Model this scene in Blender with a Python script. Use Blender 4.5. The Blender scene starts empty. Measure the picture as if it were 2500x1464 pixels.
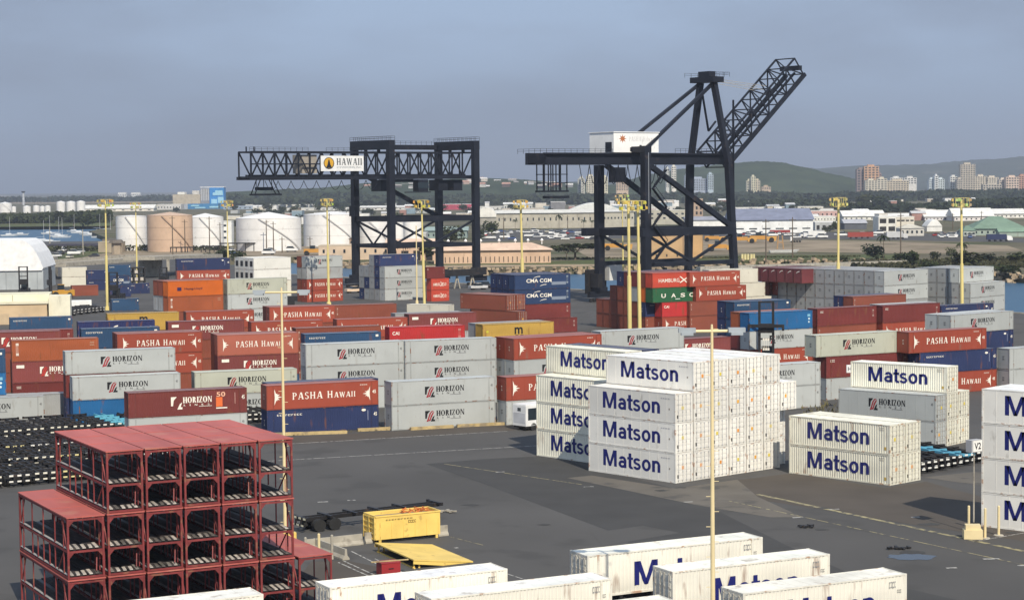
import bpy, math, random
from mathutils import Matrix, Vector
R = math.radians
rnd = random.Random(7)
C = bpy.context.scene.collection
SC = bpy.context.scene

# ------------------------------------------------------------------ camera
F, H, YH, ROLL = 4804.7, 28.903, 454.58, R(0.5516)      # focal length and horizon in photo pixels, eye height in metres
_pt = math.atan((732 - YH) / F)
_cp, _sp, _cr, _sr = math.cos(_pt), math.sin(_pt), math.cos(ROLL), math.sin(ROLL)
def at(x, y, h=0.0):
    """the place at height h seen at photo pixel (x, y)"""
    u, v = x - 1250, 732 - y
    a, b = (u * _cr + v * _sr) / F, (-u * _sr + v * _cr) / F
    d = (a, _cp + b * _sp, -_sp + b * _cp)
    t = (h - H) / d[2]
    return Vector((d[0] * t, d[1] * t, h))
def yhor(x): return YH - math.tan(ROLL) * (x - 1250)
def dist_for(x, y, h=0.0): return at(x, y, h).y
def top_at(x, y, Y):
    """height of the point seen at pixel (x,y) at distance Y"""
    u, v = x - 1250, 732 - y
    b = (-u * _sr + v * _cr) / F
    return H + Y * (-_sp + b * _cp) / (_cp + b * _sp)
def x_at(x, y, Y):
    u, v = x - 1250, 732 - y
    a, b = (u * _cr + v * _sr) / F, (-u * _sr + v * _cr) / F
    return Y * a / (_cp + b * _sp)
cam = bpy.data.cameras.new('camera'); cam.sensor_width = 36; cam.lens = 36 * F / 2500
cam.clip_start = 1; cam.clip_end = 60000
co = bpy.data.objects.new('camera', cam); C.objects.link(co); SC.camera = co
X0, U0, F0 = Vector((1, 0, 0)), Vector((0, _sp, _cp)), Vector((0, _cp, -_sp))
xr, yr = X0 * _cr - U0 * _sr, X0 * _sr + U0 * _cr
m = Matrix.Identity(4)
for i in range(3): m[i][0], m[i][1], m[i][2] = xr[i], yr[i], -F0[i]
m[2][3] = H
co.matrix_world = m

# ------------------------------------------------------------------ sky, sun, exposure
SUN = Vector((0.33, -0.944, 0.0)).normalized(); ELEV = R(42)
w = bpy.data.worlds.new('World'); SC.world = w; w.use_nodes = True
nt = w.node_tree; nt.nodes.clear()
def N(t, ty, **kw):
    n = t.nodes.new(ty)
    for k, v in kw.items():
        if k.startswith('i_'): n.inputs[k[2:].replace('_', ' ')].default_value = v
        else: setattr(n, k, v)
    return n
out = N(nt, 'ShaderNodeOutputWorld'); bg = N(nt, 'ShaderNodeBackground'); bg.inputs[1].default_value = 0.1
sky = N(nt, 'ShaderNodeTexSky', sky_type='NISHITA', sun_disc=False, sun_elevation=ELEV, sun_rotation=math.atan2(SUN.x, SUN.y), air_density=1.2, dust_density=2.0)
tc = N(nt, 'ShaderNodeTexCoord')
mp = N(nt, 'ShaderNodeMapping'); mp.inputs['Scale'].default_value = (2.6, 2.6, 8.0); mp.inputs['Location'].default_value = (0.3, 0.1, 0.4)
nz = N(nt, 'ShaderNodeTexNoise'); nz.inputs['Scale'].default_value = 1.6; nz.inputs['Detail'].default_value = 6; nz.inputs['Roughness'].default_value = 0.5
rp = N(nt, 'ShaderNodeValToRGB')
rp.color_ramp.elements[0].position = 0.40; rp.color_ramp.elements[0].color = (2.95, 3.75, 5.35, 1)
rp.color_ramp.elements[1].position = 0.60; rp.color_ramp.elements[1].color = (4.0, 5.35, 7.6, 1)
sx = N(nt, 'ShaderNodeSeparateXYZ'); hz = N(nt, 'ShaderNodeMapRange'); hz.inputs[1].default_value = 0.0; hz.inputs[2].default_value = 0.075
hz.inputs[3].default_value = 0.62; hz.inputs[4].default_value = 1.0
hm = N(nt, 'ShaderNodeMix', data_type='RGBA', blend_type='MULTIPLY'); hm.inputs[0].default_value = 1.0
mx = N(nt, 'ShaderNodeMix', data_type='RGBA'); mx.inputs[0].default_value = 0.9
L = nt.links
L.new(tc.outputs['Generated'], mp.inputs[0]); L.new(mp.outputs[0], nz.inputs['Vector']); L.new(nz.outputs['Fac'], rp.inputs[0])
L.new(tc.outputs['Generated'], sx.inputs[0]); L.new(sx.outputs[2], hz.inputs[0])
L.new(rp.outputs[0], hm.inputs[6]); L.new(hz.outputs[0], hm.inputs[7])
L.new(sky.outputs[0], mx.inputs[6]); L.new(hm.outputs[2], mx.inputs[7]); L.new(mx.outputs[2], bg.inputs[0]); L.new(bg.outputs[0], out.inputs[0])
sun = bpy.data.lights.new('sun', 'SUN'); sun.energy = 4.8; sun.angle = R(0.53); sun.color = (1.0, 0.91, 0.76)
so = bpy.data.objects.new('sun', sun); C.objects.link(so)
sd = Vector((SUN.x * math.cos(ELEV), SUN.y * math.cos(ELEV), math.sin(ELEV)))
so.rotation_euler = sd.to_track_quat('Z', 'Y').to_euler(); so.location = sd * 300
vs = SC.view_settings; vs.view_transform = 'Standard'; vs.look = 'None'; vs.exposure = 0.0; vs.gamma = 1.0; vs.use_curve_mapping = False
SC.render.engine = 'CYCLES'
SC.cycles.use_denoising = True; SC.cycles.max_bounces = 6; SC.cycles.diffuse_bounces = 3; SC.cycles.glossy_bounces = 3
SC.cycles.volume_bounces = 0; SC.cycles.use_adaptive_sampling = False; SC.cycles.sample_clamp_indirect = 4.0

# ------------------------------------------------------------------ materials
def new_mat(name):
    m = bpy.data.materials.new(name); m.use_nodes = True
    t = m.node_tree; b = t.nodes['Principled BSDF']
    return m, t, b
def mat(name, col=None, rough=0.6, metal=0.0, var=0.12, scale=1.0, stretch=(1, 1, 1), wear=None, wcut=0.62, wscale=1.0, wstretch=(1, 1, 1), bump=0.0, spec=0.4, world=False):
    """procedural paint / stone / metal: colour (or the object's own colour), mottling, and patches of wear with their own shape"""
    m, t, b = new_mat(name); L = t.links
    b.inputs['Roughness'].default_value = rough; b.inputs['Metallic'].default_value = metal
    b.inputs['Specular IOR Level'].default_value = spec
    oi = N(t, 'ShaderNodeObjectInfo')
    geo = N(t, 'ShaderNodeNewGeometry') if world else N(t, 'ShaderNodeTexCoord')
    src = geo.outputs['Position'] if world else geo.outputs['Object']
    off = N(t, 'ShaderNodeVectorMath', operation='MULTIPLY_ADD')
    off.inputs[1].default_value = (1, 1, 1)
    rv = N(t, 'ShaderNodeVectorMath', operation='SCALE'); rv.inputs[0].default_value = (37, 19, 53)
    L.new(src, off.inputs[0])
    if not world: L.new(oi.outputs['Random'], rv.inputs['Scale']); L.new(rv.outputs[0], off.inputs[2])
    else: off.inputs[2].default_value = (0, 0, 0)
    def noise(sc, st, det=5):
        mpn = N(t, 'ShaderNodeMapping'); mpn.inputs['Scale'].default_value = st
        n = N(t, 'ShaderNodeTexNoise'); n.inputs['Scale'].default_value = sc; n.inputs['Detail'].default_value = det
        L.new(off.outputs[0], mpn.inputs[0]); L.new(mpn.outputs[0], n.inputs['Vector'])
        return n.outputs['Fac']
    mr = N(t, 'ShaderNodeMapRange'); mr.inputs[1].default_value = 0.3; mr.inputs[2].default_value = 0.7
    mr.inputs[3].default_value = 1 - var; mr.inputs[4].default_value = 1 + var
    n1 = noise(scale, stretch); L.new(n1, mr.inputs[0])
    mul = N(t, 'ShaderNodeMix', data_type='RGBA', blend_type='MULTIPLY'); mul.inputs[0].default_value = 1
    if col is None: L.new(oi.outputs['Color'], mul.inputs[6])
    else: mul.inputs[6].default_value = (*col, 1)
    L.new(mr.outputs[0], mul.inputs[7])
    res = mul.outputs[2]
    if wear:
        wr = N(t, 'ShaderNodeMapRange'); wr.inputs[1].default_value = wcut; wr.inputs[2].default_value = wcut + 0.1
        wr.inputs[4].default_value = wear[3] if len(wear) > 3 else 0.8
        L.new(noise(wscale, wstretch, 8), wr.inputs[0])
        wm = N(t, 'ShaderNodeMix', data_type='RGBA'); wm.inputs[7].default_value = (*wear[:3], 1)
        L.new(wr.outputs[0], wm.inputs[0]); L.new(res, wm.inputs[6]); res = wm.outputs[2]
    L.new(res, b.inputs['Base Color'])
    if bump:
        bp = N(t, 'ShaderNodeBump'); bp.inputs['Strength'].default_value = bump; bp.inputs['Distance'].default_value = 0.05
        L.new(noise(scale * 9, stretch, 8), bp.inputs['Height']); L.new(bp.outputs[0], b.inputs['Normal'])
    return m
RUST = (0.20, 0.075, 0.03)
M = {}
M['paint'] = mat('container_paint', None, 0.55, var=0.13, scale=0.35, stretch=(0.5, 1, 1.2), wear=(*RUST, 0.6), wcut=0.61, wscale=1.1, wstretch=(1.4, 1.4, 0.25))
M['smooth'] = mat('container_smooth_paint', None, 0.5, var=0.07, scale=0.3, wear=(0.18, 0.15, 0.11, 0.4), wcut=0.64, wscale=0.9, wstretch=(1.2, 1.2, 0.5))
M['frame'] = mat('container_frame_paint', None, 0.6, var=0.15, scale=0.8, wear=(*RUST, 0.85), wcut=0.57, wscale=1.6)
M['oldframe'] = mat('rusty_container_frame_paint', None, 0.7, var=0.15, scale=0.8, wear=(0.36, 0.15, 0.055, 0.7), wcut=0.57, wscale=1.7)
M['roof'] = mat('container_roof_paint', None, 0.55, var=0.16, scale=0.5, stretch=(0.6, 1, 1), wear=(0.25, 0.16, 0.11, 0.5), wcut=0.6, wscale=0.8)
M['ink'] = mat('lettering_paint', None, 0.5, var=0.06, scale=2.0)
M['obj'] = mat('plain_paint', None, 0.55, var=0.1, scale=0.7)
M['dull'] = mat('weathered_wall_paint', None, 0.8, var=0.14, scale=0.25, wear=(0.16, 0.13, 0.1, 0.35), wcut=0.62, wscale=0.5, wstretch=(1, 1, 0.3))
M['crane'] = mat('crane_dark_paint', (0.012, 0.014, 0.022), 0.5, var=0.3, scale=0.3, wear=(0.07, 0.05, 0.04, 0.6), wcut=0.63, wscale=0.6, spec=0.3)
M['black'] = mat('black_steel', (0.018, 0.017, 0.018), 0.5, var=0.3, scale=0.8, wear=(0.08, 0.05, 0.035, 0.6), wcut=0.6, wscale=1.2)
M['rubber'] = mat('tyre_rubber', (0.02, 0.02, 0.02), 0.85)
M['glass'] = mat('dark_window_glass', (0.02, 0.03, 0.04), 0.12, var=0.1, spec=0.6)
M['concrete'] = mat('concrete', (0.38, 0.35, 0.29), 0.9, var=0.18, scale=0.8, wear=(0.14, 0.12, 0.1, 0.6), wcut=0.58, wscale=0.9, bump=0.3)
M['cream'] = mat('cream_pole_paint', (0.76, 0.63, 0.36), 0.5, var=0.08, scale=0.6, wear=(0.35, 0.2, 0.1, 0.5), wcut=0.66)
M['mast'] = mat('yellow_mast_paint', (0.72, 0.60, 0.24), 0.5, var=0.08, scale=0.4)
M['yellow'] = mat('yellow_steel_paint', (0.80, 0.57, 0.15), 0.55, var=0.12, scale=0.6, wear=(0.3, 0.17, 0.06, 0.6), wcut=0.63, wscale=1.5)
M['rack'] = mat('red_rack_paint', (0.20, 0.034, 0.034), 0.6, var=0.25, scale=0.7, wear=(0.26, 0.12, 0.07, 0.7), wcut=0.57, wscale=1.3)
M['rackroof'] = mat('faded_red_roof_paint', (0.44, 0.115, 0.095), 0.6, var=0.16, scale=0.35, stretch=(2, 0.4, 1), wear=(0.47, 0.2, 0.14, 0.6), wcut=0.58, wscale=0.5)
M['board'] = mat('grey_deck_board', None, 0.9, var=0.3, scale=2.0)
M['plank'] = mat('weathered_shade_dark_plank', (0.045, 0.04, 0.04), 0.9, var=0.45, scale=1.2, stretch=(2, 0.3, 1), wear=(0.12, 0.09, 0.07, 0.7), wcut=0.55)  # base tone darkened to imitate shade inside the racks, wear patches on top
M['timber'] = mat('weathered_yellow_timber', (0.46, 0.35, 0.17), 0.9, var=0.25, scale=0.9, wear=(0.22, 0.18, 0.13, 0.8), wcut=0.52, wscale=0.7)
M['asphalt'] = mat('asphalt', (0.086, 0.083, 0.080), 0.9, var=0.14, scale=0.045, wear=(0.064, 0.062, 0.060, 0.7), wcut=0.56, wscale=0.16, bump=0.15, spec=0.25, world=True)
M['asphalt2'] = mat('dark_asphalt_patch', (0.060, 0.059, 0.058), 0.9, var=0.1, scale=0.2, bump=0.15, spec=0.25, world=True)
M['asphalt3'] = mat('pale_worn_asphalt', (0.135, 0.122, 0.104), 0.92, var=0.14, scale=0.2, wear=(0.07, 0.068, 0.066, 0.7), wcut=0.55, wscale=0.35, spec=0.25, world=True)
M['asphalt4'] = mat('brown_tinted_asphalt', (0.086, 0.074, 0.063), 0.92, var=0.12, scale=0.15, spec=0.25, world=True)
M['line'] = mat('worn_white_line', (0.42, 0.41, 0.38), 0.8, var=0.2, scale=1.0, wear=(0.08, 0.078, 0.075, 0.9), wcut=0.5, wscale=2.2, world=True)
M['lineY'] = mat('worn_yellow_line', (0.33, 0.29, 0.16), 0.8, var=0.2, scale=1.0, wear=(0.07, 0.068, 0.066, 0.95), wcut=0.47, wscale=1.3, world=True)
M['earth'] = mat('dry_earth_and_grass', (0.14, 0.125, 0.085), 0.95, var=0.3, scale=0.012, wear=(0.075, 0.085, 0.04, 0.9), wcut=0.5, wscale=0.018, wstretch=(0.6, 1.6, 1), spec=0.1, world=True)
M['dirt'] = mat('bare_dirt', (0.27, 0.22, 0.16), 0.95, var=0.25, scale=0.03, wear=(0.13, 0.12, 0.07, 0.8), wcut=0.55, wscale=0.05, spec=0.1, world=True)
M['grass'] = mat('rough_green_grass', (0.085, 0.1, 0.042), 0.95, var=0.3, scale=0.03, wear=(0.15, 0.13, 0.07, 0.8), wcut=0.55, wscale=0.04, spec=0.1, world=True)
M['sandrock'] = mat('tan_shore_rock', (0.36, 0.28, 0.19), 0.95, var=0.35, scale=0.3, spec=0.1, world=True)
M['hillgreen'] = mat('scrub_covered_hill', (0.046, 0.062, 0.030), 0.95, var=0.35, scale=0.012, wear=(0.03, 0.045, 0.02, 0.9), wcut=0.5, wscale=0.02, spec=0.0, world=True)
M['ridge'] = mat('far_ridge_slope', (0.055, 0.068, 0.05), 0.95, var=0.3, scale=0.003, wear=(0.16, 0.15, 0.12, 0.8), wcut=0.62, wscale=0.006, spec=0.0, world=True)
M['leaf'] = mat('tree_leaves', None, 0.85, var=0.35, scale=0.25, spec=0.15)
M['bark'] = mat('tree_bark', (0.13, 0.1, 0.07), 0.9, var=0.25, scale=2)
def water_mat():
    m, t, b = new_mat('harbour_water'); L = t.links
    b.inputs['Base Color'].default_value = (0.03, 0.095, 0.17, 1); b.inputs['Roughness'].default_value = 0.34; b.inputs['Specular IOR Level'].default_value = 0.3; b.inputs['IOR'].default_value = 1.33
    g = N(t, 'ShaderNodeNewGeometry'); n = N(t, 'ShaderNodeTexNoise'); n.inputs['Scale'].default_value = 0.9; n.inputs['Detail'].default_value = 5
    bp = N(t, 'ShaderNodeBump'); bp.inputs['Strength'].default_value = 0.6; bp.inputs['Distance'].default_value = 0.35
    L.new(g.outputs['Position'], n.inputs['Vector']); L.new(n.outputs['Fac'], bp.inputs['Height']); L.new(bp.outputs[0], b.inputs['Normal'])
    return m
M['water'] = water_mat()
m, t, b = new_mat('puddle_water'); b.inputs['Base Color'].default_value = (0.03, 0.032, 0.035, 1); b.inputs['Roughness'].default_value = 0.02; b.inputs['IOR'].default_value = 1.33
M['puddle'] = m

# ------------------------------------------------------------------ mesh helpers
class MB:
    """collects boxes, bars and plates and turns them into ONE mesh"""
    def __init__(s): s.v = []; s.f = []; s.mi = []; s.k = 0
    def add(s, vs, fs):
        o = len(s.v); s.v += [tuple(p) for p in vs]
        for f in fs: s.f.append(tuple(o + i for i in f)); s.mi.append(s.k)
        return s
    def box(s, x0, x1, y0, y1, z0, z1, M4=None):
        vs = [(x, y, z) for z in (z0, z1) for y in (y0, y1) for x in (x0, x1)]
        if M4 is not None: vs = [M4 @ Vector(p) for p in vs]
        return s.add(vs, [(0, 2, 3, 1), (4, 5, 7, 6), (0, 1, 5, 4), (2, 6, 7, 3), (0, 4, 6, 2), (1, 3, 7, 5)])
    def bar(s, p, q, a, b=None, n=4, up=Vector((0, 0, 1))):
        """a bar of section a x b (or round, radius a, n>4) from p to q"""
        p, q = Vector(p), Vector(q); d = (q - p)
        if d.length < 1e-6: return s
        d.normalize()
        if abs(d.dot(up)) > 0.98: up = Vector((0, 1, 0))
        sd_ = d.cross(up).normalized(); u2 = sd_.cross(d)
        b = a if b is None else b
        if n == 4: offs = [(-a / 2, -b / 2), (a / 2, -b / 2), (a / 2, b / 2), (-a / 2, b / 2)]
        else: offs = [(a * math.cos(2 * math.pi * i / n), a * math.sin(2 * math.pi * i / n)) for i in range(n)]
        vs = [p + sd_ * i + u2 * j for i, j in offs] + [q + sd_ * i + u2 * j for i, j in offs]
        fs = [(i, (i + 1) % n, n + (i + 1) % n, n + i) for i in range(n)] + [tuple(range(n - 1, -1, -1)), tuple(range(n, 2 * n))]
        return s.add(vs, fs)
    def cone(s, p, r0, z1, r1, n=16, cap=True):
        x, y, z = p
        vs = [(x + r0 * math.cos(2 * math.pi * i / n), y + r0 * math.sin(2 * math.pi * i / n), z) for i in range(n)]
        vs += [(x + r1 * math.cos(2 * math.pi * i / n), y + r1 * math.sin(2 * math.pi * i / n), z1) for i in range(n)]
        fs = [(i, (i + 1) % n, n + (i + 1) % n, n + i) for i in range(n)]
        if cap: fs += [tuple(range(n - 1, -1, -1)), tuple(range(n, 2 * n))]
        return s.add(vs, fs)
    def prism(s, pts, y0, y1):
        """polygon in x,z pushed from y0 to y1"""
        n = len(pts); vs = [(x, y0, z) for x, z in pts] + [(x, y1, z) for x, z in pts]
        return s.add(vs, [tuple(range(n)), tuple(range(2 * n - 1, n - 1, -1))] + [(i, n + i, n + (i + 1) % n, (i + 1) % n) for i in range(n)])
    def slab(s, pts, z0, z1):
        n = len(pts); vs = [(x, y, z0) for x, y in pts] + [(x, y, z1) for x, y in pts]
        return s.add(vs, [tuple(range(n - 1, -1, -1)), tuple(range(n, 2 * n))] + [(i, (i + 1) % n, n + (i + 1) % n, n + i) for i in range(n)])
    def mesh(s, name, *ms):
        me = bpy.data.meshes.new(name); me.from_pydata(s.v, [], s.f)
        for x in ms: me.materials.append(x)
        if len(ms) > 1: me.polygons.foreach_set('material_index', s.mi)
        me.update(); return me
def put(name, me, parent=None, loc=(0, 0, 0), rz=0.0, col=None, scale=None):
    o = bpy.data.objects.new(name, me); C.objects.link(o)
    if parent is not None: o.parent = parent
    o.location = loc
    if rz: o.rotation_euler = (0, 0, rz)
    if scale: o.scale = scale
    if col: o.color = (*col, 1)
    return o
def thing(name, label, cat, loc=(0, 0, 0), rz=0.0, group=None):
    o = bpy.data.objects.new(name, None); C.objects.link(o)
    o.location = loc; o.rotation_euler = (0, 0, rz); o.empty_display_size = 0.5
    return tag(o, label, cat, group)
def tag(o, label, cat, group=None):
    o['label'] = label; o['category'] = cat
    if group: o['group'] = group
    return o
def structure(o): o['kind'] = 'structure'; return o
def stuff(o): o['kind'] = 'stuff'; return o

# ------------------------------------------------------------------ lettering
TEXT = {}
def prepare_texts(items):
    tmp = []
    for s, bold in items:
        cu = bpy.data.curves.new('lettering', 'FONT'); cu.body = s; cu.size = 1; cu.fill_mode = 'FRONT'; cu.resolution_u = 3
        cu.offset = 0.022 if bold else 0.006
        if bold: cu.space_character = 1.03
        ob = bpy.data.objects.new('lettering', cu); C.objects.link(ob); tmp.append((s, bold, ob))
    bpy.context.view_layer.update(); dg = bpy.context.evaluated_depsgraph_get()
    for s, bold, ob in tmp:
        me = bpy.data.meshes.new_from_object(ob.evaluated_get(dg))
        xs = [v.co.x for v in me.vertices]; ys = [v.co.y for v in me.vertices]
        x0, x1, y0, y1 = min(xs), max(xs), min(ys), max(ys)
        vs = [((v.co.x - x0) / (x1 - x0), (v.co.y - y0) / (y1 - y0)) for v in me.vertices]
        TEXT[s, bold] = (vs, [tuple(p.vertices) for p in me.polygons])
        bpy.data.objects.remove(ob)
def serif(word, gap=0.12, T=0.20, t=0.09):
    """roman capitals drawn from thick stems, thin bars, curves and small feet; returns verts in 0..1 and faces"""
    sf = 0.055
    G = {'P': .62, 'A': .78, 'S': .56, 'H': .80, 'W': 1.05, 'I': .30, 'O': .82, 'R': .74, 'Z': .66, 'N': .82, 'L': .58, 'E': .62, ' ': .35}
    V, Fc = [], []
    def poly(pts): 
        o = len(V); V.extend(pts); Fc.append(tuple(range(o, o + len(pts))))
    def rect(x0, x1, y0, y1): poly([(x0, y0), (x1, y0), (x1, y1), (x0, y1)])
    def stem(x, y0=0., y1=1., w=None):
        w = w or T
        rect(x, x + w, y0 + sf, y1 - sf); rect(x - .05, x + w + .05, y0, y0 + sf); rect(x - .05, x + w + .05, y1 - sf, y1)
    def dia(xa, ya, xb, yb, w): poly([(xa, ya), (xa + w, ya), (xb + w, yb), (xb, yb)])
    def arc(cx, cy, rx, ry, a0, a1, w0=None, n=9):
        w0 = w0 or T
        for i in range(n):
            a, b = R(a0 + (a1 - a0) * i / n), R(a0 + (a1 - a0) * (i + 1) / n)
            def pt(an, k):
                th = t + (w0 - t) * abs(math.cos(an))
                return (cx + (rx - k * th) * math.cos(an), cy + (ry - k * t) * math.sin(an))
            poly([pt(a, 0), pt(b, 0), pt(b, 1), pt(a, 1)])
    pen = 0.0
    for ch in word:
        k = 1.0
        if ch.islower(): k = 0.78; ch = ch.upper()
        v0 = len(V); W = G[ch]
        if ch == 'P': stem(.06); arc(.26, .72, .34, .28, -90, 90)
        if ch == 'R': stem(.06); arc(.26, .73, .34, .27, -90, 90); dia(.52, 0, .30, .46, .2)
        if ch == 'A': dia(.04, 0, .33, 1, .09); dia(.56, 0, .34, 1, .2); rect(.2, .55, .28, .36); rect(-.02, .2, 0, sf); rect(.5, .82, 0, sf)
        if ch == 'H': stem(.06); stem(.54); rect(.2, .6, .46, .54)
        if ch == 'I': stem(.05)
        if ch == 'L': stem(.06); rect(.2, .55, 0, .08); rect(.5, .56, 0, .28)
        if ch == 'E': stem(.06); rect(.2, .55, 0, .08); rect(.2, .53, .92, 1); rect(.2, .45, .46, .54); rect(.5, .56, 0, .26); rect(.48, .54, .76, 1)
        if ch == 'N': stem(.06, w=.1); dia(.56, 0, .06, 1, .2); stem(.64, w=.1)
        if ch == 'O': arc(.41, .5, .41, .52, 0, 360, n=16)
        if ch == 'S': arc(.28, .74, .26, .28, 20, 270, .16); arc(.28, .26, .27, .28, 90, -160, .16)
        if ch == 'Z': rect(.04, .62, .92, 1); rect(.04, .62, 0, .08); dia(.04, .06, .42, .94, .2); rect(.56, .62, 0, .26); rect(.04, .1, .74, 1)
        if ch == 'W': dia(.26, 0, .0, 1, .17); dia(.26, 0, .48, 1, .09); dia(.68, 0, .42, 1, .17); dia(.68, 0, .92, 1, .09); rect(-.04, .24, 1 - sf, 1); rect(.84, 1.06, 1 - sf, 1)
        for i in range(v0, len(V)): V[i] = (pen + V[i][0] * k, V[i][1] * k)
        pen += (W + gap) * k
    x1 = max(p[0] for p in V); x0 = min(p[0] for p in V)
    return [((x - x0) / (x1 - x0), y) for x, y in V], Fc
MESHES = {}
def flat(key, vs, fs, x0, x1, z0, h, y, m):
    """flat print on a side: plane x,z at depth y"""
    k = (key, round(x0, 3), round(x1, 3), round(z0, 3), round(h, 3), round(y, 3))
    if k not in MESHES:
        me = bpy.data.meshes.new('lettering')
        own = {}
        for fi, f in enumerate(fs):
            for i in f: own.setdefault(i, fi)
        me.from_pydata([(x0 + a * (x1 - x0), y - .0004 * (own.get(i, 0) % 9 if len(fs) < 90 else 0), z0 + b * h) for i, (a, b) in enumerate(vs)], [], fs); me.materials.append(m); MESHES[k] = me
    return MESHES[k]
def flatx(key, vs, fs, y0, y1, z0, h, x, m):
    k = (key, 'x', round(y0, 3), round(y1, 3), round(z0, 3), round(h, 3), round(x, 3))
    if k not in MESHES:
        me = bpy.data.meshes.new('lettering')
        me.from_pydata([(x, y0 + a * (y1 - y0), z0 + b * h) for a, b in vs], [], fs); me.materials.append(m); MESHES[k] = me
    return MESHES[k]
prepare_texts([('CMA CGM', True), ('UASC', True), ('m', True), ('sc', True), ('CAI', True), ('45', True), ('Hapag-Lloyd', True), ('V2', True), ('HV', True),
               ('STEVEDORES, INC.', False), ('LINES', False), ('50', True), ('HAMBURG', False), ('SUD', False), ('K', True)])
TEXT['HORIZON', 's'] = serif('HORIZON', .09, .25, .11); TEXT['PASHA HAWAII', 's'] = serif('PASHA Hawaii', .17, .16, .08); TEXT['HAWAII', 's'] = serif('HAWAII', 0.16)
TEXT['LINES', 's'] = serif('LINES', 1.1); TEXT['HAMBURG', 's'] = TEXT['HAMBURG', False]
def illegible(n, seed):
    """a short line of marks too small to read in the photograph"""
    r = random.Random(seed); V = []; Fc = []; x = 0.0
    for i in range(n):
        w_ = r.uniform(.6, 1.0)
        for a in ((x, x + .22, 0, 1), (x + .22, x + w_, .8, 1), (x + .22, x + w_, 0, .2))[:r.choice((2, 3, 3))]:
            o = len(V); V += [(a[0], a[2]), (a[1], a[2]), (a[1], a[3]), (a[0], a[3])]; Fc.append((o, o + 1, o + 2, o + 3))
        x += w_ + .3
    mx_ = max(v[0] for v in V)
    return [(v[0] / mx_, v[1]) for v in V], Fc
TEXT['marks', 5] = illegible(9, 3); TEXT['marks', 2] = illegible(4, 5)
def grotesque():
    """the six heavy sans letters of the white containers, drawn from stems, rings and a joined t and s"""
    V, Fc = [], []; W = .205; xh = .70
    def poly(p): o = len(V); V.extend(p); Fc.append(tuple(range(o, o + len(p))))
    def rect(x0, x1, y0, y1): poly([(x0, y0), (x1, y0), (x1, y1), (x0, y1)])
    def arc(cx, cy, rx, ry, a0, a1, w=W * .92, n=14):
        for i in range(n):
            a, b = R(a0 + (a1 - a0) * i / n), R(a0 + (a1 - a0) * (i + 1) / n)
            poly([(cx + rx * math.cos(a), cy + ry * math.sin(a)), (cx + rx * math.cos(b), cy + ry * math.sin(b)), (cx + (rx - w) * math.cos(b), cy + (ry - w * .85) * math.sin(b)), (cx + (rx - w) * math.cos(a), cy + (ry - w * .85) * math.sin(a))])
    rect(0, W, 0, 1); rect(.83, .83 + W, 0, 1); poly([(.06, 1), (.27, 1), (.60, .0), (.43, .0)]); poly([(.77, 1), (.98, 1), (.60, .0), (.43, .0)])
    x = 1.17; arc(x + .29, .22, .29, .235, 40, 330); rect(x + .40, x + .60, 0, .48); arc(x + .30, .44, .29, .27, 8, 155)
    x = 1.84; rect(x + .1, x + .1 + W, .16, .94); rect(x, x + .43, .555, .70); arc(x + .33, .17, .235, .185, 178, 300)
    x = 2.30; arc(x + .27, .50, .27, .21, 25, 270, W * .85); arc(x + .27, .20, .28, .22, 92, -168, W * .85)
    x = 2.93; arc(x + .33, .345, .33, .365, 0, 360, n=20)
    x = 3.69; rect(x, x + W, 0, .69); arc(x + .30, .40, .30, .31, 0, 150); rect(x + .60 - W, x + .60, 0, .42)
    m_ = max(p[0] for p in V); return [(a / m_, b) for a, b in V], Fc
TEXT['Matson', True] = grotesque()
def half_sun(left):
    V = [(0, 0), (.20, .26), (.26, .5), (.20, .74), (0, 1), (.06, .5)]; Fc = [(0, 1, 2, 3, 4, 5)]
    for i, (a, r) in enumerate([(-58, .58), (-30, .74), (0, 1.0), (30, .74), (58, .58)]):
        ca, sa = math.cos(R(a)), math.sin(R(a)); o = len(V)
        V += [(.12 + .3 * math.cos(R(a - 15)), .5 + .22 * math.sin(R(a - 15))), (.12 + .88 * r * ca, .5 + .46 * r * sa), (.12 + .3 * math.cos(R(a + 15)), .5 + .22 * math.sin(R(a + 15))), (.1, .5)]
        Fc.append((o, o + 1, o + 2, o + 3))
    if not left: V = [(1 - x, y) for x, y in V]; Fc = [f[::-1] for f in Fc]
    return V, Fc
TEXT['sunL'] = half_sun(True); TEXT['sunR'] = half_sun(False)
TEXT['markK'] = ([(0, .28), (.17, .28), (.24, .72), (.52, 1), (.0, 1), (.55, .0), (1, .0), (1, .17), (.84, .17), (.98, .55), (.78, .42)], [(0, 1, 2, 3, 4), (5, 6, 7, 8, 9, 10)])
TEXT['markS'] = ([(.05, .0), (.26, 0), (.42, .42), (.60, .80), (.9, .98), (.62, .96), (.40, .74), (.22, .3),
                  (.26, .05), (.5, .05), (.66, .4), (.9, .8), (.95, .9), (.75, .82), (.55, .55), (.44, .25)], [(0, 1, 2, 3, 4, 5, 6, 7), (8, 9, 10, 11, 12, 13, 14, 15)])
TEXT['swoosh'] = ([(0, 0), (.25, .55), (.6, .9), (1, 1), (.95, .7), (.6, .62), (.3, .35)], [(0, 1, 2, 3, 4, 5, 6)])
TEXT['xmark'] = ([(0, 1), (.18, 1), (1, .05), (.85, 0), (0, .1), (.15, 0), (1, .72), (.9, .85)], [(0, 3, 2, 1), (4, 5, 6, 7)])
TEXT['plate'] = ([(0, 0), (1, 0), (1, 1), (0, 1)], [(0, 1, 2, 3)])
TEXT['disc'] = ([(.5 + .5 * math.cos(i * math.pi / 8), .5 + .5 * math.sin(i * math.pi / 8)) for i in range(16)], [tuple(range(16))])
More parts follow.
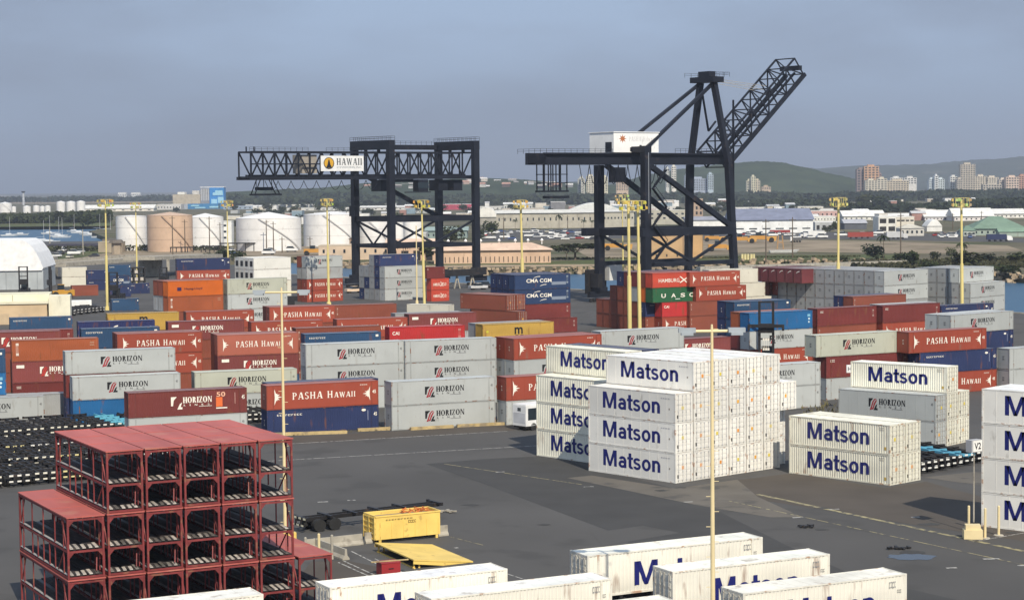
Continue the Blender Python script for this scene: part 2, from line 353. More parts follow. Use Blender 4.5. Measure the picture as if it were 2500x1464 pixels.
# ------------------------------------------------------------------ ground, water, hills (the large setting)
def sheet(name, pts, z, m, depth=0.0):
    b = MB(); b.slab([(p[0], p[1]) for p in pts], z - depth, z) if depth else b.add([(p[0], p[1], z) for p in pts], [tuple(range(len(pts)))])
    return structure(put(name, b.mesh(name, M[m])))
QV = Vector((-.629, .777))
def quay(t): return (57.5 + QV.x * t, 498 + QV.y * t)
LG = [(-700, 1128), (-470, 1120), (-330, 1140), (-250, 1118), (-228, 1126)]
sheet('terminal_ground', [(623, -201), quay(0), quay(236), (-96, 700), (-104, 740), (-130, 800), (-228, 1126), (-250, 1118), (-330, 1140), (-470, 1120), (-700, 1128), (-9000, 1128), (-9000, -400), (623, -400)], 0, 'asphalt', 5)
SHORE = [(2500, 672), (2440, 667), (2320, 655), (2225, 636), (2100, 634), (1900, 634), (1800, 636), (1640, 643), (1460, 651), (1330, 654), (1200, 656), (1050, 654), (960, 649)]
sheet('far_land', [(9000, -200), (900, 250), (300, 570), *[tuple(at(x, y, 0)[:2]) for x, y in SHORE], (-90, 830), (-130, 800), (-228, 1126), (-300, 1400), (-330, 1690), (-420, 1735), (-900, 1730), (-9000, 1745), (-9000, 22000), (9000, 22000)], 0, 'earth', 5)
o = structure(put('water', MB().add([(-9000, -800, -2.4), (9000, -800, -2.4), (9000, 4000, -2.4), (-9000, 4000, -2.4)], [(0, 1, 2, 3)]).mesh('water', M['water'])))
# quay edge and apron markings
b = MB(); q0, q1 = Vector((*quay(-200), 0)), Vector((*quay(236), 0)); b.bar(q0 + Vector((-.4, -.35, .12)), q1 + Vector((-.4, -.35, .12)), .7, .24)
structure(put('quay_kerb', b.mesh('quay_kerb', M['concrete'])))
def patch(name, px, m, z): return sheet(name, [at(x, y, 0) for x, y in px], z, m)
patch('asphalt_patch', [(1040, 1132), (1180, 1120), (1330, 1112), (1640, 1190), (1920, 1330), (2100, 1410), (2500, 1500), (2480, 1560), (1880, 1560), (1500, 1300), (1180, 1180)], 'asphalt2', .006)
patch('asphalt_patch', [(1385, 1166), (1445, 1160), (1650, 1192), (1800, 1170), (1850, 1212), (1960, 1262), (1880, 1262), (1700, 1232)], 'asphalt3', .010)
patch('asphalt_patch', [(1655, 1190), (1930, 1155), (2160, 1190), (2260, 1175), (2500, 1240), (2500, 1320), (2200, 1275), (1990, 1240)], 'asphalt4', .008)
patch('asphalt_patch', [(1445, 1300), (1570, 1283), (1660, 1300), (1470, 1332)], 'asphalt', .012)
patch('asphalt_patch', [(2255, 1165), (2390, 1150), (2500, 1165), (2500, 1178), (2400, 1185)], 'asphalt3', .012)
patch('asphalt_patch', [(300, 1070), (700, 1068), (1240, 1036), (1300, 1040), (1250, 1050), (700, 1085), (300, 1100)], 'asphalt4', .006)
patch('asphalt_patch', [(720, 1420), (760, 1370), (850, 1368), (1010, 1400), (1000, 1460), (760, 1460)], 'asphalt4', .008)
def line(name, u, v, wd_, m='line', z=.014):
    a, b_ = at(*u, 0), at(*v, 0); d = (b_ - a).normalized(); n = Vector((-d.y, d.x, 0)) * wd_ / 2
    return sheet(name, [a - n, b_ - n, b_ + n, a + n], z, m)
line('painted_line', (640, 1126), (1318, 1087), .22); line('painted_line', (690, 1084), (1240, 1052), .25, 'line')
line('painted_line', (1085, 1132), (1420, 1182), .15, 'lineY'); line('painted_line', (1850, 1206), (2500, 1345), .5, 'lineY'); line('painted_line', (1780, 1222), (2500, 1378), .16, 'lineY'); line('painted_line', (2375, 1322), (2500, 1300), .14)
line('painted_line', (858, 1345), (945, 1388), .14); line('painted_line', (838, 1368), (930, 1410), .14); line('painted_line', (826, 1372), (915, 1412), .14); line('painted_line', (915, 1363), (1010, 1410), .12); line('painted_line', (1100, 1310), (1180, 1330), .12, 'lineY'); line('painted_line', (1238, 1400), (1300, 1420), .12)
for i, (x, y, l, s_) in enumerate([(775, 1225, 26, 0), (848, 1221, 20, 0), (1210, 1152, 22, 0), (1425, 1188, 24, 0), (1670, 1225, 22, 0), (1935, 1263, 28, 0), (2025, 1243, 24, 0), (2225, 1262, 20, 0), (2400, 1364, 40, 0), (2485, 1380, 30, 0), (2310, 1386, 26, 0), (1110, 1337, 8, 0)]):
    line('lane_stud', (x, y), (x + l, y - 1), .35, 'line', .016)
for i, (x, y, l) in enumerate([(1125, 1232, 45), (1310, 1280, 38), (1595, 1197, 40), (1650, 1190, 30), (2000, 1240, 30), (2240, 1280, 60), (1985, 1292, 40), (2180, 1348, 90), (2450, 1300, 40)]):
    a = at(x, y, 0); c_ = at(x + l, y, 0); b = MB(); r3 = random.Random(i); n = 10; ln = (c_ - a).length
    b.add([(a.x + ln / 2 + ln / 2 * math.cos(k * .628) * r3.uniform(.6, 1.1), a.y + ln * .35 * math.sin(k * .628) * r3.uniform(.5, 1.2), .018) for k in range(n)], [tuple(range(n))]); structure(put('tar_stain', b.mesh('tar_stain', M['asphalt2'])))
a = at(2225, 1359, 0); b = MB(); r3 = random.Random(11); n = 22
b.add([(a.x + 2.0 * math.cos(k * .2856) * r3.uniform(.8, 1.1), a.y + 1.25 * math.sin(k * .2856) * r3.uniform(.75, 1.15), .022) for k in range(n)], [tuple(range(n))]); structure(put('puddle', b.mesh('puddle', M['puddle'])))
for i, (x, y) in enumerate([(1968, 1287), (1090, 1250), (2195, 1340)]):
    p = at(x, y, 0); b = MB(); r3 = random.Random(i)
    for k in range(9): b.box(-.28, .28, -.1, .1, 0, .12, Matrix.Translation((r3.uniform(-.8, .8), r3.uniform(-.3, .3), .02 + .06 * k * .2)) @ Matrix.Rotation(r3.uniform(0, 3), 4, 'Z'))
    o = put('debris', b.mesh('debris', M['black'] if i != 1 else M['concrete']), None, p); tag(o, ['dark broken pieces on the asphalt beside the near lamp pole', 'pale broken pieces on the asphalt beyond the yellow bin', 'dark broken pieces on the asphalt beyond the puddle'][i], 'debris'); stuff(o)
# fields and roads beyond the channel
def field(name, px, m, z, hgt=0.0): return sheet(name, [at(x, y, 0) for x, y in px], z, m)
field('dirt_field', [(1380, 596), (1800, 585), (2120, 588), (2460, 600), (2500, 612), (2300, 620), (1900, 614), (1700, 624), (1440, 630)], 'dirt', .02)
field('grass_strip', [(1060, 644), (1340, 638), (1460, 634), (1700, 628), (1900, 622), (2200, 622), (2210, 632), (1800, 633), (1460, 645), (1060, 649)], 'grass', .03)
field('paved_lot', [(1170, 590), (1230, 563), (1460, 556), (2010, 566), (2260, 570), (2500, 582), (2500, 592), (2050, 584), (1470, 582)], 'asphalt', .04)
field('airfield', [(-200, 492), (420, 492), (900, 485), (2500, 470), (2500, 474), (900, 490), (-200, 500)], 'dirt', .05)
field('tank_yard', [(60, 628), (280, 604), (420, 608), (560, 605), (780, 600), (1050, 590), (1050, 625), (800, 628), (420, 626), (110, 640)], 'dirt', .02)
field('reef_grass', [(-300, 556), (-300, 536), (120, 536), (270, 530), (275, 552)], 'grass', .06)
field('shore_grass', [(70, 640), (100, 622), (250, 610), (275, 615), (200, 628), (110, 640)], 'grass', .03)
# rock bank of the channel
rb = MB(); r4 = random.Random(21)
shore = [Vector((300, 570, 0))] + [at(x, y, 0) for x, y in SHORE] + [Vector((-90, 830, 0))]
for a, b_ in zip(shore[:-1], shore[1:]):
    n = int((b_ - a).length / .55)
    for k in range(n):
        p = a.lerp(b_, r4.random()); s_ = r4.uniform(.5, 1.8); z = r4.uniform(-2.5, .25); off = -(.2 - z) * .9
        nrm_ = Vector((-(b_ - a).y, (b_ - a).x, 0)).normalized(); p = p + nrm_ * (off if nrm_.y > 0 else -off)
        rb.box(-s_ / 2, s_ / 2, -s_ / 2, s_ / 2, -s_ * .35, s_ * .35, Matrix.Translation((p.x, p.y, z)) @ Matrix.Rotation(r4.uniform(0, 3), 4, 'Z') @ Matrix.Rotation(r4.uniform(-.5, .5), 4, 'X'))
o = put('shore_rocks', rb.mesh('shore_rocks', M['sandrock'])); tag(o, 'tan boulders tumbled along the far bank of the channel', 'rocks'); stuff(o)
field('rock_bank', [(1040, 648), (1460, 645), (1460, 649.5), (1040, 653)], 'sandrock', .05)
# hills
def hill(name, prof, Y, depth, m, bump, seed, nx=160, ny=26):
    """ridge whose crest follows (pixel x, pixel y) points at distance Y"""
    pts = [(x_at(x, y, Y), top_at(x, y, Y)) for x, y in prof]; r5 = random.Random(seed)
    ph = [(r5.uniform(0, 6), r5.uniform(.004, .03), r5.uniform(0, 6)) for _ in range(7)]
    b = MB(); xs = [pts[0][0] + (pts[-1][0] - pts[0][0]) * i / nx for i in range(nx + 1)]
    def crest(x):
        for (xa, za), (xb, zb) in zip(pts[:-1], pts[1:]):
            if xa <= x <= xb: f = (x - xa) / (xb - xa); f = f * f * (3 - 2 * f) * .5 + f * .5; return za + (zb - za) * f
        return 0
    V = []
    for j in range(ny + 1):
        f = j / ny; y = Y + (f - .55) * depth * 2; k = math.cos(max(-1, min(1, (f - .55) / (.55 if f < .55 else .45))) * math.pi / 2)
        for x in xs:
            nz_ = sum(math.sin(x * q + y * q * 1.3 * math.cos(c) + a) for a, q, c in ph) / 7
            V.append((x + nz_ * 4, y, max(-2, crest(x) * (k ** 1.15) + nz_ * bump * min(1, k * 2) * (1 - .7 * k) + r5.uniform(-.5, .5) * bump * .5 * (1 - .5 * k))))
    nn = nx + 1
    b.add(V, [(j * nn + i, j * nn + i + 1, (j + 1) * nn + i + 1, (j + 1) * nn + i) for j in range(ny) for i in range(nx)])
    o = structure(put(name, b.mesh(name, M[m]))); 
    for p in o.data.polygons: p.use_smooth = True
    return o
hill('hill', [(1380, 466), (1500, 450), (1590, 425), (1680, 410), (1760, 401), (1845, 395), (1900, 396), (1960, 407), (2030, 425), (2100, 442), (2200, 462)], 4600, 420, 'hillgreen', 7, 4)
hill('ridge', [(780, 462), (1000, 455), (1300, 449), (1600, 437), (1850, 424), (1960, 413), (2100, 405), (2250, 402), (2400, 391), (2520, 382), (2800, 360)], 9500, 2200, 'ridge', 26, 9, 200, 24)
hill('slope', [(560, 468), (780, 459), (900, 447), (1020, 440), (1160, 436), (1260, 438), (1400, 446), (1520, 455), (1640, 466)], 4200, 700, 'hillgreen', 5, 13, 120, 20)
HAZE = True
if HAZE:
    m, t, b_ = new_mat('haze_air'); t.nodes.remove(b_); pv = N(t, 'ShaderNodeVolumePrincipled'); pv.inputs['Color'].default_value = (.80, .87, 1, 1); pv.inputs['Density'].default_value = 1.0e-4; pv.inputs['Anisotropy'].default_value = 0.2
    t.links.new(pv.outputs[0], t.nodes['Material Output'].inputs['Volume'])
    o = put('haze', MB().box(-9500, 9500, -900, 22500, -6, 420).mesh('haze', m)); o['kind'] = 'stuff'; o['label'] = 'pale sea haze over the harbour and city'
# ------------------------------------------------------------------ shipping containers
CH, CW, PITCH, ROWP = 2.9, 2.44, 2.91, 2.58
def side_profile(x0, x1, per=0.278, deep=0.045):
    pts = [(x0, 0)]; x = x0 + 0.06
    while x + per < x1 - 0.02:
        pts += [(x, 0), (x + per * .25, deep), (x + per * .5, deep), (x + per * .75, 0)]; x += per
    pts.append((x1, 0)); return pts
CMESH = {}; crnd = random.Random(31)
def container_meshes(kind, ML):
    """body, frame, roof, door leaf, lock rod and door-end meshes, shared by every container of that build"""
    k = (kind, ML)
    if k in CMESH: return CMESH[k]
    body = MB()
    z0, z1 = 0.13, 2.82
    if kind == 'dry':
        pr = side_profile(0.13, ML - 0.13)
        for yy, sg in ((0.022, 1), (CW - 0.022, -1)):
            vs = [(x, yy + sg * d, z) for z in (z0, z1) for x, d in pr]; n = len(pr)
            body.add(vs, [((i, i + 1, n + i + 1, n + i) if sg > 0 else (i + 1, i, n + i, n + i + 1)) for i in range(n - 1)])
        pe = side_profile(0.1, CW - 0.1)
    else:
        for yy, sg in ((0.022, 1), (CW - 0.022, -1)):
            xs = [0.13]
            vs = [(x, yy, z) for z in (z0, z1) for x in (0.13, ML - 0.13)]
            body.add(vs, [(0, 1, 3, 2) if sg > 0 else (1, 0, 2, 3)])
            x = 1.3
            while x < ML - 1:
                body.box(x, x + 0.05, yy - sg * 0.012 if sg > 0 else yy - 0.004, yy + 0.004 if sg > 0 else yy + 0.012, z0 + .02, z1 - .02); x += 1.21
        pe = [(0.1, 0), (CW - 0.1, 0)]
    for xx, sg in ((0.03, 1), (ML - 0.03, -1)):
        vs = [(xx + sg * d, y, z) for z in (z0, z1) for y, d in pe]; n = len(pe)
        body.add(vs, [((i + 1, i, n + i, n + i + 1) if sg > 0 else (i, i + 1, n + i + 1, n + i)) for i in range(n - 1)])
    body.box(0.14, ML - 0.14, 0.1, CW - 0.1, 0.135, 0.16)
    fr = MB()
    for x in (0, ML - 0.15):
        for y in (0, CW - 0.13): fr.box(x, x + 0.15, y, y + 0.13, 0.118, CH - 0.118)
    for x in (-0.004, ML - 0.176):
        for y in (-0.004, CW - 0.16):
            fr.box(x, x + 0.18, y, y + 0.164, 0, 0.118); fr.box(x, x + 0.18, y, y + 0.164, CH - 0.118, CH)
    for y in (0.004, CW - 0.104):
        fr.box(0.178, ML - 0.178, y, y + 0.1, 0.012, 0.15); fr.box(0.178, ML - 0.178, y, y + 0.1, CH - 0.10, CH - 0.012)
    for x in (0.004, ML - 0.104):
        fr.box(x, x + 0.1, 0.162, CW - 0.162, 0.012, 0.14); fr.box(x, x + 0.1, 0.162, CW - 0.162, CH - 0.13, CH - 0.012)
    if ML > 13:                                  # lifting posts at forty feet on a forty-five footer
        for x in (0.75, ML - 0.9):
            for y in (-0.008, CW - 0.09): fr.box(x, x + 0.14, y, y + 0.098, 0.152, CH - 0.102)
    rf = MB(); n = 24; a0 = 0.11
    st = (ML - 0.22) / n
    for i in range(n):
        xa = a0 + i * st
        zz = CH - 0.035 if (kind == 'dry' and i % 2) else CH - 0.022
        rf.box(xa, xa + st - 0.002, 0.105, CW - 0.105, CH - 0.06, zz)
    dr = MB(); hw = (CW - 0.27) / 2 - 0.01        # one door leaf, drawn at the low-x end, its outside facing -x
    dr.box(0, 0.03, 0, hw, 0, 2.6)
    for j in range(5): dr.box(-0.028, -0.001, 0.08, hw - 0.08, 0.09 + j * 0.51, 0.09 + j * 0.51 + 0.33)
    rod = MB(); rod.bar((0, 0, 0.02), (0, 0, 2.62), 0.028, n=6)
    for z in (0.1, 0.9, 1.7, 2.5): rod.box(-0.04, 0.04, -0.06, 0.06, z, z + 0.08)
    CMESH[k] = dict(body=body.mesh('container_body', M['paint' if kind == 'dry' else 'smooth']), frame=fr.mesh('container_frame', M['frame']),
                    oldframe=fr.mesh('container_frame', M['oldframe']), roof=rf.mesh('container_roof', M['roof']),
                    door=dr.mesh('container_door', M['smooth']), rod=rod.mesh('lock_rod', M['obj']))
    return CMESH[k]
NAVY, BLUE, BRIGHT = (0.022, 0.035, 0.105), (0.025, 0.07, 0.15), (0.015, 0.12, 0.30)
GREY, GRN, BROWN, DKRED, MAROON, RED = (0.43, 0.45, 0.44), (0.43, 0.44, 0.36), (0.235, 0.065, 0.038), (0.17, 0.032, 0.028), (0.22, 0.055, 0.05), (0.45, 0.03, 0.03)
PASHA, PINK, WHITE, CREAM = (0.32, 0.062, 0.034), (0.38, 0.11, 0.07), (0.80, 0.78, 0.71), (0.78, 0.76, 0.64)
INKB, INKW, INKN, INKR = (0.012, 0.012, 0.014), (0.85, 0.80, 0.70), (0.010, 0.014, 0.14), (0.30, 0.02, 0.03)
OUT = 0.008                                    # print sits just proud of the side
def pr_text(key, xa, xb, z0, h, col, name='lettering', y=OUT): return (name, key, xa, xb, z0, h, col, y)
def hz_marks(w):
    a = [pr_text('markK', .318, .412, .82, 1.3, INKW if w else INKB, 'emblem'), pr_text('markS', .325, .41, .82, 1.3, INKR if not w else (.5, .04, .03), 'emblem', y=OUT - .003),
         pr_text(('HORIZON', 's'), .425, .695 if not w else .72, 1.45, .66, INKW if w else INKB), pr_text(('LINES', 's'), .43, .66, 1.12, .22, INKW if w else (.09, .09, .09)),
         pr_text('plate', .56, .665, 1.02, .05, INKW if w else (.15, .15, .16), 'rule')]
    return a
STY = {
 'hz':  dict(k='smooth', c=GREY, d='grey container with black lettering', m=hz_marks(0) + [pr_text(('45', True), .955, .975, 1.75, .3, (.12, .12, .12), 'size_mark')], e=(('marks', 2), 1.0, 1.35, 1.3, .5, (.06, .06, .06))),
 'hzg': dict(k='smooth', c=GRN, d='greenish grey container, black lettering', m=hz_marks(0) + [pr_text(('45', True), .955, .975, 1.75, .3, (.12, .12, .12), 'size_mark')], e=(('marks', 2), 1.0, 1.35, 1.3, .5, (.06, .06, .06))),
 'gp':  dict(k='smooth', c=(.33, .34, .34), d='plain grey container', m=[], e=(('marks', 2), 1.0, 1.4, 1.35, .45, (.06, .06, .06))),
 'hzr': dict(k='dry', c=MAROON, d='maroon white-lettered container', m=hz_marks(1) + [pr_text('plate', .05, .14, 2.0, .42, INKW, 'white_panel')]),
 'hz50': dict(k='dry', c=(.19, .042, .036), d='maroon container with orange fifty', m=[pr_text('markK', .355, .45, .75, 1.45, INKW, 'emblem'), pr_text(('HORIZON', 's'), .455, .70, 1.45, .68, INKW), pr_text(('LINES', 's'), .46, .68, 1.1, .2, INKW), pr_text('plate', .59, .70, .98, .05, INKW, 'rule'),
        pr_text(('50', True), .74, .815, 2.0, .55, (.8, .45, .3), 'emblem'), pr_text('plate', .735, .79, .85, 1.1, (.75, .16, .04), 'emblem'), pr_text('plate', .735, .83, .62, .14, INKW, 'rule'), pr_text(('45', True), .955, .98, 1.6, .5, INKW, 'size_mark'), pr_text('plate', .895, .9, 1.1, 1.3, (.5, .3, .25), 'rule')]),
 'pa':  dict(k='smooth', c=PASHA, d='brick red half-sun container', m=[pr_text('sunL', .068, .14, .55, 1.9, INKW, 'sun_emblem'), pr_text(('PASHA HAWAII', 's'), .228, .79, 1.12, .82, INKW), pr_text('sunR', .855, .925, .55, 1.7, INKW, 'sun_emblem'), pr_text(('marks', 2), .835, .9, 2.42, .12, INKW, 'small_print'), pr_text(('45', True), .945, .978, 1.4, .42, INKW, 'size_mark')], e=(('marks', 2), 1.05, 1.3, 1.2, .6, INKW)),
 'pap': dict(k='smooth', c=PINK, d='pinkish half-sun container', m=[pr_text('sunL', .068, .14, .55, 1.9, INKW, 'sun_emblem'), pr_text(('PASHA HAWAII', 's'), .228, .79, 1.12, .82, INKW), pr_text('sunR', .855, .925, .55, 1.7, INKW, 'sun_emblem'), pr_text(('marks', 2), .835, .9, 2.42, .12, INKW, 'small_print')]),
 'ms':  dict(k='smooth', c=(.80, .78, .72), f='oldframe', d='smooth white blue-lettered container', m=[pr_text(('Matson', True), .175, .83, .82, 1.62, INKN), pr_text(('marks', 2), .84, .94, 2.3, .1, (.3, .3, .35), 'small_print'), pr_text('disc', .925, .94, 1.25, .2, (.35, .3, .25), 'sticker')]),
 'mc':  dict(k='dry', c=CREAM, d='ribbed white blue-lettered container', m=[pr_text(('Matson', True), .19, .80, .82, 1.62, INKN), pr_text('plate', .945, .965, .45, .3, (.55, .38, .1), 'sticker'), pr_text(('marks', 2), .9, .94, 2.3, .3, (.35, .33, .3), 'small_print')], f='oldframe'),
 'mf':  dict(k='dry', c=(.84, .81, .71), d='rust-edged white container', m=[pr_text(('Matson', True), .26, .80, .55, 1.62, INKN), pr_text(('marks', 2), .89, .93, 2.1, .4, (.3, .3, .3), 'small_print'), pr_text(('marks', 2), .94, .965, 1.75, .2, (.2, .2, .2), 'small_print')], f='oldframe'),
 'nb':  dict(k='dry', c=NAVY, d='navy container', m=[pr_text(('marks', 5), .09, .31, 2.15, .2, INKW), pr_text('disc', .845, .885, 2.2, .3, INKW, 'emblem'), pr_text(('45', True), .955, .985, 1.6, .45, INKW, 'size_mark'), pr_text('plate', .90, .905, 1.1, 1.2, (.3, .33, .45), 'rule')], e=(('marks', 2), 1.05, 1.3, 1.0, .7, INKW)),
 'bl':  dict(k='dry', c=BLUE, d='slate blue container', m=[pr_text(('marks', 5), .06, .27, 2.2, .22, INKW), pr_text('plate', .93, .965, 2.25, .3, INKW, 'emblem')]),
 'bb':  dict(k='dry', c=BRIGHT, d='bright blue container', m=[pr_text('disc', .93, .955, .9, .3, (.6, .75, .8), 'emblem'), pr_text('disc', .93, .96, 1.4, .3, (.6, .75, .8), 'emblem'), pr_text('plate', .92, .965, 1.9, .4, (.2, .45, .6), 'emblem')]),
 'br':  dict(k='dry', c=BROWN, d='plain rust brown container', m=[pr_text(('marks', 2), .03, .045, 1.2, 1.2, (.55, .4, .33), 'small_print')]),
 'or2': dict(k='dry', c=(.36, .095, .035), d='orange brown container', m=[pr_text(('marks', 2), .05, .08, .8, 1.7, INKW, 'column_lettering'), pr_text(('marks', 2), .90, .95, 1.9, .5, (.5, .3, .2), 'small_print')]),
 'dr':  dict(k='dry', c=DKRED, d='dark red container', m=[pr_text(('marks', 2), .05, .10, 2.15, .3, INKW, 'small_print'), pr_text(('marks', 2), .93, .955, 1.2, 1.1, (.5, .35, .3), 'small_print')]),
 'dm':  dict(k='dry', c=(.15, .035, .04), d='dark maroon container', m=[], e=('swoosh', .6, 1.8, 1.9, .6, INKW)),
 'rd':  dict(k='dry', c=RED, d='bright red container', m=[pr_text(('CAI', True), .04, .13, 1.75, .5, INKW), pr_text(('marks', 2), .91, .945, 1.1, 1.3, (.6, .25, .22), 'small_print')]),
 'or':  dict(k='dry', c=(.60, .135, .015), d='orange container, dark lettering', m=[pr_text('plate', .17, .245, 1.05, .65, (.03, .015, .08), 'emblem'), pr_text(('Hapag-Lloyd', True), .30, .62, 1.1, .5, (.05, .02, .04))]),
 'ye':  dict(k='dry', c=(.45, .285, .06), d='mustard container with black m', m=[pr_text(('m', True), .445, .56, 1.3, 1.0, INKB, 'emblem'), pr_text(('sc', True), .45, .57, .75, .42, INKB), pr_text('disc', .05, .085, 1.6, .4, (.55, .5, .05), 'sticker')]),
 'cm':  dict(k='dry', c=(.022, .045, .115), d='navy container, two white swooshes', m=[pr_text(('CMA CGM', True), .21, .66, 1.3, .75, INKW), pr_text('swoosh', .33, .46, 2.15, .4, INKW, 'swoosh_emblem'), pr_text('swoosh', .44, .57, .55, .4, INKW, 'swoosh_emblem'), pr_text('plate', .66, .92, .75, .6, (.22, .26, .33), 'panel'), pr_text(('marks', 2), .93, .96, 1.0, 1.5, (.3, .35, .4), 'small_print')]),
 'cs':  dict(k='dry', c=(.022, .03, .11), d='navy container, one white swoosh', m=[pr_text('swoosh', .43, .52, 1.55, .7, INKW, 'swoosh_emblem'), pr_text('disc', .93, .96, 1.7, .35, (.2, .25, .4), 'emblem')]),
 'hs':  dict(k='dry', c=(.50, .065, .035), d='red white-cross container', m=[pr_text(('HAMBURG', False), .12, .52, 1.0, .75, INKW), pr_text('xmark', .52, .68, .8, 1.3, INKW, 'cross_emblem'), pr_text(('SUD', False), .68, .85, 1.0, .75, INKW), pr_text(('marks', 2), .92, .955, 1.0, 1.3, (.7, .3, .25), 'small_print')]),
 'ua':  dict(k='dry', c=(.02, .10, .04), d='dark green white-lettered container', m=[pr_text(('U', True), .17, .255, .9, .8, INKW), pr_text(('A', True), .36, .45, .9, .8, INKW), pr_text(('S', True), .54, .63, .9, .8, INKW), pr_text(('C', True), .71, .80, .9, .8, INKW), pr_text('plate', .44, .53, .5, .16, (.6, .65, .6), 'rule'), pr_text('plate', .90, .945, .8, 1.5, INKW, 'column_lettering')]),
 'gr':  dict(k='dry', c=(.37, .38, .38), d='ribbed grey container', m=[]),
 'be':  dict(k='smooth', c=(.66, .63, .53), d='plain cream container', m=[]),
 'wr':  dict(k='smooth', c=(.74, .73, .68), d='white refrigerated container', m=[], fan=True),
}
prepare_texts([('U', True), ('A', True), ('S', True), ('C', True)])
def container(sty, loc, rz, L, ML, label, group, doors=None):
    s = STY[sty]; ms = container_meshes(s['k'], ML); j = crnd.uniform(.9, 1.08)
    col = tuple(min(1, c * j) for c in s['c'])
    t = thing('shipping_container', label, 'shipping container', loc, rz, group); t.scale = (L / ML, 1, 1)
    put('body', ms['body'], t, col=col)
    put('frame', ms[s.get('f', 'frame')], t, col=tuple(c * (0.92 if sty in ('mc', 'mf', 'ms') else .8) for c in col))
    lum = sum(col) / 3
    put('roof', ms['roof'], t, col=tuple(c * .75 + .10 for c in col) if lum < .4 else tuple(min(.86, c * 1.08 + .04) for c in col))  # roof tone lifted: sun and sky reflection put into the colour
    for (nm, key, xa, xb, z0, h, ic, y) in s['m']:
        vs, fs = TEXT[key]
        put(nm, flat(key, vs, fs, xa * ML, xb * ML, z0, h, y, M['ink']), t, col=ic)
    if s.get('e') and doors != 'L':
        key, ya, yb, z0, h, ic = s['e']; vs, fs = TEXT[key]
        put('end_mark', flatx(key, [(1 - a, b) for a, b in vs], [f[::-1] for f in fs], ya, yb, z0, h, 0.012, M['ink']), t, col=ic)
    if s.get('fan'):
        k = ('fan', 1)
        if k not in MESHES:
            b = MB(); b.box(-0.012, 0.02, .55, 1.9, .75, 2.1); MESHES[k] = b.mesh('fan_opening', M['black'])
        put('fan_opening', MESHES[k], t)
    if doors:
        hw = (CW - 0.27) / 2 - 0.01; dc = tuple(c * (.98 if doors == 'R' else .9) for c in col)
        for i in (0, 1):
            d = put('door', ms['door'], t, col=dc)
            if doors == 'L': d.location = (-0.004, 0.135 + i * (hw + .02), 0.147)
            else: d.location = (ML + 0.004, 0.135 + i * (hw + .02) + hw, 0.147); d.rotation_euler = (0, 0, math.pi)
            for q in (.22, .78):
                r_ = put('lock_rod', ms['rod'], d, (-0.06, hw * q, -0.01), col=(.42, .40, .36) if sty != 'ms' else (.5, .5, .5))
            if doors == 'R' and i == 0: pass
        if doors == 'R':
            k = ('placard', crnd.randint(0, 2))
            if k not in MESHES:
                b = MB(); q = k[1]; b.box(0, .012, .5 + .25 * q, .78 + .25 * q, 1.3, 1.62); MESHES[k] = b.mesh('placard', M['obj'])
            put('placard', MESHES[k], t, (ML + .034, 0.1, 0), col=crnd.choice([(.75, .38, .05), (.7, .55, .08), (.75, .3, .05)]))
            k = 'black_tag'
            if k not in MESHES:
                b = MB(); b.box(0, .012, .2, .42, .45, .8); MESHES[k] = b.mesh('tag', M['black'])
            put('tag', MESHES[k], t, (ML + .034, 0.02, 0))
    return t
ORD = ['', 'front row', 'second row', 'third row', 'fourth row', 'fifth row', 'sixth row', 'seventh row', 'eighth row', 'ninth row', 'tenth row', 'eleventh row', 'twelfth row']
TIER = ['', 'bottom', 'second tier', 'third tier', 'fourth tier']
NST = [0]
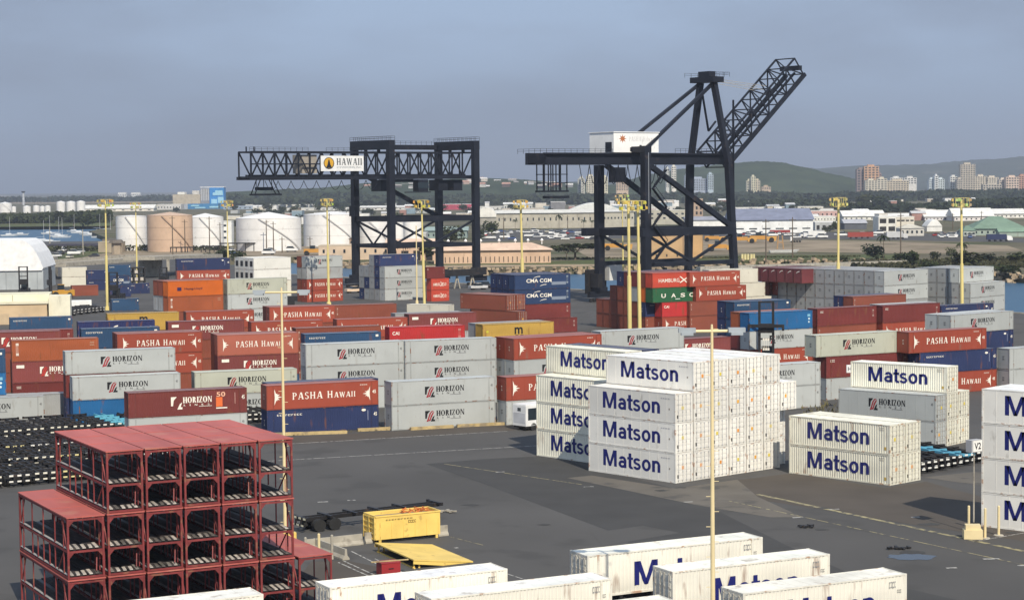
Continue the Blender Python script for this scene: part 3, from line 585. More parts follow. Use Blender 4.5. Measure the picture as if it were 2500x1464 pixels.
OMIT = set('''10,1,0 10,1,1 11,1,0 11,1,1 12,1,0 16,0,0 17,0,0 18,0,0 18,0,1 19,0,0 20,0,0 22,0,0 22,0,1 23,0,0 25,0,0 25,0,1 26,0,0 26,0,1 27,0,0 28,0,0 28,1,0 28,1,1 29,0,0 29,0,1 30,0,0 30,1,0 30,1,1 31,0,0 31,0,1 31,1,0 31,1,1 33,0,0 33,1,0 34,1,0 34,1,1 34,2,0 34,2,1 34,3,0 34,3,1 35,0,0 35,1,0 35,2,0 36,0,0 37,1,0 37,1,1 37,2,0 37,2,1 37,3,0 37,3,1 38,0,0 38,0,1 50,0,0 51,0,0 51,0,1 51,0,2 51,1,0 51,1,1 51,1,2 51,2,0 51,2,1 51,2,2 51,3,0 51,3,1 51,3,2 51,4,0 51,5,0 52,0,0 52,1,0 52,1,1 52,10,0 52,11,0 52,2,0 52,2,1 52,3,0 52,3,1 52,4,0 52,4,1 52,5,0 52,6,0 52,7,0 52,8,0 52,9,0 53,1,0 53,2,0 53,3,0 53,4,0 53,4,1 53,4,2 54,0,0 54,0,1 54,1,0 54,1,1 56,0,0 56,1,0 56,1,1 57,0,0 58,1,0 58,1,1 65,0,0 66,0,0 68,1,0 68,1,1 68,2,0 68,2,1 68,2,2 71,1,0 71,1,1 71,1,2 c100 c118 c121 c125 c126 c128 c129 c130 c132 c137 c138 c144 c153 c156 c166 c167 c168 c17 c181 c183 c188 c189 c193 c194 c195 c196 c197 c198 c199 c200 c201 c202 c203 c204 c205 c206 c207 c22 c24 c25 c3 c36 c42 c45 c47 c49 c51 c54 c58 c68 c7 c73 c91 c92 c95 c99 h10 h100 h103 h104 h110 h111 h112 h114 h116 h117 h119 h13 h14 h15 h17 h18 h19 h20 h21 h22 h24 h25 h26 h27 h3 h30 h31 h35 h39 h41 h42 h43 h44 h48 h49 h51 h52 h53 h54 h55 h56 h57 h60 h63 h65 h66 h67 h68 h70 h73 h75 h79 h8 h81 h83 h85 h88 h89 h90 h92 h93 h94 h95 h96 h97 h98 h99 s10 s101 s107 s11 s113 s115 s116 s118 s119 s127 s130 s133 s138 s139 s140 s147 s148 s15 s157 s162 s163 s164 s167 s168 s169 s19 s20 s22 s27 s31 s34 s35 s37 s38 s4 s40 s45 s5 s52 s53 s54 s61 s62 s64 s67 s71 s75 s76 s79 s81 s82 s85 s86 s88 s9 s92 t103 t104 t106 t11 t112 t116 t120 t125 t129 t130 t131 t136 t137 t138 t147 t27 t29 t30 t34 t36 t40 t41 t43 t45 t48 t53 t59 t6 t60 t7 t74 t84 t86 t87 t9 t93 t99'''.split())          # boxes wholly hidden inside the blocks
def S(where, t, A=None, B=None, yaw=19, ML=12.19, rows=(), doors=None, L=None, base=0.0):
    """a block of stacked containers: A and B are the photo pixels of the front top corners of tier t; rows run away from the viewer"""
    h = base + t * PITCH - (PITCH - CH)
    d = Vector((math.cos(R(yaw)), math.sin(R(yaw)), 0)); nrm = Vector((-d.y, d.x, 0))
    if A is not None:
        a = at(*A, h)
        if B is not None and L is None:
            b = at(*B, h); den = d.x * b.y - d.y * b.x
            L = (a.y * b.x - a.x * b.y) / den
            L = max(ML * .86, min(ML * 1.1, L))
        L = L or ML
    else:
        L = L or ML; a = at(*B, h) - d * L
    NST[0] += 1
    for r, row in enumerate(rows):
        top = max((i for i, c in enumerate(row) if c), default=-1) + 1
        for i, c in enumerate(row):
            if not c: continue
            sh, Lc = 0.0, L
            if isinstance(c, tuple):
                if len(c) == 3: Lc = c[2]
                sh, c = c[1], c[0]
            p = Vector((a.x, a.y, base + i * PITCH)) + d * sh + nrm * (r * ROWP)
            single = len(row) == 1 and len(rows) == 1
            tw = 'top' if (i + 1 == top and top > 1) else TIER[i + 1]
            parts = ([] if top == 1 else [tw]) + ([] if len(rows) == 1 else [ORD[r + 1]])
            lab = STY[c]['d'] + (', ' + ', '.join(parts) + ' of ' if parts else ' ') + where
            if len(lab.split()) > 16: lab = lab.replace('grey container with black lettering', 'black-lettered grey container').replace('plain rust brown', 'rust brown').replace('second tier', 'middle')
            key = '%d,%d,%d' % (NST[0], r, i)
            if key in OMIT: continue
            container(c, p, R(yaw), Lc, ML, lab, 'containers of the terminal yard', doors)['key'] = key
    return a, d, nrm, L
LB, RB = 22, 29
# front line of the yard, along the timber kerb
S('beside the black chassis at the picture edge', 1, None, (108.4, 966), 17, 13.716, [['hz'], [('gr', 3.2)]])
S('the stack with blue at its foot', 2, (176.4, 920.8), (440.3, 912.2), 20, 13.716, [['bb', 'hz']])
S('the stack behind the blue-footed one', 3, (158.8, 858.6), (427.7, 850.1), 20, 13.716, [['nb', 'dr', 'hz']])
S('the kerb stack behind the red racks', 2, (312.5, 959.4), (602.4, 944.2), 22, 13.716, [['hz', 'hz50']])
S('the kerb stack beside the near pole', 2, (650.3, 941.6), (923.3, 932.1), 23, 13.716, [['nb', 'pa'], [('hz', .9), ('nb', .9)]])
S('the all-grey kerb stack', 2, (955.2, 932.1), (1208.9, 922.3), 24, 13.716, [['hz', 'hz']])
S('the kerb stack behind the white bus', 2, (1235.4, 920.8), None, 28, 13.716, [['hz', 'pa']])
# second line
S('the stack of reds at the picture edge', 3, (27.7, 831), (240.3, 825), 17, 12.19, [['dr', 'hzr', 'or2'], ['br', 'br']])
S('the blue stack cut by the picture edge', 3, None, (13, 853), 17, 12.19, [['gr', 'bb', 'bl']])
S('the stack behind the orange brown box', 3, None, (148, 806.5), 17, 12.19, [['br', 'br', 'hzr'], [('dr', 2.0), ('dr', 2.0), ('dr', 2.0)]])
S('the twin brick red stack', 3, (285.6, 815.7), (494, 810.5), 19, 12.19, [['br', 'pa', 'pa'], ['br', 'br', 'br']])
S('the pinkish stack behind the near pole', 3, (530.2, 818), (729.3, 813), 19, 12.19, [['bl', 'hzr', 'pap'], ['br', 'br', 'br']])
S('the stack between maroon and brick red boxes', 2, (474.8, 909), (725, 899.6), 19, 13.716, [['hz', 'hzg']])
S('the tall all-grey stack by the near pole', 3, (745.9, 841), (986.9, 832.1), 22, 13.716, [['hz', 'hz', 'hz']])
S('the tall all-grey stack before the red box', 3, (988.5, 832), (1211.5, 826.2), 20, 13.716, [['hz', 'hz', 'hz']])
S('the half hidden stack', 3, (1253.7, 826.5), (1468.8, 813), 30, 13.716, [['gr', 'hz', 'pa'], ['gr', 'hz', 'pa']])
# third and further lines, west half
S('the blue stack by the beige building', 2, (23.5, 776), (177, 773.7), 17, 12.19, [['bl', 'bl']])
S('the stack behind the slate blue one', 3, (190, 786), (378, 782), 17, 12.19, [['nb', 'nb', 'cs']])
S('the slate blue stack below the swoosh', 3, (198, 803), (390, 798), 17, 12.19, [['bl', 'bl', 'bl']])
S('the stack with yellow on top beside maroon', 3, (262, 766), (437, 763.6), 18, 12.19, [['br', 'br', 'ye']])
S('the maroon stack beside the yellow one', 3, (410, 785.5), (596, 782), 19, 12.19, [['br', 'br', 'hzr']])
S('the pale-roofed brick red stack mid yard', 3, (613, 786), (788, 781), 19, 12.19, [['br', 'br', 'pa']])
S('the stack beside the red box', 3, (822, 779.6), (995, 776), 19, 12.19, [['br', 'br', 'pa']])
S('the low red stack before the brick red lettering', 3, (722, 801), (930, 796), 19, 12.19, [['br', 'br', 'br']])
S('the blue stack on the grey roofs', 3, (743.6, 815.7), (930, 810), 19, 12.19, [['nb', 'nb', 'bl']])
S('the stack with bright red on top', 3, (950.4, 799), (1135, 791), 19, 12.19, [['dr', 'dr', 'rd']])
S('the stack below the orange box', 3, (454, 761), (620, 756), 20, 12.19, [['br', 'br', 'pa']])
S('the stack before the reach truck', 3, (657, 750), (818, 747), 20, 12.19, [['br', 'br', 'pa'], ['br', 'br', 'br']])
S('the brown stack by the lane', 3, (818, 745), (968, 738.5), 20, 12.19, [['br', 'br', 'br']])
S('the maroon stack before the cream block', 3, (998, 767), (1163, 763), 20, 12.19, [['gr', 'gr', 'hzr'], [('gr', -1.5), ('gr', -1.5), ('gp', -1.5)]])
S('the mustard stack before the navy one', 3, (1178, 792), (1352, 784.5), 26, 12.19, [['br', 'br', 'ye'], ['gr', 'gr', 'gr']])
S('at the foot of the golden mast', 1, (993, 742), None, -25, 12.19, [['be']], L=10.6)
S('the side-on brown pair', 3, (1123.5, 715.6), None, -45, 12.19, [['dr', ('br', 3.0), 'br'], ['dr', 'nb', 'br']], doors='R', L=12.4)
S('the stack with white swooshes', 4, (1256, 671.5), (1392.3, 670.2), 28, 12.19, [[('dr', 1.5), 'dr', 'cm', 'cm'], ['nb'] * 4, ['nb'] * 4, ['nb'] * 4])
S('the orange-topped stack', 4, (409, 687), (544.5, 686), 31, 12.19, [['br', 'br', 'or2', 'or'], ['gr', 'gr', 'gr', 'br'], ['gr', 'gr', 'gr', 'br']])
S('the stack behind the reach truck', 4, (554.6, 682), (700.8, 678), 30, 13.716, [['hz', 'hz', 'hz', 'hzg'], [None, None, None, None]])
S('the refrigerated stack with black fans', 4, (618.5, 630), (710, 627.5), 35, 12.19, [['be', 'be', 'wr', 'wr'], [('be', -.0), 'be', 'wr', 'wr'], ['be', 'be', 'wr', 'wr'], ['be', 'be', 'wr', 'wr']])
S('the navy-topped stack by the ramp', 4, (431, 632), (561, 631), 17, 13.716, [['br', 'br', 'pa', 'nb']])
S('the stack by the quay crane leg', 4, (747.8, 626), (836, 624), 35, 12.19, [['pa', 'pa', 'gr', 'hz'], ['br', 'br', 'gr', 'br']])
S('the block under the low crane', 3, (938.6, 651), (1034, 648), 35, 12.19, [['hz', 'hz', 'hz'], ['gp', 'nb', 'nb', 'nb'], ['gp', 'gp', 'gp', 'gp'], ['gp', 'nb', 'gp'], ['nb', 'gp', 'gp']])
S('the short red stack under the low crane', 2, (1052, 680), None, 30, 6.06, [['hs', 'hs', ('dr', -1.2)]], L=5.2)
S('the short white stack beside the tent', 2, (151, 653), None, 20, 6.06, [['be', 'be']], L=7.4)
S('the short navy stack beside the white one', 2, (212, 660), None, 20, 6.06, [['nb', 'nb']])
S('the short swoosh stack by the yellow mast', 3, (264, 647), None, 20, 6.06, [['nb', 'cm', 'bl']])
S('behind the orange-topped stack, low', 1, (312, 692), None, 20, 6.06, [['nb']])
S('beside the yellow forklift', 1, (175, 697), None, 20, 6.06, [['br']], L=7.2)
S('at the foot of the yellow mast', 1, (272, 730), None, 20, 6.06, [['bl']], L=6.6)
# east half of the yard
S('the mixed stack with a green box', 4, (1592.7, 667), (1718.7, 666), 30, 12.19,
  [[('pa', 2.2, 13.4), ('rd', 2.2, 13.4), 'ua', 'hs'], ['br', 'nb', 'or', 'br'], ['br', 'br', 'gr', 'dr'], ['br', 'br', 'br', 'dr'], ['br', 'br', 'br', 'nb'], ['br', 'br', 'br'], ['br', 'br'], ['br', 'br']])
S('the brick red stack beyond the cross emblem', 4, None, (1806.6, 660), 29, 12.19, [['br', 'br', ('pa', 1.5), 'pa']])
S('the stepped cream stack', 4, None, (1850.6, 654.5), 29, 12.19, [['be', ('be', 3.4), ('be', 1.8), 'be']])
S('the maroon block', 4, (1957, 657), None, 33, 12.19, [[('br', 5), ('br', 5), ('br', 4.5), 'dm'], [('br', 5), ('br', 5), ('br', 4.5), 'dm'], [('br', 5), ('br', 5), ('br', 4.5), 'dm'], [('br', 5), ('br', 5), ('br', 4.5), 'dm'], [('br', 3), ('br', 3), ('pa', 3.2), 'dm'], [('br', 3), ('br', 3), ('br', 2.5), 'dm']])
S('the great grey block by the water', 4, (2158.1, 661.9), (2277.4, 657.7), 39, 12.19, [['gp', 'gp', 'hz', 'hz']] + [['gp'] * 4] * 9 + [['gp'] * 3, ['gp'] * 2])
S('the smaller grey block by the water', 3, (2369, 692), (2467, 686), 46, 12.19, [['hz', 'hz', 'hz'], ['gp', 'gp', 'gp', 'hz'], ['gp'] * 4, ['gp'] * 4, ['gp'] * 4])
S('the low brown stack before the grey block', 3, (2082, 724), (2212, 720), 33, 12.19, [['br', 'br', 'br'], ['nb', 'nb', 'nb']])
S('the dark red stack beside the blue box', 3, (1995.4, 753.5), (2140, 748), 32, 12.19, [['br', 'br', 'dr']])
S('the dark red stack over brick red', 3, (2154.8, 746), (2295, 740), 31, 12.19, [['br', 'pa', 'dr'], [('gp', 1.6), ('gp', 1.6), ('hz', 1.6)]])
S('the navy stack below the grey block', 2, (2298, 746), (2431, 743), 31, 12.19, [['nb', 'nb']])
S('the stack above the right-hand lettering', 3, (2321.1, 769.4), (2493.3, 759.4), 38, 13.716, [['gr', 'nb', 'hz'], ['gr', 'nb', 'hz']])
S('the stack behind the white pole sign', 3, (2218.6, 810.6), (2408.4, 799.7), 29, 13.716, [[('pa', 1.9), ('nb', 1.9), 'pa']])
S('the grey stack cut by the picture edge', 2, (2464.5, 851), None, 30, 13.716, [['hz', 'hz']])
S('the stack beside the container handler', 3, (1992, 819), (2197.6, 809), 29, 13.716, [[('hz', 1.7), ('dr', 1.7), 'hzg']])
S('the grey pair behind the white block', 2, None, (2003.5, 883), 29, 13.716, [['hz', 'hz']])
S('the stack with bright blue on top', 3, (1829, 764), (1983.6, 754), 29, 12.19, [['pa', 'hz', 'bb'], ['dr', 'dr', 'or2']])
S('the slate blue stack behind the handler', 3, (1792, 737), (1930, 733), 29, 12.19, [['bl', 'bl', 'bl'], ['nb', 'nb', 'nb']])
S('the grey stack under the far lamp mast', 3, (1466, 809), (1670, 799.7), 29, 13.716, [['hz', 'hz', 'hz']])
S('the maroon pair under the near lamp', 2, None, (1784, 821), 29, 12.19, [['br', 'hzr']])
# white and blue blocks on the apron
a1, d1, n1, _ = S('the white reefer block', 3, (1435.7, 939.7), None, -48.5, 12.19, [['ms', 'ms', 'ms']] + [['ms', 'ms', 'ms', 'ms']] * 5 + [[('ms', -1.5), ('ms', -1.5), 'ms']], doors='R')
S('the white block behind the reefers', 3, (1308.5, 914.1), None, -48.5, 12.19, [['mc', 'mc', 'mc'], [('mc', -1.2), ('mc', -1.2), ('mc', -1.2), ('mc', -1.2)], [('mc', -1.2), ('mc', -1.2), ('mc', -1.2), ('nb', -1.2)]])
S('the low white block on the apron', 2, (1926.2, 1013.2), None, -46.5, 12.19, [['mc', 'mc'], ['mc', 'mc']], doors='R')
S('the white-and-grey block', 2, (2047.2, 948.5), None, -41, 12.19, [['hz', 'hz'], ['mc', 'mc', 'mc'], ['mc', 'mc']], doors='R')
S('the white block by the bollards', 4, (2397, 948), None, -42, 12.19, [['ms'] * 4, ['ms'] * 4], doors=None)
# ------------------------------------------------------------------ skeletal chassis, shared meshes
def chassis_meshes():
    fr = MB()
    for y in (.72, 1.58): fr.box(0.1, 12.3, y, y + .14, .86, 1.2)
    for x in (.1, 2.2, 4.4, 6.6, 8.8, 12.0): fr.box(x, x + .22, .02, 2.42, 1.04, 1.26)
    for y in (.0, 2.24):
        for x in (.1, 12.0): fr.box(x, x + .22, y, y + .2, 1.02, 1.3)
    ax = MB()
    for x in (1.3, 2.6): ax.bar((x, .25, .52), (x, 2.19, .52), .07, n=6); ax.box(x - .25, x + .25, .66, 1.78, .62, .86)
    wh = MB(); wh.bar((0, -.28, 0), (0, .28, 0), .52, n=14)
    bp = MB(); bp.box(-.06, .08, .05, 2.39, .52, .70); bp.box(-.02, .06, .7, .85, .70, 1.04); bp.box(-.02, .06, 1.59, 1.74, .70, 1.04)
    rs = MB()
    for i in range(3): rs.box(-.075, -.061, .2 + i * .8, .6 + i * .8, .54, .69); rs.box(.085, .099, .15 + i * .8, .55 + i * .8, 1.07, 1.24)
    pass
    lg = MB(); lg.box(9.3, 9.45, .6, .75, .05, .9); lg.box(9.25, 9.5, .5, .85, 0, .06)
    return dict(frame=fr.mesh('chassis_frame', M['black']), axle=ax.mesh('chassis_axle', M['black']), wheel=wh.mesh('chassis_wheel', M['rubber']),
                bumper=bp.mesh('chassis_bumper', M['black']), refl=rs.mesh('reflector_strip', M['ink']), leg=lg.mesh('landing_leg', M['black']), frameC=fr.mesh('chassis_frame', M['obj']))
CHM = chassis_meshes()
def chassis(loc, rz, label, group, col=None, refl=(.72, .68, .5)):
    t = thing('container_chassis', label, 'chassis', loc, rz, group)
    if col: put('frame', CHM['frameC'], t, col=col)
    else: put('frame', CHM['frame'], t)
    put('axle', CHM['axle'], t)
    b = put('bumper', CHM['bumper'], t); put('reflector_strip', CHM['refl'], b, col=refl)
    for x in (1.3, 2.6):
        for y in (.3, 2.14): put('wheel', CHM['wheel'], t, (x, y, .52))
    put('landing_leg', CHM['leg'], t); put('landing_leg', CHM['leg'], t, (0, 1.1, 0))
    return t
# white containers on chassis in the near echelon
FG = [((1434, 1356), (1862, 1318), 'the rearmost of the near echelon on the apron', 13.716), ((1642, 1395), (2026, 1350), 'the middle one of three by the near lamp pole', 12.19),
      ((1814, 1448), (2214, 1398), 'nearest the puddle, cut by the bottom edge', 12.19), ((1053, 1461), (1494, 1414), 'between the yellow ramp and the bottom edge', 13.716),
      ((805, 1434), (1237, 1400), 'beside the red racks and the small red box', 13.716), (None, (643, 1449), 'across the foot of the red racks', 13.716), (None, (1660, 1468), 'only its roof corner showing at the bottom edge', 12.19)]
for A, B, wh, ML in FG:
    yaw = 27; d = Vector((math.cos(R(yaw)), math.sin(R(yaw)), 0)); h = 1.3 + CH
    b = at(*B, h)
    if A: a = at(*A, h); Lx = max(ML * .9, min(ML * 1.06, (a.y * b.x - a.x * b.y) / (d.x * b.y - d.y * b.x)))
    else: Lx = ML; a = b - d * Lx
    container('mf', Vector((a.x, a.y, 1.3)), R(yaw), Lx, ML, 'white rust-edged container on a chassis, ' + wh, 'containers on chassis in the foreground', 'L')
    c_ = chassis(Vector((a.x, a.y, 0)), R(yaw), 'black chassis under the white container ' + wh, 'chassis under the foreground containers'); c_.scale = (Lx / 12.4, 1, 1)
# rows of empty chassis behind the red racks
rowdir = Vector((math.cos(R(28)), math.sin(R(28)), 0)); back = R(118)
ROWS = [(at(-60, 1066, .7), 15, 'farthest chassis row, below the brick red boxes'), (at(-60, 1106, .7), 10, 'second chassis row behind the racks'), (at(-60, 1137, .7), 9, 'third chassis row behind the racks'), (at(-60, 1180, .7), 8, 'nearest chassis row behind the racks')]
PL = ['first', 'second', 'third', 'fourth', 'fifth', 'sixth', 'seventh', 'eighth', 'ninth', 'tenth', 'eleventh', 'twelfth', 'thirteenth', 'fourteenth', 'fifteenth']
for ri, (p0, n, wh) in enumerate(ROWS):
    for i in range(n):
        p = Vector((p0.x, p0.y, 0)) + rowdir * (i * 2.72 + rnd.uniform(-.08, .08)); j = rnd.uniform(-.5, .5)
        p += Vector((math.cos(back), math.sin(back), 0)) * j
        blue = ri == 0 and i == 7
        chassis(p, back + R(rnd.uniform(-.6, .6)) - R(90) + R(90), ('light blue' if blue else 'black') + ' empty chassis with striped bumper, %s from picture edge, %s' % (PL[i], wh.split(',')[0]), 'empty chassis parked in rows', (.12, .42, .55) if blue else None, rnd.choice([(.75, .72, .6), (.7, .62, .3), (.78, .76, .7)]))
for i in range(6):
    p = at(2262 + i * 30, 1160 - i * 6, 0)
    chassis(p, R(118), 'black empty chassis, %s beyond the sign post' % PL[i], 'empty chassis beyond the sign post', (.1, .35, .5) if i == 4 else None, (.75, .75, .7))
ca = at(745, 1302, 0); cb = at(1110, 1258, 0); dd = (cb - ca)
c_ = chassis(ca, math.atan2(dd.y, dd.x), 'black empty chassis parked behind the concrete barriers and yellow bin', None); c_.scale = (1.12, 1, 1)

# ------------------------------------------------------------------ red car racks
RW, RL, RH = 2.44, 12.4, 4.05
def rack_meshes():
    d = {}
    def sv(n, b, m): d[n] = b.mesh('rack_' + n, m)
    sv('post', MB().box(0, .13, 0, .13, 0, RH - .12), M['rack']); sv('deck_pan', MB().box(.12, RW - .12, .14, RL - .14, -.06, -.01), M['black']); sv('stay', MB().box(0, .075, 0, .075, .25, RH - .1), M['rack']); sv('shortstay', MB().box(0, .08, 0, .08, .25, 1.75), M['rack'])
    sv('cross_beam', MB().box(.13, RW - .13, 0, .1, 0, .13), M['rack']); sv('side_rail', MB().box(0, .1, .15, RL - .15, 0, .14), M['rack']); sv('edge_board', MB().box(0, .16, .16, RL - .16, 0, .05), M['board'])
    for q in range(3): sv('sun_toned_board%d' % q, MB().add([(0, -.02, 0), (.22, -.02, 0), (.42, 1.1 + .25 * q, 0), (.2, 1.1 + .25 * q, 0), (0, -.02, .05), (.22, -.02, .05), (.42, 1.1 + .25 * q, .05), (.2, 1.1 + .25 * q, .05)], [(3, 2, 1, 0), (4, 5, 6, 7), (0, 1, 5, 4), (1, 2, 6, 5), (2, 3, 7, 6), (3, 0, 4, 7)]), M['board'])
    sv('gusset', MB().prism([(0, 0), (.30, 0), (0, -.34)], 0, .03), M['rack']); sv('gusset2', MB().prism([(0, 0), (-.30, 0), (0, -.34)], 0, .03), M['rack'])
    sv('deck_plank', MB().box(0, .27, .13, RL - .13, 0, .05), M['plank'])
    rf = MB(); rf.box(-.03, RW + .03, -.05, RL + .05, RH - .1, RH - .035)
    for i in range(4): rf.box(-.035, RW + .035, i * (RL - .1) / 3, i * (RL - .1) / 3 + .1, RH - .034, RH - .012)
    sv('roof_panel', rf, M['rackroof'])
    b = MB(); b.bar((.05, .2, 1.75), (.05, 1.5, 3.85), .07); sv('brace', b, M['rack']); b = MB(); b.bar((.05, 2.6, .2), (.05, 1.0, 1.7), .07); sv('brace2', b, M['rack'])
    b = MB(); b.bar((.05, RL - .2, 1.75), (.05, RL - 1.5, 3.85), .07); sv('brace3', b, M['rack']); b = MB(); b.bar((0, 0, .2), (.12, .3, 1.0), .07); sv('ramp_handle', b, M['rack'])
    return d
RM = rack_meshes()
RYAW = 28
def rack(loc, label, roofcol=None):
    t = thing('car_rack', label, 'car rack', loc, R(RYAW), 'red stacked car racks')
    for x in (0, RW - .15):
        for y in (0, RL - .15): put('post', RM['post'], t, (x, y, 0))
    for x in (.01, RW - .1):
        for y in (1.0, 3.1, 6.0, 8.9, RL - 1.1): put('stay', RM['stay'], t, (x, y, 0))
        for y in (4.5, 7.5): put('stay', RM['shortstay'], t, (x, y, 0))
        for z in (.02, 1.72, RH - .28): put('side_rail', RM['side_rail'], t, (x, 0, z))
        put('brace', RM['brace'], t, (x, 0, 0)); put('brace', RM['brace2'], t, (x, 0, 0)); put('brace', RM['brace3'], t, (x, 0, 0))
    for y in (.01, RL - .13):
        for z in (.02, 1.70, RH - .30): put('cross_beam', RM['cross_beam'], t, (0, y, z))
    for z in (1.70, RH - .30):
        put('gusset', RM['gusset'], t, (.14, .02, z)); put('gusset', RM['gusset2'], t, (RW - .14, .02, z)); put('gusset', RM['gusset'], t, (.14, RL - .06, z)); put('gusset', RM['gusset2'], t, (RW - .14, RL - .06, z))
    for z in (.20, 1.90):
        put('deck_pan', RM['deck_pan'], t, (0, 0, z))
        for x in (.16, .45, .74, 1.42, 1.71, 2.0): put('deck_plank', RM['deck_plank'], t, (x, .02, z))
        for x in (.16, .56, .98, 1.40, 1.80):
            g_ = crnd.choice([.12, .2, .36, .46, .5]); put('sun_toned_board', RM['sun_toned_board%d' % crnd.randint(0, 2)], t, (x, 0, z + .055), col=(g_, g_ * .9, g_ * .8))  # added boards: sunlight on the deck front put into their pale tones
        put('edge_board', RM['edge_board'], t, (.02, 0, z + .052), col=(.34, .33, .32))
    put('ramp_handle', RM['ramp_handle'], t, (RW - .5, .25, .2))
    put('roof_panel', RM['roof_panel'], t)
fl = at(258.7, 1101, 3 * RH); rd = Vector((math.cos(R(RYAW)), math.sin(R(RYAW)), 0)); rk = 2.60
COLN = ['left column', 'second column', 'middle column', 'fourth column', 'right column']
for i in range(-1, 6):
    n = 3 if 0 <= i < 5 else (2 if i < 0 else 1)
    for k in range(n):
        p = Vector((fl.x, fl.y, 0)) + rd * (i * rk + (.15 if i == 5 else (-.05 if i < 0 else 0)))
        if i == 5: lab = 'red two-deck car rack standing alone on the ground beside the stack'
        elif i < 0: lab = 'red two-deck car rack, %s of the lower column at the picture edge' % ('top' if k else 'bottom')
        else: lab = 'red two-deck car rack, %s of the %s in the tall stack' % (['bottom', 'middle', 'top'][k], COLN[i])
        rack(Vector((p.x, p.y, k * (RH + .005))), lab)

# ------------------------------------------------------------------ yellow bin, ramp, box, barriers
A_ = at(918, 1327, 0); B_ = at(1075, 1311, 0); v_ = B_ - A_; by = math.atan2(v_.y, v_.x); bl = v_.length
t = thing('waste_bin', 'yellow open steel bin with ribbed end on skids', 'waste bin', A_, by)
bx = MB(); bw, bh = 2.35, 2.15
bx.box(0, bl, 0, .06, .3, bh); bx.box(0, bl, bw - .06, bw, .3, bh); bx.box(0, .06, .06, bw - .06, .3, bh); bx.box(bl - .06, bl, .06, bw - .06, .3, bh); bx.box(.06, bl - .06, .06, bw - .06, .3, .36)
put('shell', bx.mesh('bin_shell', M['yellow']), t)
rim = MB()
for y in (-.05, bw - .07): rim.box(-.03, bl + .03, y, y + .12, bh + .001, bh + .12)
for x in (-.05, bl - .07): rim.box(x, x + .12, .07, bw - .07, bh + .001, bh + .12)
put('rim', rim.mesh('bin_rim', M['yellow']), t)
for i in range(3):
    b = MB(); y = .02 + i * (bw - .16) / 2; b.box(-.12, -.001, y, y + .12, .3, bh); put('rib', b.mesh('bin_rib', M['yellow']), t)
for i in range(5):
    b = MB(); z = .3 + i * (bh - .42) / 4; b.box(-.10, -.002, .02, bw - .02, z, z + .1); put('rib', b.mesh('bin_rib', M['yellow']), t)
for i in range(6):
    b = MB(); b.box(.35 + i * 1.05, .41 + i * 1.05, -.035, -.001, .32, bh - .45); put('rib', b.mesh('bin_rib', M['yellow']), t)
for y in (.25, bw - .4):
    b = MB(); b.box(.1, bl - .1, y, y + .16, .12, .3); put('skid', b.mesh('bin_skid', M['black']), t)
for x in (.3, bl - .4):
    for y in (.02, bw - .22):
        b = MB(); b.box(x, x + .2, y, y + .2, 0, .3); put('foot', b.mesh('bin_foot', M['yellow']), t)
vs_, fs_ = TEXT['marks', 5]
put('marking', flat('bin', vs_, fs_, .9, 3.3, 1.83, .09, -.037, M['ink']), t, col=(.1, .07, .03)); put('marking', flat('bin2', *TEXT['marks', 2], bl * .5, bl * .62, 1.5, .22, -.037, M['ink']), t, col=(.12, .08, .03))
r2 = random.Random(5); lm = MB()
for i in range(40):
    x, y = r2.uniform(bl * .5, bl - .5), r2.uniform(.2, bw - .2); lm.box(-.25, .25, -.04, .04, -.03, .03, Matrix.Translation((x, y, 2.1 + r2.uniform(0, .25))) @ Matrix.Rotation(r2.uniform(0, 3), 4, 'Z') @ Matrix.Rotation(r2.uniform(-.5, .5), 4, 'Y'))
o = put('scrap_pile', lm.mesh('scrap_pile', M['obj']), None, A_, by, col=(.6, .17, .04)); tag(o, 'orange scrap pieces heaped inside the yellow bin', 'scrap'); stuff(o)
b = MB(); b.box(.2, bl - .2, .1, bw - .1, .37, 1.95); put('contents', b.mesh('bin_fill', M['dirt']), t)
d_ = at(1010, 1389, 0); c2 = at(1155, 1372, 0); a2 = at(915, 1346, 0); e1, e2 = c2 - d_, a2 - d_
t = thing('loading_ramp', 'sloping yellow steel loading ramp on the ground before the bin', 'ramp', d_)
b = MB()
q = [Vector((0, 0, .75)), e1 + Vector((0, 0, .1)), e1 + e2 + Vector((0, 0, .1)), e2 + Vector((0, 0, .75))]
b.add([p for p in q] + [p + Vector((0, 0, -.1)) for p in q], [(0, 1, 2, 3), (7, 6, 5, 4), (0, 4, 5, 1), (1, 5, 6, 2), (2, 6, 7, 3), (3, 7, 4, 0)])
put('deck', b.mesh('ramp_deck', M['yellow']), t)
for k in (.004, .996):
    b = MB(); o1 = e2 * k; b.add([o1 + Vector((0, 0, .64)), o1 + e1 * .96 + Vector((0, 0, .02)), o1 + e1 * .5 + Vector((0, 0, .02)), o1 + Vector((0, 0, .4))], [(0, 1, 2, 3)]); put('side_rail', b.mesh('ramp_side', M['yellow']), t)
b = MB(); b.bar(e1 * .03 + e2 * .02 + Vector((0, 0, .02)), e1 * .03 + e2 * .98 + Vector((0, 0, .02)), .12); put('base_rail', b.mesh('ramp_rail', M['yellow']), t)
for k in (.04, .94):
    for u in (.03, .12):
        b = MB(); p = e2 * k + e1 * u; b.bar(p, p + Vector((0, 0, .56)), .14); put('leg', b.mesh('ramp_leg', M['yellow']), t)
p = at(955, 1404, 0)
t = thing('tool_box', 'small red steel box with a plank across its lid', 'box', p, R(25))
put('body', MB().box(-.75, .75, 0, 1.1, .05, .92).mesh('box_body', M['obj']), t, col=(.33, .025, .03)); put('lid', MB().box(-.78, .78, -.03, 1.13, .922, .99).mesh('box_lid', M['obj']), t, col=(.3, .03, .035))
put('handle', MB().box(-.2, .2, -.04, -.001, .5, .56).mesh('box_handle', M['black']), t)
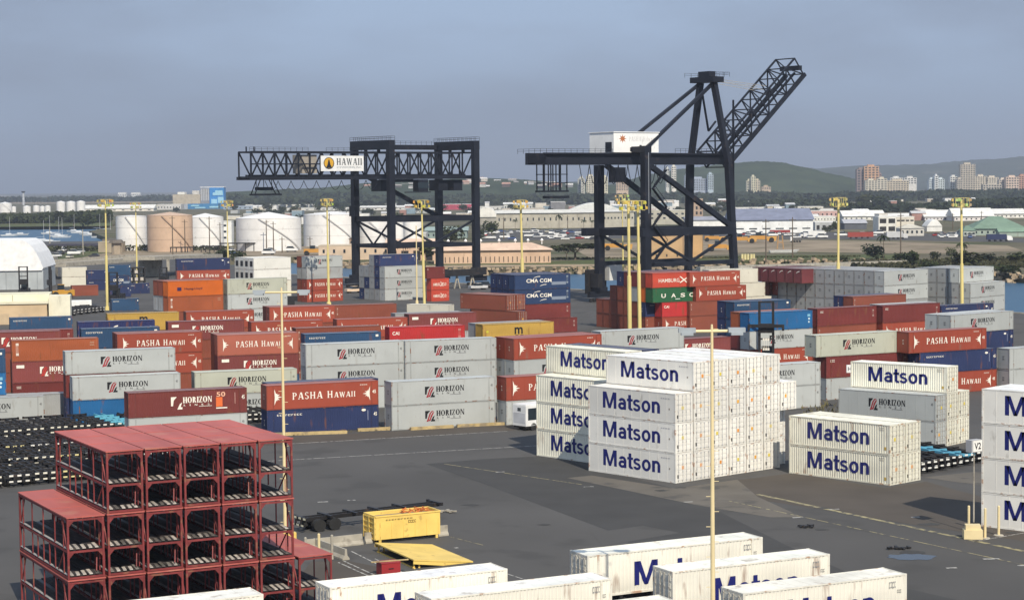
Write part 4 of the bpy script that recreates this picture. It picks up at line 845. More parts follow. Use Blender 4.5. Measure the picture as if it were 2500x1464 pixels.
o = put('plank', MB().box(-1.4, 1.5, .4, .62, .995, 1.05).mesh('plank', M['timber']), None, p, R(20)); tag(o, 'weathered plank lying across the small red box', 'plank')
def barrier(p, q, label, col=(.42, .39, .34), h=.85, grp=None):
    v = q - p; ln = v.length
    pr = [(-.3, 0), (.3, 0), (.3, .12), (.12, .35), (.08, h), (-.08, h), (-.12, .35), (-.3, .12)]
    b = MB(); n = len(pr)
    b.add([(0, y, z) for y, z in pr] + [(ln, y, z) for y, z in pr], [(i, (i + 1) % n, n + (i + 1) % n, n + i) for i in range(n)] + [tuple(range(n - 1, -1, -1)), tuple(range(n, 2 * n))])
    o = put('concrete_barrier', b.mesh('concrete_barrier', M['concrete']), None, p, math.atan2(v.y, v.x)); return tag(o, label, 'barrier', grp)
bg_ = 'concrete barriers near the yellow bin'
barrier(at(744, 1342, 0), at(884, 1327, 0), 'pale concrete barrier leading up to the ribbed end of the bin', grp=bg_)
barrier(at(890, 1325, 0), at(1092, 1305, 0), 'concrete barrier running behind the yellow bin', grp=bg_)
barrier(at(768, 1338, 0), at(845, 1366, 0), 'stained concrete barrier turned towards the small red box', grp=bg_)
def post(px, py, ytop, label, m='cream', r=.11, base=False):
    p = at(px, py, 0); h = top_at(px, ytop, p.y)
    t = thing('bollard', label, 'bollard', p, 0, 'bollards')
    put('post', MB().cone((0, 0, 0), r, h - .03, r, 10).mesh('bollard_post', M[m]), t); put('cap', MB().cone((0, 0, h - .029), r * .98, h + .03, r * .4, 10).mesh('bollard_cap', M[m]), t)
    if base: put('base', MB().cone((0, 0, 0), .42, .06, .38, 12).mesh('bollard_base', M['concrete']), t)
post(779, 1354, 1302, 'cream bollard among the concrete barriers'); post(811, 1364, 1305, 'blue grey bollard at the barrier end', 'concrete'); post(746, 1344, 1311, 'blue grey bollard by the red racks', 'concrete')
post(2405, 1313, 1240, 'yellow bollard touching the yellow concrete block', base=True); post(2438, 1306, 1234, 'yellow bollard standing free beside the white block', base=True); post(2365, 1285, 1234, 'yellow bollard behind the sign post')
# sign post V2
p = at(2377, 1300, 0)
t = thing('sign_post', 'grey post with a square lane sign rising from the block', 'sign', p)
hs_ = top_at(2370, 1102, p.y)
put('pole', MB().cone((0, 0, .9), .07, hs_ + .55, .06, 8).mesh('sign_pole', M['concrete']), t)
sb = put('sign_box', MB().box(-.62, .62, -.32, .32, hs_, hs_ + 1.0).mesh('sign_box', M['obj']), t, col=(.42, .42, .43), rz=R(35))
put('sign_face', MB().box(-.46, .6, -.345, -.322, hs_ + .05, hs_ + .95).mesh('sign_face', M['obj']), sb, col=(.8, .79, .75))
put('lettering', flat('V2', *TEXT['V2', True], -.32, .46, hs_ + .22, .56, -.349, M['ink']), sb, col=(.02, .02, .03))
b = MB(); b.slab([(-.75, -.5), (.75, -.5), (.75, .5), (-.75, .5)], 0, .75); b.slab([(-.6, -.38), (.6, -.38), (.6, .38), (-.6, .38)], .751, 1.15)
o = put('concrete_block', b.mesh('concrete_block', M['cream']), None, at(2378, 1316, 0) + Vector((0, .5, 0)), R(-5)); tag(o, 'chipped yellow concrete block at the foot of the sign post', 'concrete block')
p = at(2078, 1000, 0); hh = top_at(2078, 938, p.y); h2 = top_at(2078, 890, p.y)
t = thing('sign_post', 'small white sign on a thin pole before the dark red box', 'sign', p)
put('pole', MB().cone((0, 0, 0), .06, h2, .06, 8).mesh('sign_pole', M['obj']), t, col=(.7, .7, .68)); sf = put('sign_board', MB().box(-.62, .62, -.08, .08, h2 - 1.0, h2).mesh('sign_board', M['obj']), t, col=(.75, .75, .74), rz=R(8))
put('lettering', flat('HV', *TEXT['HV', True], -.45, .45, h2 - .75, .5, -.085, M['ink']), sf, col=(.06, .06, .07))
# timber kerb of the yard
KB = [((600, 1066), (848, 1058)), ((874, 1053), (1001, 1047)), ((1003, 1050), (1108, 1044)), ((1117, 1043), (1232, 1037)), ((1137, 1036), (1216, 1031))]
for i, (u, v) in enumerate(KB):
    u, v = at(*u, 0), at(*v, 0); dv = v - u; b = MB(); b.box(0, dv.length, 0, .42, 0, .34); b.box(.05, dv.length - .1, .1, .36, .341, .36)
    o = put('timber_kerb', b.mesh('timber_kerb', M['timber']), None, u, math.atan2(dv.y, dv.x)); tag(o, 'weathered yellow timber kerb, %s from the near pole' % PL[i], 'kerb', 'timber kerbs along the yard edge')
wd = MB(); rw = random.Random(3)
for i in range(260):
    f = rw.random(); q = at(620 + 620 * f, 1068 - 36 * f + rw.uniform(-4, 2), 0); s_ = rw.uniform(.05, .22)
    for k in range(3):
        an = rw.uniform(0, 6.28); wd.add([(q.x, q.y, 0), (q.x + s_ * math.cos(an), q.y + s_ * math.sin(an), s_ * 1.3), (q.x + s_ * .5 * math.cos(an + .8), q.y + s_ * .5 * math.sin(an + .8), s_ * .5)], [(0, 1, 2)])
for i in range(200):
    q = at(rw.uniform(1955, 2060), rw.uniform(985, 1012), 0); s_ = rw.uniform(.1, .5); an = rw.uniform(0, 6.28)
    wd.add([(q.x, q.y, 0), (q.x + s_ * math.cos(an), q.y + s_ * math.sin(an), s_ * 1.3), (q.x + s_ * .5 * math.cos(an + .8), q.y + s_ * .5 * math.sin(an + .8), s_ * .5)], [(0, 1, 2)])
o = put('weeds', wd.mesh('weeds', M['leaf']), col=(.12, .105, .045)); tag(o, 'dry weeds along the timber kerb', 'weeds'); stuff(o)

# ------------------------------------------------------------------ white bus
p = at(1284, 1052, 0)
t = thing('shuttle_bus', 'white boxy bus with a black side window beside the white block', 'bus', p, R(40))
BL_, BW_, BT = 7.0, 2.4, 3.1
put('body', MB().box(0, BL_, 0, BW_, .55, BT - .12).mesh('bus_body', M['obj']), t, col=(.78, .78, .77)); put('roof', MB().box(.06, BL_ - .06, .06, BW_ - .06, BT - .119, BT).mesh('bus_roof', M['obj']), t, col=(.8, .8, .79))
put('window', MB().box(.35, 2.3, -.02, -.001, 1.25, 2.65).mesh('bus_window', M['glass']), t); put('window', MB().box(2.5, 4.4, -.02, -.001, 1.25, 2.65).mesh('bus_window', M['glass']), t)
put('rear_window', MB().box(-.02, -.001, .9, 1.5, 2.3, 2.7).mesh('bus_window', M['glass']), t); put('rear_panel', MB().box(-.015, -.001, .15, 2.25, .9, 2.1).mesh('bus_panel', M['obj']), t, col=(.55, .56, .58))
put('skirt', MB().box(.1, BL_ - .1, .1, BW_ - .1, .32, .55).mesh('bus_skirt', M['black']), t)
for x in (1.2, 5.6):
    for y in (.15, BW_ - .15):
        b = MB(); b.bar((x, y - .15, .45), (x, y + .15, .45), .45, n=14); put('wheel', b.mesh('bus_wheel', M['rubber']), t)

# ------------------------------------------------------------------ lamp poles near the viewer
def near_pole(xb, yb, xt, yt, label, head=6.0, base_h=None):
    p = at(xb, yb, 0); h = top_at(xt, yt, p.y)
    t = thing('lamp_pole', label, 'lamp pole', p, 0, 'cream lamp poles near the viewer')
    put('pole', MB().cone((0, 0, 0), .155, h, .085, 12).mesh('lamp_shaft', M['cream']), t)
    for i in range(int(h / .9)):
        b = MB(); z = 1.5 + i * .9; sg = 1 if i % 2 else -1; b.box(sg * .1, sg * .38, -.02, .02, z, z + .035); put('step_rung', b.mesh('step_rung', M['cream']), t)
    put('cross_arm', MB().bar((-head * .23, 0, h - .05), (head * .23, 0, h - .05), .09, n=8).mesh('lamp_arm', M['cream']), t)
    for sg in (-1, 1):
        hd = MB(); x = sg * head * .23
        hd.slab([(x - sg * .05, -.28), (x + sg * .95, -.22), (x + sg * .95, .22), (x - sg * .05, .28)], h - .12, h + .14); hd.slab([(x + sg * .1, -.36), (x + sg * .8, -.3), (x + sg * .8, .3), (x + sg * .1, .36)], h - .28, h - .121)
        put('lamp_head', hd.mesh('lamp_head', M['obj']), t, col=(.36, .40, .43))
    put('top_stub', MB().cone((0, 0, h), .09, h + .35, .06, 8).mesh('pole_stub', M['cream']), t)
    return t, p
near_pole(697, 1318, 684, 712, 'tall cream lamp pole behind the red racks')
near_pole(1741, 1640, 1735, 806, 'tall cream lamp pole rising from the bottom edge before the white block', 4.4)
p = at(697, 1322, 0); o = put('pole_base', MB().box(-1.0, .75, -.75, -.21, 0, .85).mesh('pole_base', M['yellow']), None, p, R(20)); tag(o, 'yellow block guarding the foot of the lamp pole', 'concrete block')

# ------------------------------------------------------------------ yellow light masts of the terminal
def mast(xb, yb, xt, yt, label, n=10, ring=1.5, r0=.34, r1=.19, head=True, mm='mast', hcol=(.52, .42, .13)):
    p = at(xb, yb, 0); h = top_at(xt, yt, p.y)
    t = thing('light_mast', label, 'light mast', p, 0, 'yellow light masts of the terminal')
    dx = x_at(xt, yt, p.y) - p.x
    b = MB(); b.bar((0, 0, 0), (dx * .5, 0, h * .5), (r0 + r1) * .6, n=10); b.bar((dx * .5, 0, h * .5 - .02), (dx, 0, h), r1, n=10); put('pole', b.mesh('mast_shaft', M[mm]), t)
    put('base', MB().cone((0, 0, 0), r0 * 1.9, .9, r0 * 1.5, 10).mesh('mast_base', M[mm]), t)
    if head:
        b = MB()
        for z in (h - 1.5, h + .3):
            for i in range(12):
                a0, a1 = i * math.pi / 6, (i + 1) * math.pi / 6; b.bar((dx + ring * math.cos(a0), ring * math.sin(a0), z), (dx + ring * math.cos(a1), ring * math.sin(a1), z), .07)
        for i in range(6):
            a0 = i * math.pi / 3; b.bar((dx, 0, h - 1.5), (dx + ring * math.cos(a0), ring * math.sin(a0), h - 1.5), .1); b.bar((dx + ring * math.cos(a0), ring * math.sin(a0), h - 1.5), (dx + ring * math.cos(a0), ring * math.sin(a0), h + .3), .07)
        put('head_frame', b.mesh('mast_head', M['mast']), t)
        lm_ = ('floodlight', 0)
        if lm_ not in MESHES:
            q = MB(); q.box(-.30, .30, -.16, .16, -.26, .30); q.box(-.24, .24, -.22, -.161, -.2, .22); MESHES[lm_] = q.mesh('floodlight', M['obj'])
        for i in range(n):
            a0 = 2 * math.pi * (i + rnd.uniform(-.2, .2)) / n; put('floodlight', MESHES[lm_], t, (dx + (ring + .2) * math.cos(a0), (ring + .2) * math.sin(a0), h - (.1 if i % 2 else 1.1)), a0 + math.pi / 2, col=tuple(c * rnd.uniform(.7, 1.25) for c in hcol))
    return t
mast(262, 757, 257, 490, 'yellow light mast beside the swoosh boxes and tank farm', ring=1.6)
mast(335, 694, 331, 497, 'pale light mast in front of the first white tank', ring=1.3, r0=.28, r1=.15)
mast(558, 700, 554, 492, 'pale light mast behind the navy-topped stack', ring=1.5, r0=.26, r1=.15)
mast(803, 746, 798, 488, 'yellow light mast beside the stack by the crane leg', ring=1.2)
mast(1018, 742, 1016, 551, 'thin cream mast without lights at the cream block', head=False, r0=.22, r1=.13, mm='cream')
mast(1037, 768, 1029, 492, 'yellow light mast with golden lights at the cream block', ring=1.5, hcol=(.6, .42, .07))
mast(1278, 772, 1271, 492, 'yellow light mast before the stack with white swooshes', ring=1.3, r0=.42, r1=.24, hcol=(.6, .48, .12))
mast(1522, 708, 1519, 478, 'thin yellow mast at the crane foot', ring=1.6, r0=.26, r1=.15, hcol=(.7, .62, .3))
mast(1538, 852, 1534, 494, 'yellow light mast rising behind the white block', ring=1.5, r0=.36, r1=.26, hcol=(.62, .5, .1))
mast(1562, 812, 1557, 494, 'yellow light mast before the mixed stack', ring=1.5, r0=.36, r1=.26, hcol=(.62, .5, .1))
mast(2046, 796, 2047, 486, 'yellow light mast before the great grey block', ring=1.5, r0=.36, r1=.24, hcol=(.55, .48, .2))
mast(2349, 800, 2347, 487, 'yellow light mast before the smaller grey block', ring=1.6, r0=.34, r1=.24, hcol=(.55, .48, .2))
mast(1977, 772, 1976, 655, 'short white pole before the great grey block', head=False, r0=.3, r1=.26, mm='concrete')

# ------------------------------------------------------------------ lift trucks in the yard
def lift_truck(xb, yb, yt, label, yaw, col=(.02, .02, .025), mw=2.2, spread=0, sp_z=.55, mcol='black'):
    p = at(xb, yb, 0); h = top_at(xb, yt, p.y)
    t = thing('lift_truck', label, 'lift truck', p, R(yaw), 'container lift trucks')
    for y in (-mw / 2, mw / 2):
        put('mast_rail', MB().box(-.22, .22, y - .19, y + .19, .2, h).mesh('mast_rail', M[mcol]), t); put('inner_rail', MB().box(.23, .42, y - .12, y + .12, .3, h * .9).mesh('mast_rail', M[mcol]), t)
    for z in (h - .25, h * .66, h * .45, .5): put('mast_cross', MB().box(-.2, .2, -mw / 2 + .2, mw / 2 - .2, z, z + .22).mesh('mast_cross', M[mcol]), t)
    zc = h * sp_z
    put('carriage', MB().box(-.75, -.23, -mw / 2 - .1, mw / 2 + .1, zc - 1.2, zc + .25).mesh('carriage', M[mcol]), t)
    if spread:
        sp = MB(); sp.box(-1.25, -.76, -spread / 2, spread / 2, zc - .35, zc + .15)
        for y in (-spread / 2, spread / 2 - .35): sp.box(-1.5, -.77, y, y + .35, zc - .8, zc - .36)
        put('spreader', sp.mesh('spreader', M[mcol]), t)
    put('body', MB().box(.5, 5.2, -1.3, 1.3, .7, 1.9).mesh('truck_body', M['obj']), t, col=col); put('counterweight', MB().box(5.21, 6.3, -1.4, 1.4, .6, 2.1).mesh('counterweight', M['obj']), t, col=col)
    cb_ = put('cab', MB().box(2.0, 3.7, -.8, .8, 1.905, 2.15).mesh('cab_floor', M['obj']), t, col=col)
    for x in (2.02, 3.6):
        for y in (-.78, .7): put('cab_post', MB().box(x, x + .08, y, y + .08, 2.151, 3.5).mesh('cab_post', M['black']), cb_)
    put('cab_roof', MB().box(1.95, 3.75, -.85, .85, 3.501, 3.6).mesh('cab_roof', M['obj']), cb_, col=col); put('cab_window', MB().box(2.11, 3.59, -.7, .7, 2.152, 3.49).mesh('cab_window', M['glass']), cb_)
    for x, r_ in ((1.3, .85), (5.0, .7)):
        for y in (-1.55, 1.25):
            b = MB(); b.bar((x, y, r_), (x, y + .3, r_), r_, n=16); put('wheel', b.mesh('truck_wheel', M['rubber']), t)
    return t, h
t, hh = lift_truck(1871, 905, 735, 'tall black container handler with spreader among the eastern stacks', 80, mw=2.1, spread=5.6, sp_z=.66)
put('lettering', flatx('handler', *[[(1 - a, b) for a, b in TEXT['marks', 2][0]], [f[::-1] for f in TEXT['marks', 2][1]]], -.5, .5, hh * .3, 1.9, -.77, M['ink']), t, col=INKW)
lift_truck(58, 724, 650, 'dark lift truck with bare mast before the white tent', 100)
lift_truck(123, 727, 650, 'dark lift truck with yellow body at the tent corner', 20, (.5, .26, .03))
lift_truck(277, 738, 664, 'dark lift truck in front of the short swoosh stack', 85)
lift_truck(399, 704, 652, 'dark lift truck beside the navy-topped stack', 85)
p = at(606, 757, 0)
t = thing('reach_stacker', 'black reach truck with lowered boom before the greenish grey stack', 'reach truck', p, R(22))
put('body', MB().box(1.2, 11.5, 0, 2.6, .9, 1.9).mesh('stacker_body', M['black']), t)
put('counterweight', MB().box(9.6, 12.2, -.05, 2.65, 1.901, 3.0).mesh('counterweight', M['black']), t)
b = MB(); b.prism([(-.9, .35), (.2, .35), (3.6, 2.0), (5.6, 4.4), (4.6, 4.5), (2.6, 2.6)], .5, 2.1); put('boom', b.mesh('boom', M['black']), t)
put('cab', MB().box(5.6, 7.2, .5, 2.1, 1.901, 3.9).mesh('stacker_cab', M['glass']), t); put('cab_roof', MB().box(5.5, 7.3, .4, 2.2, 3.901, 4.05).mesh('cab_roof', M['black']), t)
put('spreader', MB().box(-1.4, -.5, -1.2, 3.8, .3, .75).mesh('spreader', M['black']), t)
put('deck_rail', MB().box(7.5, 9.5, .1, 2.5, 1.901, 2.4).mesh('deck_rail', M['concrete']), t)
for x in (2.4, 10.2):
    for y in (-.1, 2.3):
        b = MB(); b.bar((x, y, .9), (x, y + .4, .9), .9, n=14); put('wheel', b.mesh('truck_wheel', M['rubber']), t)
for i, (x, y) in enumerate([(168, 775), (186, 771), (204, 768), (222, 766), (240, 764), (258, 762)]):
    chassis(at(x, y, 0), R(105 + i * 3), 'dark empty chassis, %s in the cluster before the beige building' % PL[i], 'chassis before the beige building', None, (.5, .5, .5))
p = at(166, 757, 0); t = thing('white_trailer', 'low white trailer box before the beige building', 'trailer', p, R(12)); put('box', MB().box(0, 5.6, 0, 2.4, .9, 2.3).mesh('trailer_box', M['obj']), t, col=(.82, .82, .8)); put('frame', MB().box(-.3, 6.6, .6, 1.8, .5, .89).mesh('trailer_frame', M['black']), t)
for xx in (.9, 4.6):
    b = MB(); b.bar((xx, .1, .45), (xx, 2.3, .45), .45, n=10); put('axle', b.mesh('trailer_axle', M['rubber']), t)
# open steel frame, and dark yard clutter by the beige building
p = at(334, 706, 0); hf = top_at(334, 652, p.y)
t = thing('open_frame', 'dark open steel frame of stacked bays beside the swoosh boxes', 'steel frame', p, R(18))
for x in (-2.4, -.8, .8, 2.4):
    for y in (0, 2.4): put('upright', MB().box(x - .22, x + .22, y, y + .3, 0, hf).mesh('frame_upright', M['black']), t)
for z in (.2, hf * .33, hf * .66, hf - .4): put('shelf', MB().box(-2.62, 2.62, -.02, 2.72, z, z + .38).mesh('frame_shelf', M['black']), t)
for x, z in ((-1.6, .33), (0, .33), (1.6, .33), (0, .66)):
    put('crate', MB().box(x - .45, x + .45, .4, 2.0, hf * z + .381, hf * z + 1.3).mesh('frame_crate', M['obj']), t, col=(.55, .5, .45))
# ------------------------------------------------------------------ quay cranes
CU = Vector((math.cos(R(39)), math.sin(R(39)), 0)); CV = Vector((-CU.y, CU.x, 0))
class Crane:
    def __init__(s, N1, label, wdt=17.0):
        s.t = thing('quay_crane', label, 'crane', Vector((N1[0], N1[1], 0)), R(39)); s.w = wdt; s.t['group'] = 'quay cranes'
    def bar(s, name, p, q, a, b=None, m='crane', parent=None, n=4):
        o = MB(); o.bar(p, q, a, b, n=n); return put(name, o.mesh('crane_' + name, M[m]), parent or s.t)
    def box(s, name, *a, m='crane', col=None, parent=None): return put(name, MB().box(*a).mesh('crane_' + name, M[m]), parent or s.t, col=col)
    def bogie(s, x, y):
        g = s.box('bogie', x - 3.6, x + 3.6, y - .55, y + .55, 1.2, 2.6)
        for k in (-3, -2, -1, 0, 1, 2, 3):
            b = MB(); b.bar((x + k * 1.0, y - .3, .45), (x + k * 1.0, y + .3, .45), .45, n=10); put('wheel', b.mesh('crane_wheel', M['black']), g)
        s.box('bogie_beam', x - 2, x + 2, y - .7, y + .7, 2.601, 3.6)
    def rail(s, pts, z, hgt=1.1, step=1.8):
        b = MB()
        for (p, q) in zip(pts[:-1], pts[1:]):
            p, q = Vector((*p, z)), Vector((*q, z)); n = max(1, int((q - p).length / step))
            for i in range(n + 1): c = p.lerp(q, i / n); b.bar(c, c + Vector((0, 0, hgt)), .06)
            for k in (.55, 1.0): b.bar(p + Vector((0, 0, hgt * k)), q + Vector((0, 0, hgt * k)), .06)
        put('handrail', b.mesh('crane_handrail', M['crane']), s.t)
def truss(cr, name, x0, x1, y0, y1, z0, z1, n, a, tilt=None, parent=None):
    """a lattice box girder; every member is a part"""
    g = tilt or (lambda p: p)
    for y in (y0, y1):
        for z in (z0, z1): cr.bar('chord', g(Vector((x0, y, z))), g(Vector((x1, y, z))), a * 1.5, parent=parent)
    st = (x1 - x0) / n
    for i in range(n + 1):
        x = x0 + i * st
        for y in (y0, y1): cr.bar('lattice_bar', g(Vector((x, y, z0))), g(Vector((x, y, z1))), a, parent=parent)
        for z in (z0, z1): cr.bar('lattice_bar', g(Vector((x, y0, z))), g(Vector((x, y1, z))), a, parent=parent)
        if i < n:
            for y in (y0, y1): cr.bar('lattice_bar', g(Vector((x, y, z0 if i % 2 else z1))), g(Vector((x + st, y, z1 if i % 2 else z0))), a, parent=parent)
            cr.bar('lattice_bar', g(Vector((x, y0, z1))), g(Vector((x + st, y1, z1))), a * .8, parent=parent)
# low crane with the level boom
WD = 18.0
k1 = Crane((-34.1, 560), 'dark low quay crane with level lattice boom and white signboard', WD)
G = 30.5; TOP = 42.3
for x in (0, G):
    for y in (0, WD):
        k1.box('leg', x - .95, x + .95, y - .8, y + .8, 3.6, TOP - 2.6); k1.bogie(x, y)
    k1.box('portal_beam', x - 1.0, x + 1.0, -.85, WD + .85, TOP - 2.59, TOP)
    k1.box('cross_beam', x - .5, x + .5, .81, WD - .81, 19.2, 20.6); k1.box('cross_beam', x - .35, x + .35, .81, WD - .81, 11.6, 12.5)
    k1.rail([(x - 1, -.8), (x + 1, -.8), (x + 1, WD + .8), (x - 1, WD + .8), (x - 1, -.8)], TOP)
k1.box('top_beam', 1.01, G - 1.01, WD - .6, WD + .6, TOP - 2.3, TOP - .9); k1.rail([(1, WD - .5), (G - 1, WD - .5)], TOP - .9)
for y in (0, WD):
    k1.box('side_beam', .96, G - .96, y - .45, y + .45, 19.0, 20.6); k1.box('sill_beam', .96, G - .96, y - .4, y + .4, 11.5, 12.6)
    k1.bar('brace', (1, y, 19), (G / 2, y, 12.6), .55); k1.bar('brace', (G - 1, y, 19), (G / 2, y, 12.6), .55)
k1.bar('brace', (3.5, WD, 32.5), (G - 1, WD, 20.4), 1.1)
k1.bar('brace', (.0, 1, 19), (0, WD / 2, 12.4), .4); k1.bar('brace', (.0, WD - 1, 19), (0, WD / 2, 12.4), .4)
bo = put('boom', MB().box(-42.2, 33.5, WD / 2 - .4, WD / 2 + .4, 32.2, 32.7).mesh('boom_spine', M['crane']), k1.t)
truss(k1, 'boom', -42.5, 34.0, WD / 2 - 3.2, WD / 2 + 3.2, 32.0, 38.9, 20, .34, parent=bo)
k1.bar('boom_rail', (-43, WD / 2 - 3.4, 31.7), (34, WD / 2 - 3.4, 31.7), .7, .9); k1.bar('boom_rail', (-43, WD / 2 + 3.4, 31.7), (34, WD / 2 + 3.4, 31.7), .7, .9)
for x in (0, G):
    for y in (WD / 2 - 3.2, WD / 2 + 3.2): k1.bar('hanger', (x, y, 38.9), (x, y, TOP - 2.5), .7)
k1.bar('boom_walk', (-42.5, WD / 2 - 3.6, 35.6), (-20, WD / 2 - 3.6, 35.6), .35)
k1.rail([(-43, WD / 2 - 3.3), (-24, WD / 2 - 3.3)], 39.1); k1.rail([(-18, WD / 2 - 3.3), (-2, WD / 2 - 3.3)], 39.1)
for x in (-42, -39.5): k1.bar('end_frame', (x, WD / 2, 38.9), (x, WD / 2, 40.4), .3)
# signboard on the near face of the boom
sx0 = -20.3; sx1 = -5.8
sg_ = k1.box('signboard', sx0, sx1, WD / 2 - 4.0, WD / 2 - 3.85, 33.6, 37.9, m='obj', col=(.78, .78, .77))
def onsign(key, xa, xb, z0, h, col, dy=0.004, nm='lettering'):
    put(nm, flat(('sign', key), *TEXT[key], xa, xb, z0, h, WD / 2 - 4.003 - dy, M['ink']), sg_, col=col)
onsign(('HAWAII', 's'), sx0 + 5.3, sx1 - .6, 35.3, 1.9, (.05, .06, .07)); onsign(('STEVEDORES, INC.', False), sx0 + 5.3, sx1 - .6, 34.35, .55, (.22, .25, .27))
onsign('disc', sx0 + .9, sx0 + 4.5, 34.1, 3.4, (.05, .05, .05), 0, 'emblem'); onsign('disc', sx0 + 1.15, sx0 + 4.25, 34.4, 2.9, (.65, .36, .03), .004, 'emblem')
b = MB(); b.prism([(sx0 + 1.7, 34.5), (sx0 + 3.7, 34.5), (sx0 + 3.2, 35.4), (sx0 + 2.95, 36.4), (sx0 + 2.7, 37.0), (sx0 + 2.45, 36.4), (sx0 + 2.2, 35.4)], WD / 2 - 4.02, WD / 2 - 4.012); put('emblem', b.mesh('sign_emblem', M['crane']), sg_)
k1.box('machine_room', -25.5, -20.6, WD / 2 - 2.4, WD / 2 + 2.4, 33, 38.2, m='obj', col=(.33, .30, .26))
# trolley, cab, festoon loops, spreader
k1.box('trolley', 4, 12.5, WD / 2 - 2.8, WD / 2 + 2.8, 30.4, 31.2); k1.box('operator_cab', 13.2, 16.6, WD / 2 - 4.4, WD / 2 - 1.6, 27.6, 31.1, m='crane'); k1.box('cab_window', 13.0, 16.8, WD / 2 - 4.42, WD / 2 - 4.41, 28.6, 30.2, m='glass')
k1.box('access_platform', 8, 17, WD / 2 - 5.2, WD / 2 - 4.5, 27.3, 27.55)
for x in (1.2, 22.0, G - 3.0): k1.box('machinery', x, x + 3.2, WD / 2 - 2.4, WD / 2 + 2.4, 27.8, 31.0); k1.bar('hanger', (x + 3.2, WD / 2, 30), (x + 4.6, WD / 2, 28.6), .5)
for i in range(9):
    x = -38 + i * 4.2; b = MB(); pts = [Vector((x + 4.2 * j / 8, WD / 2 - 3.0, 31.0 - 2.6 * (1 - (j / 4 - 1) ** 2))) for j in range(9)]
    for p, q in zip(pts[:-1], pts[1:]): b.bar(p, q, .12)
    put('festoon_cable', b.mesh('festoon_cable', M['crane']), k1.t)
sp = k1.box('spreader', -40.5, -31.5, WD / 2 - 1.2, WD / 2 + 1.2, 27.0, 27.5)
for x in (-40, -32.2):
    for y in (WD / 2 - 1, WD / 2 + 1): k1.bar('spreader_hanger', (x, y, 27.5), (x * .5 - 18.2, y, 31.5), .22, parent=sp)
k1.box('head_block', -39, -34, WD / 2 - .8, WD / 2 + .8, 28.4, 29.3, parent=sp)
for x in (-39, -36.6, -34): k1.bar('rope', (x, WD / 2, 29.3), (x, WD / 2, 31.6), .15, parent=sp)
# service box on the leg, ladder
k1.box('switch_room', -1.8, -.96, WD - 2.5, WD + .5, 20.61, 23.6)
k1.box('ladder', .97, 1.12, -.3, .3, 4, 30)
for x in (0, G): k1.box('drive_box', x - 2.6, x + 2.6, -1.6, -.86, 3.0, 5.2, m='black')

# tall crane with the raised boom
W2 = 17.0
k2 = Crane((32.6, 476.5), 'dark tall quay crane with raised lattice boom and white machinery house', W2)
GZ0, GZ1 = 33.9, 36.7
for y, sgn in ((0, 1), (W2, -1)):
    k2.box('leg', -1.0, 1.0, y - .85, y + .85, 3.6, GZ0 if y else GZ1 + 1.6); k2.bogie(0, y); k2.bogie(G, y)
    ya = W2 / 2 - sgn * 2.4
    yb = y
    k2.bar('leg', (G, y, 3.6), (G - .6, y + sgn * 1.6, GZ0), 1.6, 1.5); k2.bar('tower_leg', (G - .6, y + sgn * 1.6, GZ0 - .1), (G - 1.2, ya, 54.6), 1.35, 1.3)
    k2.box('side_beam', -5.2 if y else -2.0, G - 1, y - .9, y + .9, 16.4, 18.4); k2.box('sill_beam', 1.01, G - 1.2, y - .5, y + .5, 9.0, 10.0)
    k2.bar('brace', (1.6, y + sgn * .9, GZ0), (G - 1.2, y, 18.3), 1.15); k2.bar('brace', (1, y, 16.4), (G / 2, y, 10), .6); k2.bar('brace', (G - 1, y, 16.4), (G / 2, y, 10), .6)
    k2.bar('backstay', (G - 1.2, ya, 54.6), (2.0, W2 / 2 + (-sgn) * 5.0, GZ1 + .2), .75)
    k2.bar('forestay', (G - 1.0, ya, 54), (G + 1.6, ya, 42.5), .4); k2.bar('forestay', (G + 1.6, ya, 42.5), (G + 4.2, ya, 45), .4)
for x in (0, G - .5):
    k2.box('cross_beam', x - .8, x + .8, .9, W2 - .9, 16.6, 18.2)
k2.box('portal_beam', -1.1, 1.1, -.9, W2 + .9, GZ1 + .01, GZ1 + 1.5)
for y in (W2 / 2 - 3.3, W2 / 2 + 3.3): k2.box('girder', -27.5, G + 4.2, y - .55, y + .55, GZ0, GZ1)
for x in (-27.4, -14, 8, 20, G + 3.2): k2.box('girder_tie', x, x + 1.0, W2 / 2 - 2.74, W2 / 2 + 2.74, GZ0 + .3, GZ1 - .2)
k2.rail([(-29.5, W2 / 2 - 4.2), (-3, W2 / 2 - 4.2)], GZ1 - .2); k2.rail([(-29.5, W2 / 2 - 4.2), (-29.5, W2 / 2 + 4.2)], GZ1 - .2); k2.rail([(14, W2 / 2 - 4.2), (G - 2, W2 / 2 - 4.2)], GZ1)
k2.box('walkway', -29.8, G + 2, W2 / 2 - 4.6, W2 / 2 - 3.86, GZ1 - .4, GZ1 - .21)
hs2 = k2.box('machinery_house', -6.8, 8.0, W2 / 2 - 4.6, W2 / 2 + 4.2, GZ1 + .1, GZ1 + 4.9, m='smooth', col=(.86, .86, .84))
k2.box('house_roof', -7.0, 8.2, W2 / 2 - 4.8, W2 / 2 + 4.4, GZ1 + 4.91, GZ1 + 5.1, m='smooth', col=(.85, .85, .83), parent=hs2); k2.box('house_door', -6.85, -6.801, W2 / 2 - 3.9, W2 / 2 - 1.6, GZ1 + .2, GZ1 + 2.6, m='crane', parent=hs2)
TEXT['star'] = ([(.5 + (.5 if i % 2 == 0 else .22) * math.sin(i * math.pi / 8), .5 + (.5 if i % 2 == 0 else .22) * math.cos(i * math.pi / 8)) for i in range(16)], [tuple(range(15, -1, -1))])
